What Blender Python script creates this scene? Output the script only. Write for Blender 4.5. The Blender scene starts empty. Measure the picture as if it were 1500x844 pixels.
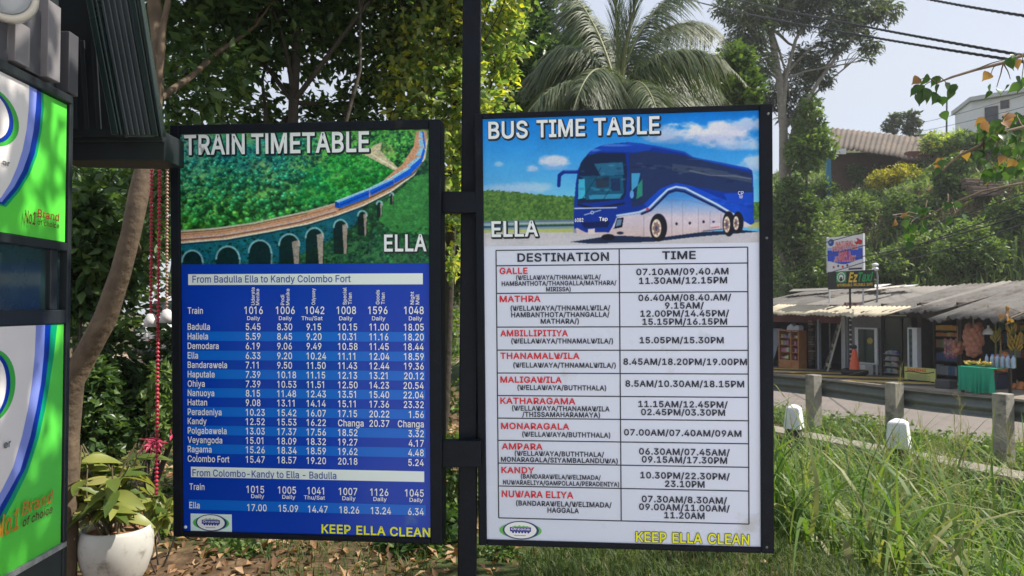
import bpy, math, random
import numpy as np
from mathutils import Vector, Matrix

# ------------------------------------------------------------------ camera, world, sun, exposure
scene = bpy.context.scene
COL = scene.collection
FPX = 1112.0
PITCH = math.atan(28 / FPX)
CAM = np.array([0.0, 0.0, 1.6])
cam = bpy.data.cameras.new("camera")
cam.sensor_width = 36.0
cam.lens = 36.0 * FPX / 1500.0
cam.clip_start, cam.clip_end = 0.05, 3000
cam.dof.use_dof = True
cam.dof.focus_distance = 2.85
cam.dof.aperture_fstop = 9.0
cam_o = bpy.data.objects.new("camera", cam)
COL.objects.link(cam_o)
cam_o.location = CAM
cam_o.rotation_euler = (math.pi / 2 + PITCH, 0, 0)
scene.camera = cam_o

SUN = Vector((0.62, 0.03, 0.78)).normalized()
world = bpy.data.worlds.new("World")
scene.world = world
world.use_nodes = True
wn = world.node_tree.nodes
wl = world.node_tree.links
bg = wn["Background"]
sky = wn.new("ShaderNodeTexSky")
sky.sky_type = 'NISHITA'
sky.sun_disc = False
sky.sun_elevation = math.asin(SUN.z)
sky.sun_rotation = math.atan2(SUN.x, SUN.y)
sky.air_density, sky.dust_density, sky.ozone_density = 1.0, 0.6, 1.6
# thin bright overcast drifting over the blue
w_tc = wn.new("ShaderNodeTexCoord")
w_no = wn.new("ShaderNodeTexNoise"); w_no.inputs["Scale"].default_value = 2.2; w_no.inputs["Detail"].default_value = 6
w_mr = wn.new("ShaderNodeMapRange"); w_mr.inputs["From Min"].default_value = 0.35; w_mr.inputs["From Max"].default_value = 0.65
w_mr.inputs["To Min"].default_value = 0.72; w_mr.inputs["To Max"].default_value = 0.95
w_mx = wn.new("ShaderNodeMix"); w_mx.data_type = 'RGBA'; w_mx.inputs[7].default_value = (2.65, 2.8, 3.15, 1)
wl.new(w_tc.outputs["Generated"], w_no.inputs["Vector"]); wl.new(w_no.outputs["Fac"], w_mr.inputs["Value"])
wl.new(w_mr.outputs[0], w_mx.inputs[0]); wl.new(sky.outputs[0], w_mx.inputs[6]); wl.new(w_mx.outputs[2], bg.inputs[0])
bg.inputs[1].default_value = 0.13

sun = bpy.data.lights.new("sun", 'SUN')
sun.energy = 4.0
sun.angle = math.radians(0.5)
sun.color = (1.0, 0.93, 0.82)
sun_o = bpy.data.objects.new("sun", sun)
COL.objects.link(sun_o)
sun_o.rotation_euler = SUN.to_track_quat('Z', 'Y').to_euler()
sun_o.location = (8, 8, 14)

scene.view_settings.view_transform = 'Standard'
scene.view_settings.look = 'None'
scene.view_settings.exposure = 0.95
scene.view_settings.gamma = 1.0
scene.view_settings.use_curve_mapping = False
scene.cycles.max_bounces = 8
scene.cycles.transparent_max_bounces = 8
scene.cycles.use_denoising = True

# ------------------------------------------------------------------ pixel <-> place helpers (planning only)
cF = np.array([0, math.cos(PITCH), math.sin(PITCH)])
cU = np.array([0, -math.sin(PITCH), math.cos(PITCH)])
cR = np.array([1.0, 0, 0])

def ray(u, v):
    return cF + cR * ((u - 750) / FPX) + cU * ((422 - v) / FPX)

def W(u, v, Y):
    r = ray(u, v)
    return CAM + r * (Y / r[1])

def proj(P):
    r = P - CAM
    d = r @ cF
    return 750 + FPX * (r @ cR) / d, 422 - FPX * (r @ cU) / d

class Plane:
    def __init__(s, O, ex, ey):
        s.O = np.array(O, float)
        s.ex = np.array(ex, float) / np.linalg.norm(ex)
        s.ey = np.array(ey, float) / np.linalg.norm(ey)
        s.ez = np.cross(s.ex, s.ey)
    def uv(s, u, v):
        r = ray(u, v)
        t = ((s.O - CAM) @ s.ez) / (r @ s.ez)
        q = CAM + r * t - s.O
        return float(q @ s.ex), float(q @ s.ey)
    def P(s, x, y, z=0.0):
        return s.O + s.ex * x + s.ey * y + s.ez * z

# road frame: s runs along the road towards the viewer's right, t across it
RS = np.array([0.447, -0.8945, 0.0])
RT = np.array([0.8945, 0.447, 0.0])
def ST(s, t, z=0.0):
    return RS * s + RT * t + np.array([0, 0, z])
def tplane(t, z=0.0):
    return Plane(RT * t + np.array([0, 0, z]), RS, (0, 0, 1))

# ------------------------------------------------------------------ materials
def lin(c):
    c = np.asarray(c, float) / 255.0
    return np.where(c <= 0.04045, c / 12.92, ((c + 0.055) / 1.055) ** 2.4)

MATS = {}
def mat(name, rgb, rough=0.6, metal=0.0, spec=0.4, noise=0.0, nscale=8.0, bump=0.0, bscale=60.0, coat=0.0, dirt=None, dscale=3.0, dthr=0.55):
    if name in MATS:
        return MATS[name]
    m = bpy.data.materials.new(name)
    m.use_nodes = True
    n, l = m.node_tree.nodes, m.node_tree.links
    b = n["Principled BSDF"]
    b.inputs["Base Color"].default_value = (*rgb, 1)
    b.inputs["Roughness"].default_value = rough
    b.inputs["Metallic"].default_value = metal
    b.inputs["Specular IOR Level"].default_value = spec
    b.inputs["Coat Weight"].default_value = coat
    tc = n.new("ShaderNodeTexCoord")
    src = None
    if noise > 0:
        t = n.new("ShaderNodeTexNoise"); t.inputs["Scale"].default_value = nscale; t.inputs["Detail"].default_value = 8
        t.inputs["Roughness"].default_value = 0.65
        l.new(tc.outputs["Object"], t.inputs["Vector"])
        r = n.new("ShaderNodeValToRGB")
        r.color_ramp.elements[0].position, r.color_ramp.elements[1].position = 0.3, 0.7
        r.color_ramp.elements[0].color = (*[c * (1 - noise) for c in rgb], 1)
        r.color_ramp.elements[1].color = (*[min(1, c * (1 + noise)) for c in rgb], 1)
        l.new(t.outputs["Fac"], r.inputs["Fac"])
        src = r.outputs["Color"]
        rr = n.new("ShaderNodeMapRange")
        rr.inputs["To Min"].default_value = max(0.05, rough - 0.12); rr.inputs["To Max"].default_value = min(1, rough + 0.12)
        l.new(t.outputs["Fac"], rr.inputs["Value"]); l.new(rr.outputs[0], b.inputs["Roughness"])
    if dirt is not None:
        t2 = n.new("ShaderNodeTexNoise"); t2.inputs["Scale"].default_value = dscale; t2.inputs["Detail"].default_value = 10
        t2.inputs["Roughness"].default_value = 0.7
        l.new(tc.outputs["Object"], t2.inputs["Vector"])
        r2 = n.new("ShaderNodeMapRange"); r2.inputs["From Min"].default_value = dthr; r2.inputs["From Max"].default_value = dthr + 0.14
        l.new(t2.outputs["Fac"], r2.inputs["Value"])
        mx = n.new("ShaderNodeMix"); mx.data_type = 'RGBA'
        l.new(r2.outputs[0], mx.inputs[0])
        if src: l.new(src, mx.inputs[6])
        else: mx.inputs[6].default_value = (*rgb, 1)
        mx.inputs[7].default_value = (*dirt, 1)
        src = mx.outputs[2]
    if src:
        l.new(src, b.inputs["Base Color"])
    if bump > 0:
        t3 = n.new("ShaderNodeTexNoise"); t3.inputs["Scale"].default_value = bscale; t3.inputs["Detail"].default_value = 6
        l.new(tc.outputs["Object"], t3.inputs["Vector"])
        bp = n.new("ShaderNodeBump"); bp.inputs["Strength"].default_value = bump; bp.inputs["Distance"].default_value = 0.02
        l.new(t3.outputs["Fac"], bp.inputs["Height"]); l.new(bp.outputs[0], b.inputs["Normal"])
    MATS[name] = m
    return m

def S(name, r, g, b, k=1.0, **kw):
    return mat(name, tuple(float(min(0.9, x * k)) for x in lin((r, g, b))), **kw)

def leafmat(name, cols, trans=0.35, rough=0.42, clump=1.2):
    """leaf colours picked per leaf, with a slow clump variation"""
    if name in MATS: return MATS[name]
    m = bpy.data.materials.new(name); m.use_nodes = True
    n, l = m.node_tree.nodes, m.node_tree.links
    b = n["Principled BSDF"]
    geo = n.new("ShaderNodeNewGeometry")
    tc = n.new("ShaderNodeTexCoord")
    no = n.new("ShaderNodeTexNoise"); no.inputs["Scale"].default_value = clump; no.inputs["Detail"].default_value = 2
    l.new(tc.outputs["Object"], no.inputs["Vector"])
    ad = n.new("ShaderNodeMath"); ad.operation = 'MULTIPLY_ADD'
    l.new(no.outputs["Fac"], ad.inputs[0]); ad.inputs[1].default_value = 0.9; ad.inputs[2].default_value = -0.45
    ad2 = n.new("ShaderNodeMath"); ad2.operation = 'ADD'; ad2.use_clamp = True
    l.new(ad.outputs[0], ad2.inputs[0]); l.new(geo.outputs["Random Per Island"], ad2.inputs[1])
    r = n.new("ShaderNodeValToRGB")
    els = r.color_ramp.elements
    while len(els) < len(cols): els.new(0.5)
    for i, c in enumerate(cols):
        els[i].position = i / (len(cols) - 1); els[i].color = (*c, 1)
    l.new(ad2.outputs[0], r.inputs["Fac"]); l.new(r.outputs[0], b.inputs["Base Color"])
    b.inputs["Roughness"].default_value = rough; b.inputs["Specular IOR Level"].default_value = 0.35
    tr = n.new("ShaderNodeBsdfTranslucent")
    g = n.new("ShaderNodeMix"); g.data_type = 'RGBA'; g.blend_type = 'MULTIPLY'; g.inputs[0].default_value = 1.0
    g.inputs[7].default_value = (1.35, 1.5, 0.5, 1)
    l.new(r.outputs[0], g.inputs[6]); l.new(g.outputs[2], tr.inputs["Color"])
    mx = n.new("ShaderNodeMixShader"); mx.inputs[0].default_value = trans
    l.new(b.outputs[0], mx.inputs[1]); l.new(tr.outputs[0], mx.inputs[2])
    l.new(mx.outputs[0], n["Material Output"].inputs["Surface"])
    MATS[name] = m
    return m

def vcolmat(name, rough=0.3):
    """print on a poster, colours stored per point"""
    if name in MATS: return MATS[name]
    m = bpy.data.materials.new(name); m.use_nodes = True
    n, l = m.node_tree.nodes, m.node_tree.links
    a = n.new("ShaderNodeAttribute"); a.attribute_name = "Print"
    l.new(a.outputs["Color"], n["Principled BSDF"].inputs["Base Color"])
    n["Principled BSDF"].inputs["Roughness"].default_value = rough
    n["Principled BSDF"].inputs["Specular IOR Level"].default_value = 0.18
    MATS[name] = m
    return m

# ------------------------------------------------------------------ object helpers
def tag(o, label=None, cat=None, group=None, kind=None):
    if label: o["label"] = label
    if cat: o["category"] = cat
    if group: o["group"] = group
    if kind: o["kind"] = kind
    return o

def empty(name, loc, label, cat, group=None):
    o = bpy.data.objects.new(name, None)
    o.empty_display_size = 0.1
    COL.objects.link(o)
    o.location = loc
    return tag(o, label, cat, group)

def root_loc(o):
    while o.parent: o = o.parent
    return np.array(o.location)

def link_mesh(name, me, parent=None, loc=None):
    o = bpy.data.objects.new(name, me)
    COL.objects.link(o)
    if parent is not None: o.parent = parent
    elif loc is not None: o.location = loc
    return o

def copy_tree(o, parent=None):
    kids = list(o.children)
    c = o.copy(); COL.objects.link(c); c.parent = parent
    for k in kids: copy_tree(k, c)
    return c

class MB:
    """collects shapes in world space; build() links them as one mesh object"""
    def __init__(s):
        s.v, s.f, s.mi, s.sm, s.mats = [], [], [], [], []
        s.n = 0
    def m(s, material):
        if material not in s.mats: s.mats.append(material)
        return s.mats.index(material)
    def add(s, V, F, material, smooth=False):
        i = s.m(material)
        V = np.asarray(V, float).reshape(-1, 3)
        s.v.append(V)
        for f in F:
            s.f.append([a + s.n for a in f]); s.mi.append(i); s.sm.append(smooth)
        s.n += len(V)
        return s
    def hexa(s, P8, material):
        return s.add(P8, [(0, 3, 2, 1), (4, 5, 6, 7), (0, 1, 5, 4), (1, 2, 6, 5), (2, 3, 7, 6), (3, 0, 4, 7)], material)
    def box(s, c, size, material, rz=0.0):
        hx, hy, hz = [a / 2 for a in size]
        co, si = math.cos(rz), math.sin(rz)
        P = [(x * co - y * si + c[0], x * si + y * co + c[1], z + c[2]) for z in (-hz, hz) for x, y in ((-hx, -hy), (hx, -hy), (hx, hy), (-hx, hy))]
        return s.hexa(P, material)
    def pbox(s, pl, x0, x1, y0, y1, z0, z1, material):
        """box in the axes of a plane"""
        P = [pl.P(x, y, z) for z in (z0, z1) for x, y in ((x0, y0), (x1, y0), (x1, y1), (x0, y1))]
        return s.hexa(P, material)
    def bar(s, a, b, w, h, material, up=(0, 0, 1)):
        a, b = np.array(a, float), np.array(b, float)
        d = (b - a) / np.linalg.norm(b - a)
        x = np.cross(d, up); x /= np.linalg.norm(x)
        y = np.cross(x, d)
        P = [p + x * i * w / 2 + y * j * h / 2 for p in (a, b) for i, j in ((-1, -1), (1, -1), (1, 1), (-1, 1))]
        return s.hexa(P, material)
    def tube(s, path, radii, material, n=8, caps=True, wob=0.0, seed=0):
        path = np.array(path, float)
        if np.isscalar(radii): radii = [radii] * len(path)
        rg = np.random.default_rng(seed)
        T = np.gradient(path, axis=0); T /= np.linalg.norm(T, axis=1)[:, None] + 1e-9
        ref = np.array([0.3, 0.2, 1.0]) if abs(T[0][2]) < 0.8 else np.array([1.0, 0.1, 0])
        V = []
        for p, t, r in zip(path, T, radii):
            x = np.cross(t, ref); x /= np.linalg.norm(x); y = np.cross(t, x)
            a = np.arange(n) * 2 * math.pi / n
            rr = r * (1 + wob * rg.normal(size=n)) if wob else np.full(n, r)
            V.append(p + rr[:, None] * (np.cos(a)[:, None] * x + np.sin(a)[:, None] * y))
        V = np.concatenate(V)
        F = [(i * n + j, i * n + (j + 1) % n, (i + 1) * n + (j + 1) % n, (i + 1) * n + j) for i in range(len(path) - 1) for j in range(n)]
        s.add(V, F, material, True)
        if caps:
            k = len(path) - 1
            s.add(V[:n], [tuple(range(n))[::-1]], material)
            s.add(V[k * n:], [tuple(range(n))], material)
        return s
    def lathe(s, c, prof, material, n=32, smooth=True, axis=None):
        c = np.array(c, float)
        if axis is None: X, Y, Z = np.eye(3)
        else:
            Z = np.array(axis, float) / np.linalg.norm(axis)
            X = np.cross(Z, (0.1, 0.2, 0.97) if abs(Z[2]) < 0.9 else (1, 0, 0)); X /= np.linalg.norm(X); Y = np.cross(Z, X)
        a = np.arange(n) * 2 * math.pi / n
        V = np.concatenate([c + Z * z + r * (np.cos(a)[:, None] * X + np.sin(a)[:, None] * Y) for r, z in prof])
        F = [(i * n + j, i * n + (j + 1) % n, (i + 1) * n + (j + 1) % n, (i + 1) * n + j) for i in range(len(prof) - 1) for j in range(n)]
        return s.add(V, F, material, smooth)
    def ball(s, c, r, material, n=12, m=8, sq=(1, 1, 1)):
        V = [np.array(c) + np.array([r * sq[0] * math.sin(p) * math.cos(t), r * sq[1] * math.sin(p) * math.sin(t), r * sq[2] * math.cos(p)])
             for p in [math.pi * (i + 0.02) / (m + 0.04) for i in range(m + 1)] for t in [2 * math.pi * j / n for j in range(n)]]
        F = [(i * n + j, (i + 1) * n + j, (i + 1) * n + (j + 1) % n, i * n + (j + 1) % n) for i in range(m) for j in range(n)]
        return s.add(V, F, material, True)
    def poly(s, pl, pts, z, material):
        """flat polygon on a plane, points in the plane's own x, y"""
        V = [pl.P(x, y, z) for x, y in pts]
        return s.add(V, [tuple(range(len(pts)))], material)
    def slab(s, pl, pts, z0, z1, material):
        n = len(pts)
        V = [pl.P(x, y, z) for z in (z0, z1) for x, y in pts]
        F = [tuple(range(n))[::-1], tuple(range(n, 2 * n))] + [(i, (i + 1) % n, n + (i + 1) % n, n + i) for i in range(n)]
        return s.add(V, F, material)
    def build(s, name, parent=None, loc=(0, 0, 0), bevel=0.0):
        me = bpy.data.meshes.new(name)
        L = root_loc(parent) if parent is not None else np.array(loc, float)
        V = np.concatenate(s.v) - L
        me.from_pydata(V.tolist(), [], s.f)
        for m_ in s.mats: me.materials.append(m_)
        me.polygons.foreach_set("material_index", s.mi)
        me.polygons.foreach_set("use_smooth", s.sm)
        me.update()
        o = link_mesh(name, me, parent, None if parent is not None else loc)
        if bevel > 0:
            b = o.modifiers.new("bevel", 'BEVEL'); b.width = bevel; b.segments = 2; b.limit_method = 'ANGLE'
        return o

def np_mesh(name, V, F, material, parent=None, loc=(0, 0, 0), smooth=False, attr=None):
    """large mesh straight from arrays; F is (n, 3) or (n, 4)"""
    L = root_loc(parent) if parent is not None else np.array(loc, float)
    V = np.ascontiguousarray(V - L, dtype=np.float32); F = np.ascontiguousarray(F, dtype=np.int32)
    k = F.shape[1]
    me = bpy.data.meshes.new(name)
    me.vertices.add(len(V)); me.vertices.foreach_set("co", V.ravel())
    me.loops.add(F.size); me.loops.foreach_set("vertex_index", F.ravel())
    me.polygons.add(len(F)); me.polygons.foreach_set("loop_start", np.arange(0, F.size, k, dtype=np.int32))
    me.polygons.foreach_set("loop_total", np.full(len(F), k, dtype=np.int32))
    if smooth: me.polygons.foreach_set("use_smooth", np.ones(len(F), dtype=bool))
    me.update(calc_edges=True)
    if attr is not None:
        a = me.color_attributes.new("Print", 'FLOAT_COLOR', 'POINT')
        a.data.foreach_set("color", np.ascontiguousarray(attr, dtype=np.float32).ravel())
    me.materials.append(material)
    return link_mesh(name, me, parent, None if parent is not None else loc)

# ------------------------------------------------------------------ leaves, blades, trees
def norm(a): return a / (np.linalg.norm(a, axis=-1, keepdims=True) + 1e-9)

def leaves(rg, P, L, Wd, up=0.6, droop=0.3, fold=0.25, out=None):
    """one pointed, folded leaf (two or four triangles) at every point of P"""
    n = len(P)
    a = rg.normal(size=(n, 3)); a[:, 2] = a[:, 2] * 0.6 - droop
    if out is not None: a = a + out * 0.8
    a = norm(a)
    nn = rg.normal(size=(n, 3)); nn[:, 2] += up * 2
    b = norm(np.cross(a, nn)); c = np.cross(b, a)
    l = (L * rg.uniform(0.6, 1.3, n))[:, None]; w = (Wd * rg.uniform(0.7, 1.2, n))[:, None]
    V = np.stack([P, P + a * l * 0.45 + b * w * 0.5 + c * w * fold, P + a * l, P + a * l * 0.45 - b * w * 0.5 + c * w * fold], 1)
    i = np.arange(n)[:, None] * 4
    F = np.concatenate([i + np.array([[0, 1, 2]]), i + np.array([[0, 2, 3]])], 0)
    return V.reshape(-1, 3), F

def blades(rg, P, L, Wd, bend=0.5, spread=0.25, seg=5, droop=1.0, face=None):
    n = len(P)
    az = rg.uniform(0, 2 * math.pi, n)
    h = np.stack([np.cos(az), np.sin(az), np.zeros(n)], 1)
    side = np.stack([-np.sin(az), np.cos(az), np.zeros(n)], 1)
    l = L * rg.uniform(0.55, 1.15, n); bd = bend * rg.uniform(0.2, 1.5, n); sp = spread * rg.normal(size=n)
    V = []
    for k in range(seg + 1):
        t = k / seg
        ang = sp + bd * t ** 1.5
        hor = l * t * np.sin(np.clip(ang, -2.6, 2.6)); ver = l * t * np.cos(np.clip(ang, -2.6, 2.6) * droop)
        p = P + h * hor[:, None]; p[:, 2] += ver
        w = Wd * (0.5 + 0.6 * math.sin(math.pi * min(1, t * 1.1 + 0.12))) * (1 - t ** 3)
        w = (w + 0.0004) * rg.uniform(0.9, 1.1, n) / 2
        tw = norm(side + h * 0.3 * math.sin(t * 3))
        V += [p - tw * w[:, None], p + tw * w[:, None]]
    V = np.stack(V, 1)
    m = V.shape[1]
    i = np.arange(n)[:, None] * m
    F = np.concatenate([i + np.array([[2 * k, 2 * k + 1, 2 * k + 3, 2 * k + 2]]) for k in range(seg)], 0)
    return V.reshape(-1, 3), F

def clumps(rg, centers, rad, n, shell=0.5, sub=14, subr=0.22):
    """points gathered in twigs inside a set of leaf clusters"""
    centers = np.array(centers, float); rad = np.array(rad, float)
    if rad.ndim == 1: rad = np.repeat(rad[:, None], 3, 1)
    wgt = rad.prod(1) ** 0.75; wgt /= wgt.sum()
    nt = max(1, n // sub)
    k = rg.choice(len(centers), nt, p=wgt)
    d = norm(rg.normal(size=(nt, 3))) * (rg.uniform(shell ** 3, 1, nt) ** (1 / 3))[:, None]
    tw = centers[k] + d * rad[k]
    j = np.repeat(np.arange(nt), sub)
    P = tw[j] + rg.normal(size=(len(j), 3)) * (subr * rad[k][j].mean(1) / 1.0)[:, None] * 0.5
    return P, norm(d[j] + 0.001)

def limb(a, b, rg, n=7, sag=0.12):
    a, b = np.array(a, float), np.array(b, float)
    t = np.linspace(0, 1, n)[:, None]
    d = np.linalg.norm(b - a)
    off = np.array([rg.normal() * sag, rg.normal() * sag, abs(rg.normal()) * sag]) * d
    return a + (b - a) * t + off * np.sin(t * math.pi) + rg.normal(size=(n, 3)) * 0.012 * d * np.sin(t * math.pi)

def tree(name, label, cat, trunk, tr, centers, rad, n, L, Wd, lm, bark, group=None, seed=0, nl=8, shell=0.45, sub=14, subr=0.22,
         up=0.6, droop=0.3, limbs=True, crown_name="crown"):
    rg = np.random.default_rng(seed)
    trunk = np.array(trunk, float)
    root = empty(name, trunk[0], label, cat, group)
    b = MB()
    b.tube(trunk, np.linspace(tr, tr * 0.45, len(trunk)), bark, n=10, wob=0.06, seed=seed)
    if limbs:
        order = rg.permutation(len(centers))[:nl]
        for i in order:
            c = np.array(centers[i])
            k = int(np.clip(len(trunk) * rg.uniform(0.45, 1.0), 1, len(trunk) - 1))
            p = limb(trunk[k], c, rg)
            r0 = tr * 0.32
            b.tube(p, np.linspace(r0, r0 * 0.15, len(p)), bark, n=6, wob=0.05, seed=seed + i)
            for q in range(3):
                e = c + norm(rg.normal(size=3)) * np.mean(rad[i]) * 0.85
                p2 = limb(p[4], e, rg, 5)
                b.tube(p2, np.linspace(r0 * 0.35, r0 * 0.07, 5), bark, n=5)
    b.build("trunk", root)
    P, o = clumps(rg, centers, rad, n, shell, sub, subr)
    V, F = leaves(rg, P, L, Wd, up=up, droop=droop, out=o)
    np_mesh(crown_name, V, F, lm, root)
    return root

def blob_centers(rg, c, r, k, rmin=0.35, rmax=0.55):
    """k cluster centres filling an ellipsoid c, r"""
    c, r = np.array(c, float), np.array(r, float)
    d = norm(rg.normal(size=(k, 3))) * (rg.uniform(0.15, 1, k) ** (1 / 3))[:, None] * 0.75
    return c + d * r, (rg.uniform(rmin, rmax, k) * r.mean())[:, None] * (0.5 + 0.5 * r / r.mean())

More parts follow.
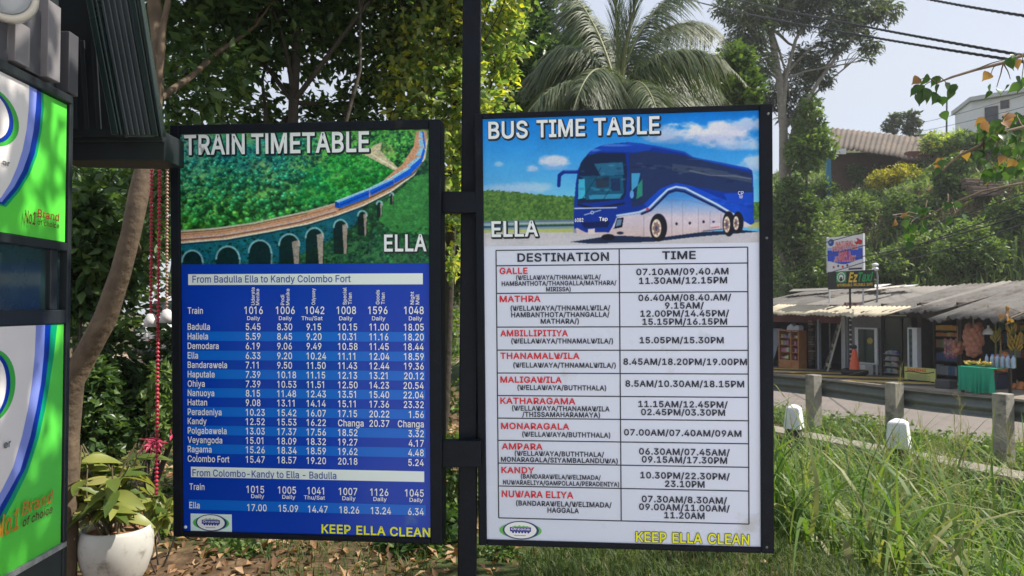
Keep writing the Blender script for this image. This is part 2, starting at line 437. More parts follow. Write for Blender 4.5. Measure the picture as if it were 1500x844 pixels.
# ------------------------------------------------------------------ lettering
# letter outlines: advance, then one flat list of x, y per contour, in thousandths
from mathutils.geometry import tessellate_polygon
GLYPH_CHARS = "ABCDEFGHIJKLMNOPQRSTUVWXYZabcdefghiklmnoprstuvwyzj0123456789./()-&x"
GLYPH_DATA = [
    [480, [16,0, 201,509, 276,509, 463,0, 395,0, 287,302, 232,478, 245,478, 213,371, 85,0], [110,142, 110,199, 370,199, 370,142]],
    [456, [60,0, 60,509, 274,507, 329,491, 367,461, 381,442, 396,398, 397,353, 387,320, 356,286, 315,264, 347,254, 378,234, 391,220, 411,184, 418,136, 416,111, 400,67, 368,31, 317,8, 247,0], [125,57, 245,57, 309,67, 330,80, 353,115, 354,153, 342,184, 320,209, 289,225, 248,231, 125,231], [125,285, 238,285, 288,296, 302,304, 323,326, 335,355, 333,393, 326,412, 313,429, 294,442, 270,449, 125,452]],
    [510, [267,-7, 225,-3, 186,7, 150,25, 119,49, 92,79, 70,115, 53,157, 40,254, 53,352, 70,393, 92,429, 119,459, 150,484, 186,501, 225,512, 267,516, 340,504, 383,485, 402,471, 435,438, 448,418, 459,397, 473,348, 408,348, 389,395, 357,428, 315,449, 267,456, 209,445, 184,432, 141,391, 125,364, 113,332, 103,254, 113,177, 141,117, 184,76, 237,56, 267,53, 315,60, 357,81, 389,114, 408,160, 473,160, 459,112, 448,91, 420,53, 402,38, 363,13, 341,5, 293,-6]],
    [502, [219,0, 96,0, 96,57, 254,60, 318,81, 343,99, 379,149, 390,181, 399,255, 390,329, 364,388, 320,428, 291,441, 221,452, 93,452, 93,509, 225,509, 273,505, 315,495, 353,478, 385,455, 412,426, 433,391, 449,351, 462,255, 458,205, 449,159, 433,119, 411,83, 384,54, 351,31, 312,14, 268,3], [125,509, 125,0, 60,0, 60,509]],
    [419, [60,0, 60,509, 372,509, 372,452, 125,452, 125,286, 355,286, 355,229, 125,229, 125,57, 375,57, 375,0]],
    [410, [60,0, 60,509, 369,509, 369,452, 125,452, 125,278, 346,278, 346,221, 125,221, 125,0]],
    [520, [269,-7, 225,-3, 185,7, 149,25, 118,49, 91,79, 69,116, 53,157, 43,203, 40,254, 43,305, 53,352, 69,393, 91,429, 117,459, 149,484, 184,501, 223,512, 265,516, 340,504, 384,483, 403,469, 436,436, 449,416, 474,349, 408,349, 387,393, 356,427, 315,448, 265,456, 236,453, 183,432, 141,392, 125,364, 113,332, 106,295, 103,254, 113,177, 141,117, 184,76, 210,63, 269,53, 322,61, 345,71, 382,102, 407,147, 415,202, 434,199, 283,199, 283,256, 478,256, 475,160, 466,124, 451,91, 431,62, 406,38, 377,19, 308,-4]],
    [517, [60,0, 60,509, 125,509, 125,289, 392,289, 392,509, 457,509, 457,0, 392,0, 392,232, 125,232, 125,0]],
    [300, [31,0, 31,57, 118,57, 118,452, 31,452, 31,509, 269,509, 269,452, 183,452, 183,57, 269,57, 269,0]],
    [396, [185,-7, 143,-2, 106,11, 75,33, 52,63, 38,100, 33,173, 98,173, 100,117, 108,93, 122,74, 139,61, 185,50, 209,53, 248,74, 261,93, 272,145, 272,509, 336,509, 336,145, 332,100, 318,63, 294,33, 263,11, 227,-2]],
    [467, [104,145, 104,216, 174,303, 364,509, 448,509], [60,0, 60,509, 125,509, 125,0], [372,0, 188,259, 228,309, 449,0]],
    [393, [60,0, 60,509, 125,509, 125,57, 361,57, 361,0]],
    [628, [60,0, 60,509, 152,509, 277,187, 322,49, 307,49, 342,158, 476,509, 568,509, 568,0, 504,0, 504,327, 510,457, 498,409, 456,291, 342,0, 286,0, 170,291, 116,457, 122,328, 122,0]],
    [523, [60,0, 60,509, 136,509, 363,151, 414,55, 405,54, 399,157, 399,509, 463,509, 463,0, 387,0, 177,331, 108,452, 119,454, 125,291, 125,0]],
    [533, [267,-7, 225,-3, 186,7, 150,25, 119,49, 92,79, 70,115, 53,157, 40,254, 53,352, 70,393, 92,429, 119,459, 150,484, 186,501, 225,512, 267,516, 309,512, 348,501, 384,484, 415,459, 442,429, 464,393, 480,352, 490,305, 493,254, 490,203, 480,157, 464,115, 442,79, 415,49, 384,25, 348,7, 309,-3], [267,53, 296,55, 324,63, 349,76, 392,116, 420,176, 428,213, 430,254, 428,295, 420,332, 408,365, 392,392, 372,415, 324,446, 267,456, 237,453, 184,433, 161,415, 142,392, 125,364, 113,332, 103,254, 113,176, 125,144, 142,117, 161,94, 184,76, 237,55]],
    [445, [60,0, 60,509, 235,509, 305,499, 332,487, 356,471, 390,430, 407,377, 407,318, 390,265, 356,223, 305,195, 272,188, 109,186, 109,242, 257,244, 279,248, 312,266, 333,294, 343,328, 343,367, 333,402, 312,428, 279,446, 232,452, 125,452, 125,0]],
    [533, [245,159, 313,159, 468,-48, 401,-48], [267,-7, 225,-3, 186,7, 150,25, 119,49, 92,79, 70,115, 53,157, 40,254, 53,352, 70,393, 92,429, 119,459, 150,484, 186,501, 225,512, 267,516, 309,512, 348,501, 384,484, 415,459, 442,429, 464,393, 480,352, 490,305, 493,254, 490,203, 480,157, 464,115, 442,79, 415,49, 384,25, 348,7, 309,-3], [267,53, 296,55, 324,63, 349,76, 392,116, 420,176, 428,213, 430,254, 428,295, 420,332, 408,365, 392,392, 372,415, 324,446, 267,456, 237,453, 184,433, 161,415, 142,392, 125,364, 113,332, 103,254, 113,176, 125,144, 142,117, 161,94, 184,76, 237,55]],
    [449, [60,0, 60,509, 236,509, 305,500, 333,489, 376,455, 390,433, 407,381, 407,323, 401,296, 376,250, 333,217, 273,200, 96,198, 96,255, 258,256, 280,260, 313,276, 334,300, 344,333, 344,371, 334,405, 325,419, 298,440, 258,451, 125,452, 125,0], [353,0, 230,229, 303,229, 428,0]],
    [447, [224,-9, 156,-1, 102,23, 81,40, 51,83, 38,137, 104,137, 114,102, 136,76, 166,59, 224,49, 286,60, 317,79, 338,106, 346,139, 340,168, 332,179, 296,205, 184,239, 112,269, 86,289, 67,313, 56,341, 54,400, 62,425, 92,468, 138,498, 165,508, 227,516, 289,508, 340,484, 377,449, 390,427, 401,378, 337,378, 332,402, 320,421, 302,437, 280,449, 254,456, 204,457, 167,448, 139,430, 129,418, 121,405, 115,376, 122,345, 131,334, 169,308, 312,264, 359,238, 395,198, 407,161, 408,139, 399,87, 370,43, 349,25, 294,0]],
    [449, [32,452, 32,509, 417,509, 417,452, 257,452, 257,0, 193,0, 193,452]],
    [517, [259,-8, 220,-6, 154,15, 126,33, 103,55, 71,108, 60,173, 60,509, 124,509, 124,178, 132,133, 153,95, 187,68, 232,53, 259,52, 285,53, 331,68, 349,80, 377,113, 391,155, 393,178, 393,509, 457,509, 457,173, 446,108, 433,80, 414,55, 391,33, 363,15, 297,-6]],
    [480, [204,0, 16,509, 84,509, 192,206, 248,31, 235,31, 267,138, 395,509, 463,509, 278,0]],
    [686, [155,0, 16,509, 82,509, 163,196, 187,94, 193,40, 211,145, 306,509, 380,509, 462,196, 497,40, 488,40, 510,145, 603,509, 670,509, 530,0, 455,0, 368,323, 336,475, 350,475, 335,395, 230,0]],
    [474, [18,0, 217,284, 217,236, 29,509, 104,509, 204,361, 243,292, 232,292, 252,329, 374,509, 446,509, 259,239, 259,287, 456,0, 382,0, 268,165, 230,231, 244,231, 225,196, 91,0]],
    [472, [203,0, 203,208, 16,509, 91,509, 222,292, 250,230, 224,230, 251,293, 381,509, 455,509, 268,208, 268,0]],
    [438, [42,0, 42,46, 306,431, 341,476, 348,454, 40,452, 40,509, 397,509, 397,462, 134,81, 97,33, 90,54, 399,57, 399,0]],
    [389, [160,-9, 115,-3, 76,15, 60,29, 38,63, 32,84, 30,108, 36,146, 53,174, 78,193, 125,211, 234,227, 268,238, 276,256, 267,297, 240,322, 196,331, 149,322, 118,301, 100,274, 41,291, 64,331, 95,358, 114,368, 133,375, 194,384, 239,379, 286,360, 300,350, 322,320, 330,301, 337,251, 337,0, 277,0, 274,52, 252,25, 215,1], [170,45, 211,51, 242,68, 254,80, 274,122, 276,190, 259,182, 134,159, 103,139, 93,118, 92,105, 102,72, 130,52]],
    [424, [229,-8, 208,-7, 172,4, 138,31, 115,59, 112,0, 53,0, 53,509, 114,509, 116,319, 137,346, 171,373, 207,383, 259,382, 313,361, 335,342, 370,293, 381,261, 388,227, 388,151, 370,84, 355,57, 336,34, 288,3, 260,-6], [220,47, 262,55, 294,80, 316,117, 323,139, 328,189, 323,239, 307,281, 295,298, 262,322, 220,330, 178,322, 161,312, 134,282, 118,241, 113,189, 114,162, 125,115, 147,78, 179,55]],
    [396, [207,-8, 174,-5, 117,16, 72,58, 44,116, 34,187, 44,260, 72,318, 117,360, 144,374, 174,382, 207,384, 260,377, 305,356, 340,322, 362,277, 303,262, 290,289, 270,311, 242,325, 207,330, 184,328, 145,310, 130,296, 108,258, 98,212, 96,187, 102,139, 118,97, 130,80, 163,55, 207,46, 243,52, 271,66, 292,89, 304,117, 363,102, 341,56, 306,21, 261,-1]],
    [424, [195,-8, 165,-6, 111,16, 70,57, 43,116, 36,151, 36,227, 43,261, 70,320, 89,342, 112,361, 165,382, 218,383, 253,373, 287,346, 308,319, 311,509, 372,509, 372,0, 313,0, 310,59, 287,31, 252,4, 236,-3], [205,47, 246,55, 278,78, 299,115, 312,189, 300,263, 278,299, 246,322, 205,330, 162,322, 130,298, 108,261, 96,189, 102,139, 118,97, 130,80, 162,55]],
    [404, [212,-8, 145,3, 117,16, 92,35, 72,58, 44,116, 34,187, 36,224, 44,258, 55,290, 71,317, 115,359, 142,373, 172,382, 205,384, 266,374, 285,366, 303,355, 334,324, 347,305, 365,256, 371,194, 371,169, 75,169, 75,221, 338,221, 310,202, 298,269, 277,301, 246,323, 205,330, 164,323, 131,301, 119,286, 109,270, 97,231, 98,151, 110,106, 135,73, 169,53, 212,46, 254,53, 285,73, 306,105, 365,91, 358,72, 335,39, 302,14, 261,-3]],
    [254, [228,379, 228,327, 6,327, 6,379], [81,0, 81,432, 87,470, 107,499, 135,519, 187,530, 243,521, 227,468, 195,474, 178,472, 164,468, 147,449, 142,419, 142,0]],
    [425, [207,-151, 134,-140, 82,-110, 51,-69, 101,-41, 122,-66, 154,-88, 207,-97, 236,-95, 261,-87, 282,-75, 298,-58, 308,-34, 308,68, 287,41, 252,16, 217,6, 165,7, 138,14, 90,43, 55,90, 43,120, 34,191, 43,263, 71,320, 112,361, 138,374, 166,382, 196,384, 237,379, 253,373, 288,346, 310,319, 313,379, 372,379, 372,-9, 363,-67, 334,-109, 314,-124, 265,-144], [205,59, 246,66, 278,87, 300,121, 307,142, 312,193, 307,242, 291,283, 279,299, 247,322, 205,330, 163,322, 130,298, 118,282, 102,241, 96,193, 102,144, 118,104, 131,88, 163,66]],
    [410, [114,227, 114,0, 53,0, 53,509, 114,509, 114,287, 102,287, 132,344, 152,362, 175,374, 200,382, 252,383, 295,369, 313,356, 341,321, 355,271, 357,0, 296,0, 296,235, 286,286, 273,304, 256,318, 210,329, 192,328, 161,317, 147,308, 126,283, 115,248]],
    [167, [53,0, 53,379, 114,379, 114,0], [84,443, 73,444, 54,455, 41,483, 47,504, 54,512, 84,524, 114,512, 121,504, 126,483, 125,472, 114,455, 105,448]],
    [381, [110,137, 110,212, 121,212, 284,379, 360,379, 180,199], [53,0, 53,509, 114,509, 114,0], [294,0, 148,186, 191,229, 372,0]],
    [189, [139,-2, 112,0, 74,20, 62,37, 55,59, 53,509, 114,509, 114,99, 123,60, 135,53, 170,54, 181,3]],
    [610, [53,0, 53,379, 112,379, 110,295, 114,314, 132,346, 172,376, 219,386, 268,375, 287,361, 314,320, 321,295, 312,295, 326,329, 337,343, 381,375, 437,386, 458,385, 497,372, 529,346, 550,307, 555,283, 557,0, 496,0, 493,279, 473,313, 438,329, 419,330, 387,326, 374,320, 345,290, 335,247, 335,0, 274,0, 272,280, 265,297, 238,322, 199,330, 158,320, 145,312, 119,274, 114,238, 114,0]],
    [410, [114,227, 114,0, 53,0, 53,379, 112,379, 112,287, 102,287, 132,344, 152,362, 175,374, 200,382, 252,383, 295,369, 313,356, 341,321, 355,271, 357,0, 296,0, 296,235, 286,286, 273,304, 256,318, 210,329, 192,328, 161,317, 147,308, 126,283, 115,248]],
    [415, [207,-8, 174,-5, 117,16, 72,58, 44,116, 34,187, 44,260, 72,318, 117,360, 144,374, 174,382, 207,384, 241,382, 271,374, 299,360, 323,341, 343,318, 371,260, 379,225, 381,187, 379,150, 371,116, 359,85, 323,35, 299,16, 271,3], [207,46, 252,55, 285,80, 298,97, 314,139, 319,187, 314,236, 298,278, 285,296, 252,321, 207,330, 163,321, 130,296, 108,258, 96,187, 108,117, 130,80, 163,55]],
    [424, [53,-143, 53,379, 112,379, 115,319, 137,346, 171,373, 188,379, 229,384, 259,382, 287,374, 313,361, 354,320, 370,293, 381,261, 388,227, 388,151, 370,84, 336,34, 313,16, 260,-6, 208,-7, 173,4, 138,31, 116,59, 114,-143], [220,47, 262,55, 294,80, 316,117, 323,139, 328,189, 323,239, 307,281, 295,298, 262,322, 220,330, 178,322, 161,312, 134,282, 118,241, 113,189, 114,162, 125,115, 147,78, 179,55]],
    [259, [53,0, 53,379, 112,379, 114,321, 137,354, 171,377, 191,383, 243,384, 243,322, 207,326, 174,321, 146,306, 126,284, 115,254, 114,237, 114,0]],
    [365, [182,-8, 133,-3, 93,12, 76,24, 50,54, 36,94, 94,107, 101,87, 124,60, 160,47, 206,47, 227,53, 258,74, 268,103, 262,126, 254,136, 229,150, 149,170, 92,192, 72,208, 58,227, 47,274, 49,295, 65,332, 95,360, 137,378, 161,383, 212,383, 254,372, 286,352, 299,339, 324,290, 268,277, 254,304, 228,325, 210,331, 166,331, 147,326, 119,305, 111,292, 110,264, 124,243, 172,223, 261,200, 287,187, 320,153, 331,107, 323,65, 298,31, 260,6, 210,-7]],
    [227, [204,379, 204,327, 6,327, 6,379], [65,471, 126,471, 126,98, 130,70, 144,55, 156,51, 202,54, 213,2, 168,-4, 113,7, 92,21, 77,41, 68,64]],
    [410, [182,-5, 135,2, 97,23, 69,59, 60,82, 53,139, 53,379, 114,379, 116,117, 124,94, 137,75, 154,61, 200,50, 234,55, 263,71, 290,113, 296,153, 296,379, 357,379, 357,0, 298,0, 298,92, 307,92, 294,60, 277,35, 257,17, 209,-3]],
    [389, [163,0, 17,379, 84,379, 165,155, 206,21, 184,21, 224,155, 305,379, 371,379, 226,0]],
    [567, [138,0, 23,379, 87,379, 154,137, 175,41, 165,41, 186,135, 252,379, 316,379, 382,136, 402,41, 391,41, 480,379, 545,379, 429,0, 368,0, 277,338, 291,338, 199,0]],
    [389, [47,-139, 61,-86, 104,-89, 130,-74, 151,-36, 163,-1, 17,379, 84,379, 165,155, 206,21, 184,21, 202,87, 305,379, 371,379, 204,-58, 177,-107, 139,-136, 91,-145]],
    [380, [42,0, 42,46, 254,322, 48,323, 48,379, 333,379, 333,331, 126,58, 339,56, 339,0]],
    [167, [53,379, 114,379, 112,-52, 102,-90, 80,-119, 47,-137, -10,-143, -10,-87, 31,-80, 47,-61, 51,-46], [83,443, 72,444, 53,455, 42,472, 41,483, 42,494, 53,512, 83,524, 114,512, 125,494, 126,483, 125,472, 114,455, 95,444]],
    [453, [227,-7, 191,-3, 158,7, 130,24, 105,48, 85,77, 57,155, 48,254, 57,353, 85,431, 106,461, 130,484, 159,502, 191,512, 227,516, 262,512, 295,502, 348,461, 368,431, 396,353, 405,254, 396,155, 368,77, 348,48, 323,24, 295,7, 263,-3], [227,50, 250,52, 271,60, 306,92, 320,116, 338,176, 344,254, 338,332, 320,393, 290,435, 271,449, 227,460, 182,449, 147,416, 123,365, 115,332, 109,254, 115,176, 123,144, 147,92, 182,60, 203,52]],
    [453, [76,0, 76,55, 391,55, 391,0], [276,509, 276,0, 212,0, 210,448, 86,358, 86,427, 198,509]],
    [453, [64,0, 64,47, 282,282, 311,327, 320,371, 315,405, 298,431, 273,449, 224,460, 188,454, 172,447, 148,427, 132,398, 127,362, 66,362, 68,391, 86,442, 121,482, 168,507, 225,516, 281,507, 306,497, 346,465, 372,423, 381,372, 371,318, 336,259, 153,58, 389,57, 389,0]],
    [453, [218,-7, 159,1, 108,22, 70,57, 57,79, 44,132, 109,132, 112,115, 126,87, 150,66, 165,59, 219,50, 275,61, 291,69, 315,93, 328,125, 328,163, 306,211, 275,234, 254,241, 229,246, 157,248, 157,299, 288,450, 70,452, 70,509, 372,509, 372,461, 211,278, 211,289, 279,286, 308,276, 354,244, 371,222, 391,173, 393,145, 383,90, 354,45, 309,12, 251,-5]],
    [453, [40,105, 40,158, 247,509, 311,509, 109,164, 413,163, 413,105], [282,0, 282,318, 343,318, 343,0]],
    [453, [221,-7, 165,1, 140,11, 99,41, 71,82, 60,130, 122,130, 138,89, 173,60, 221,50, 241,51, 276,64, 291,75, 314,104, 326,141, 326,183, 314,221, 303,237, 275,262, 257,270, 218,277, 167,268, 128,246, 67,253, 96,509, 366,509, 366,452, 151,452, 135,301, 178,325, 229,334, 294,321, 330,299, 358,269, 379,231, 390,187, 388,132, 381,102, 352,52, 309,15, 282,3]],
    [453, [226,-7, 168,3, 119,31, 100,51, 84,74, 73,101, 66,130, 65,187, 80,239, 137,340, 252,509, 322,509, 148,261, 165,288, 196,307, 235,314, 265,312, 316,295, 355,262, 370,240, 387,187, 387,127, 368,73, 333,30, 284,3], [226,48, 263,55, 293,73, 322,119, 327,157, 322,196, 293,241, 263,259, 226,265, 207,264, 174,252, 148,229, 131,197, 125,158, 131,119, 148,86, 160,73, 190,55]],
    [453, [97,0, 323,450, 62,452, 62,509, 391,509, 391,449, 165,0]],
    [453, [226,-7, 163,1, 111,25, 74,62, 62,84, 54,109, 52,135, 53,156, 65,195, 87,228, 117,252, 153,266, 109,289, 80,330, 70,380, 79,429, 90,450, 124,485, 170,508, 226,516, 282,508, 328,485, 346,469, 373,429, 382,380, 372,330, 343,289, 300,266, 335,252, 365,228, 395,176, 401,135, 391,84, 362,42, 317,11, 259,-5], [226,49, 267,54, 300,69, 323,91, 335,121, 335,157, 312,202, 283,223, 247,234, 206,234, 169,223, 140,202, 117,157, 115,139, 121,106, 139,79, 167,60], [226,290, 274,300, 298,318, 314,344, 319,376, 308,420, 288,442, 275,449, 226,460, 177,449, 164,442, 138,407, 133,376, 138,344, 154,318, 178,300]],
    [453, [226,516, 285,506, 333,478, 352,458, 380,408, 387,378, 387,322, 373,270, 315,168, 200,0, 130,0, 304,248, 287,221, 257,202, 218,195, 188,197, 137,214, 98,247, 72,294, 66,321, 66,382, 73,411, 85,436, 120,479, 168,506], [226,460, 190,454, 174,446, 148,423, 131,390, 125,352, 131,313, 148,280, 174,257, 207,245, 226,243, 263,249, 293,267, 305,280, 322,312, 327,350, 322,390, 305,422, 279,446, 263,454]],
    [188, [95,-4, 73,1, 63,9, 55,18, 50,41, 55,64, 63,73, 73,81, 95,87, 118,81, 128,73, 140,53, 141,41, 140,29, 128,9, 118,1]],
    [249, [235,533, 71,-76, 14,-76, 178,533]],
    [273, [89,207, 101,324, 132,441, 177,539, 236,539, 191,428, 161,313, 151,207, 160,115, 188,16, 236,-96, 177,-96, 150,-46, 111,55, 99,106]],
    [273, [37,-96, 86,18, 113,116, 122,207, 112,313, 82,428, 37,539, 97,539, 142,441, 173,323, 184,207, 182,156, 161,53, 123,-47, 97,-96]],
    [453, [337,244, 337,188, 114,188, 114,244]],
    [448, [197,-7, 136,1, 110,12, 69,42, 43,84, 34,133, 40,173, 47,189, 85,235, 237,352, 255,375, 262,405, 255,434, 233,454, 201,461, 168,453, 145,431, 137,399, 145,363, 169,327, 438,0, 364,0, 121,293, 87,344, 75,398, 82,440, 91,458, 102,474, 134,499, 176,512, 200,513, 246,507, 283,488, 297,475, 317,442, 324,404, 315,362, 291,325, 256,293, 154,217, 110,174, 98,146, 97,131, 98,115, 109,87, 130,66, 158,51, 193,46, 251,59, 301,95, 327,131, 343,174, 349,224, 408,224, 397,144, 371,92, 333,47, 315,30, 271,7, 246,-1]],
    [380, [152,193, 20,378, 92,378, 190,240, 288,378, 360,378, 228,193, 368,0, 295,0, 190,150, 85,0, 12,0]],
]
GLYPH = {ch: (row[0] / 1000, [np.array(c, float).reshape(-1, 2) / 1000 for c in row[1:]]) for ch, row in zip(GLYPH_CHARS, GLYPH_DATA)}
CAP = float(GLYPH["H"][1][0][:, 1].max())
def _area(c): return 0.5 * float(np.sum(c[:, 0] * np.roll(c[:, 1], -1) - np.roll(c[:, 0], -1) * c[:, 1]))
OUT_SIGN = 1 if _area(GLYPH["H"][1][0]) > 0 else -1
_sw = float(np.ptp(GLYPH["T"][1][0][:, 0])) * .175
GLYPH["|I"] = (_sw * 2.35, [np.array([(0, 0), (_sw, 0), (_sw, CAP), (0, CAP)])[::OUT_SIGN] + np.array([_sw * .68, 0])])
GLYPH["|1"] = (GLYPH["1"][0] * .92, [c - np.array([.035, 0]) for c in GLYPH["1"][1][1:]])
_gcache = {}
def glyph(ch, off):
    key = (ch, off)
    if key in _gcache: return _gcache[key]
    adv, cs = GLYPH[ch]
    grown = []
    for c in cs:
        e0 = norm(c - np.roll(c, 1, 0)); e1 = norm(np.roll(c, -1, 0) - c)
        n0 = np.stack([e0[:, 1], -e0[:, 0]], 1) * OUT_SIGN; n1 = np.stack([e1[:, 1], -e1[:, 0]], 1) * OUT_SIGN
        m = norm(n0 + n1); k = np.clip(1 / np.maximum((m * n1).sum(1), .3), 0, 1.7)
        grown.append(c + m * k[:, None] * off * CAP)
    outers = [c for c, o in zip(grown, cs) if _area(o) * OUT_SIGN > 0]; holes = [c for c, o in zip(grown, cs) if _area(o) * OUT_SIGN <= 0]
    parts = []
    for o in outers:
        lo, hi = o.min(0), o.max(0)
        hs = [h for h in holes if (h.mean(0) > lo).all() and (h.mean(0) < hi).all()]
        lists = [[Vector((x, y, 0)) for x, y in c] for c in [o] + hs]
        V = np.concatenate([o] + hs)
        tris = []
        for t in tessellate_polygon(lists):
            a, b, c = [V[i] for i in t]
            tris.append(tuple(t) if (b[0] - a[0]) * (c[1] - a[1]) - (b[1] - a[1]) * (c[0] - a[0]) > 0 else tuple(t)[::-1])
        parts.append((V, tris))
    _gcache[key] = (adv, parts)
    return _gcache[key]
def _text(body, off, plain_i=False):
    x = 0.0; Vs, Fs, n = [], [], 0
    for ch in body:
        if ch == " ": x += CAP * .36; continue
        adv, parts = glyph("|" + ch if plain_i and ch in "I1" else ch, off)
        for k, (V, tris) in enumerate(parts):
            Vs.append(np.column_stack([V[:, 0] + x, V[:, 1], np.full(len(V), k * 0.00015)]))
            Fs += [tuple(i + n for i in t) for t in tris]; n += len(V)
        x += adv + off * CAP * 1.2
    return np.concatenate(Vs), Fs

def put_text(mb, pl, body, x, y, cap, material, z=0.003, off=0.018, width=None, xs=1.0, align='L', rot=0.0, shear=0.0, plain_i=False, halo=0.0, halo_mat=None, drop=(0, 0)):
    """lettering on a plane: x = left / centre / right edge, y = middle of the capitals, cap = their height (metres)"""
    V, F = _text(body, off, plain_i)
    sy = cap / CAP
    w0 = np.ptp(V[:, 0])
    sx = (width / w0) if width else sy * xs
    X = (V[:, 0] - V[:, 0].min()) * sx; Y = (V[:, 1] - CAP / 2) * sy
    w = w0 * sx
    X = X - {'L': 0, 'C': w / 2, 'R': w}[align]
    X = X + Y * shear
    c, s_ = math.cos(rot), math.sin(rot)
    px, py = x + X * c - Y * s_, y + X * s_ + Y * c
    def put(dx, dy, zz, m): mb.add(pl.O + np.outer(px + dx, pl.ex) + np.outer(py + dy, pl.ey) + np.outer(V[:, 2] + zz, pl.ez), F, m)
    if halo:
        q = 0
        for a in np.linspace(0, 2 * math.pi, 9)[:-1]:
            put(math.cos(a) * halo + drop[0], math.sin(a) * halo + drop[1], z - 0.0012 + q * 0.0001, halo_mat); q += 1
    put(0, 0, z, material)

# ------------------------------------------------------------------ printed pictures: a fine grid of colour points
def vnoise(X, Y, seed, oct=4, gain=0.55):
    rg = np.random.default_rng(seed)
    out = np.zeros_like(X); amp = 1.0; tot = 0
    for o in range(oct):
        T = rg.uniform(0, 1, (64, 64))
        x, y = X * 2 ** o, Y * 2 ** o
        xi, yi = np.floor(x).astype(int), np.floor(y).astype(int)
        fx, fy = x - xi, y - yi
        fx, fy = fx * fx * (3 - 2 * fx), fy * fy * (3 - 2 * fy)
        g = lambda a, b: T[(yi + b) % 64, (xi + a) % 64]
        out += amp * ((g(0, 0) * (1 - fx) + g(1, 0) * fx) * (1 - fy) + (g(0, 1) * (1 - fx) + g(1, 1) * fx) * fy)
        tot += amp; amp *= gain
    return out / tot

class Pic:
    def __init__(s, pl, x0, x1, y0, y1, nx, ny):
        s.pl = pl
        s.X, s.Y = np.meshgrid(np.linspace(x0, x1, nx), np.linspace(y0, y1, ny))
        P = pl.O + s.X[..., None] * pl.ex + s.Y[..., None] * pl.ey
        s.U, s.V = proj(P)
        s.C = np.zeros(s.X.shape + (3,))
    def fill(s, mask, c, a=1.0):
        a = (mask * a)[..., None]
        s.C = s.C * (1 - a) + np.asarray(c, float) * a
    def poly(s, pts, c, a=1.0):
        U, V = s.U, s.V
        ins = np.zeros(U.shape, bool)
        n = len(pts)
        for i in range(n):
            (x1, y1), (x2, y2) = pts[i], pts[(i + 1) % n]
            if y1 == y2: continue
            cond = ((y1 > V) != (y2 > V)) & (U < (x2 - x1) * (V - y1) / (y2 - y1) + x1)
            ins ^= cond
        s.fill(ins.astype(float), c, a)
        return ins
    def line(s, pts, w, c, a=1.0):
        D = np.full(s.U.shape, 1e9)
        for (x1, y1), (x2, y2) in zip(pts[:-1], pts[1:]):
            dx, dy = x2 - x1, y2 - y1
            t = np.clip(((s.U - x1) * dx + (s.V - y1) * dy) / (dx * dx + dy * dy + 1e-9), 0, 1)
            D = np.minimum(D, np.hypot(s.U - x1 - t * dx, s.V - y1 - t * dy))
        s.fill(np.clip((w / 2 + 0.4 - D) / 0.8, 0, 1), c, a)
    def ell(s, cx, cy, rx, ry, c, a=1.0, soft=0.05):
        d = np.hypot((s.U - cx) / rx, (s.V - cy) / ry)
        s.fill(np.clip((1 - d) / soft + 0.5, 0, 1), c, a)
    def dab(s, cx, cy, rx, ry, c, a=1.0):
        """small soft ellipse, painted only in its own window"""
        ny, nx = s.U.shape
        fx = (cx - s.U[0, 0]) / (s.U[0, -1] - s.U[0, 0]); fy = (cy - s.V[0, 0]) / (s.V[-1, 0] - s.V[0, 0])
        wx = abs(rx / (s.U[0, -1] - s.U[0, 0])) * 1.3 + .02; wy = abs(ry / (s.V[-1, 0] - s.V[0, 0])) * 1.3 + .03
        x0, x1 = int(np.clip((fx - wx) * nx, 0, nx)), int(np.clip((fx + wx) * nx + 1, 0, nx))
        y0, y1 = int(np.clip((fy - wy) * ny, 0, ny)), int(np.clip((fy + wy) * ny + 1, 0, ny))
        if x1 <= x0 or y1 <= y0: return
        q = np.s_[y0:y1, x0:x1]
        d = np.hypot((s.U[q] - cx) / rx, (s.V[q] - cy) / ry)
        k = (np.clip((1 - d) / .5, 0, 1) * a)[..., None]
        s.C[q] = s.C[q] * (1 - k) + np.asarray(c, float) * k
    def soften(s, grain, seed):
        """the slight blur and grain of a print"""
        C = s.C
        C = (np.roll(C, 1, 0) + 2 * C + np.roll(C, -1, 0)) / 4; C = (np.roll(C, 1, 1) + 2 * C + np.roll(C, -1, 1)) / 4
        C[0], C[-1], C[:, 0], C[:, -1] = s.C[0], s.C[-1], s.C[:, 0], s.C[:, -1]
        n = vnoise(s.U / 2.2, s.V / 2.0, seed, 3, .8) - .5; m = vnoise(s.U / 40, s.V / 30, seed + 1, 3) - .5
        s.C = C * (1 + grain * n + .14 * m)[..., None]
    def build(s, name, parent, z, gain=1.22):
        P = s.pl.O + s.X[..., None] * s.pl.ex + s.Y[..., None] * s.pl.ey + s.pl.ez * z
        ny, nx = s.X.shape
        i = np.arange((ny - 1) * nx).reshape(ny - 1, nx)[:, :-1].ravel()
        F = np.stack([i, i + 1, i + nx + 1, i + nx], 1)
        C = np.clip(lin(np.clip(s.C, 0, 255)) * gain, 0, 0.88)
        A = np.concatenate([C.reshape(-1, 3), np.ones((C.shape[0] * C.shape[1], 1))], 1)
        return np_mesh(name, P.reshape(-1, 3), F, vcolmat("poster_print"), parent, attr=A)

# ================================================================== THE SETTING
def sstep(a, b, x):
    t = np.clip((x - a) / (b - a), 0, 1)
    return t * t * (3 - 2 * t)

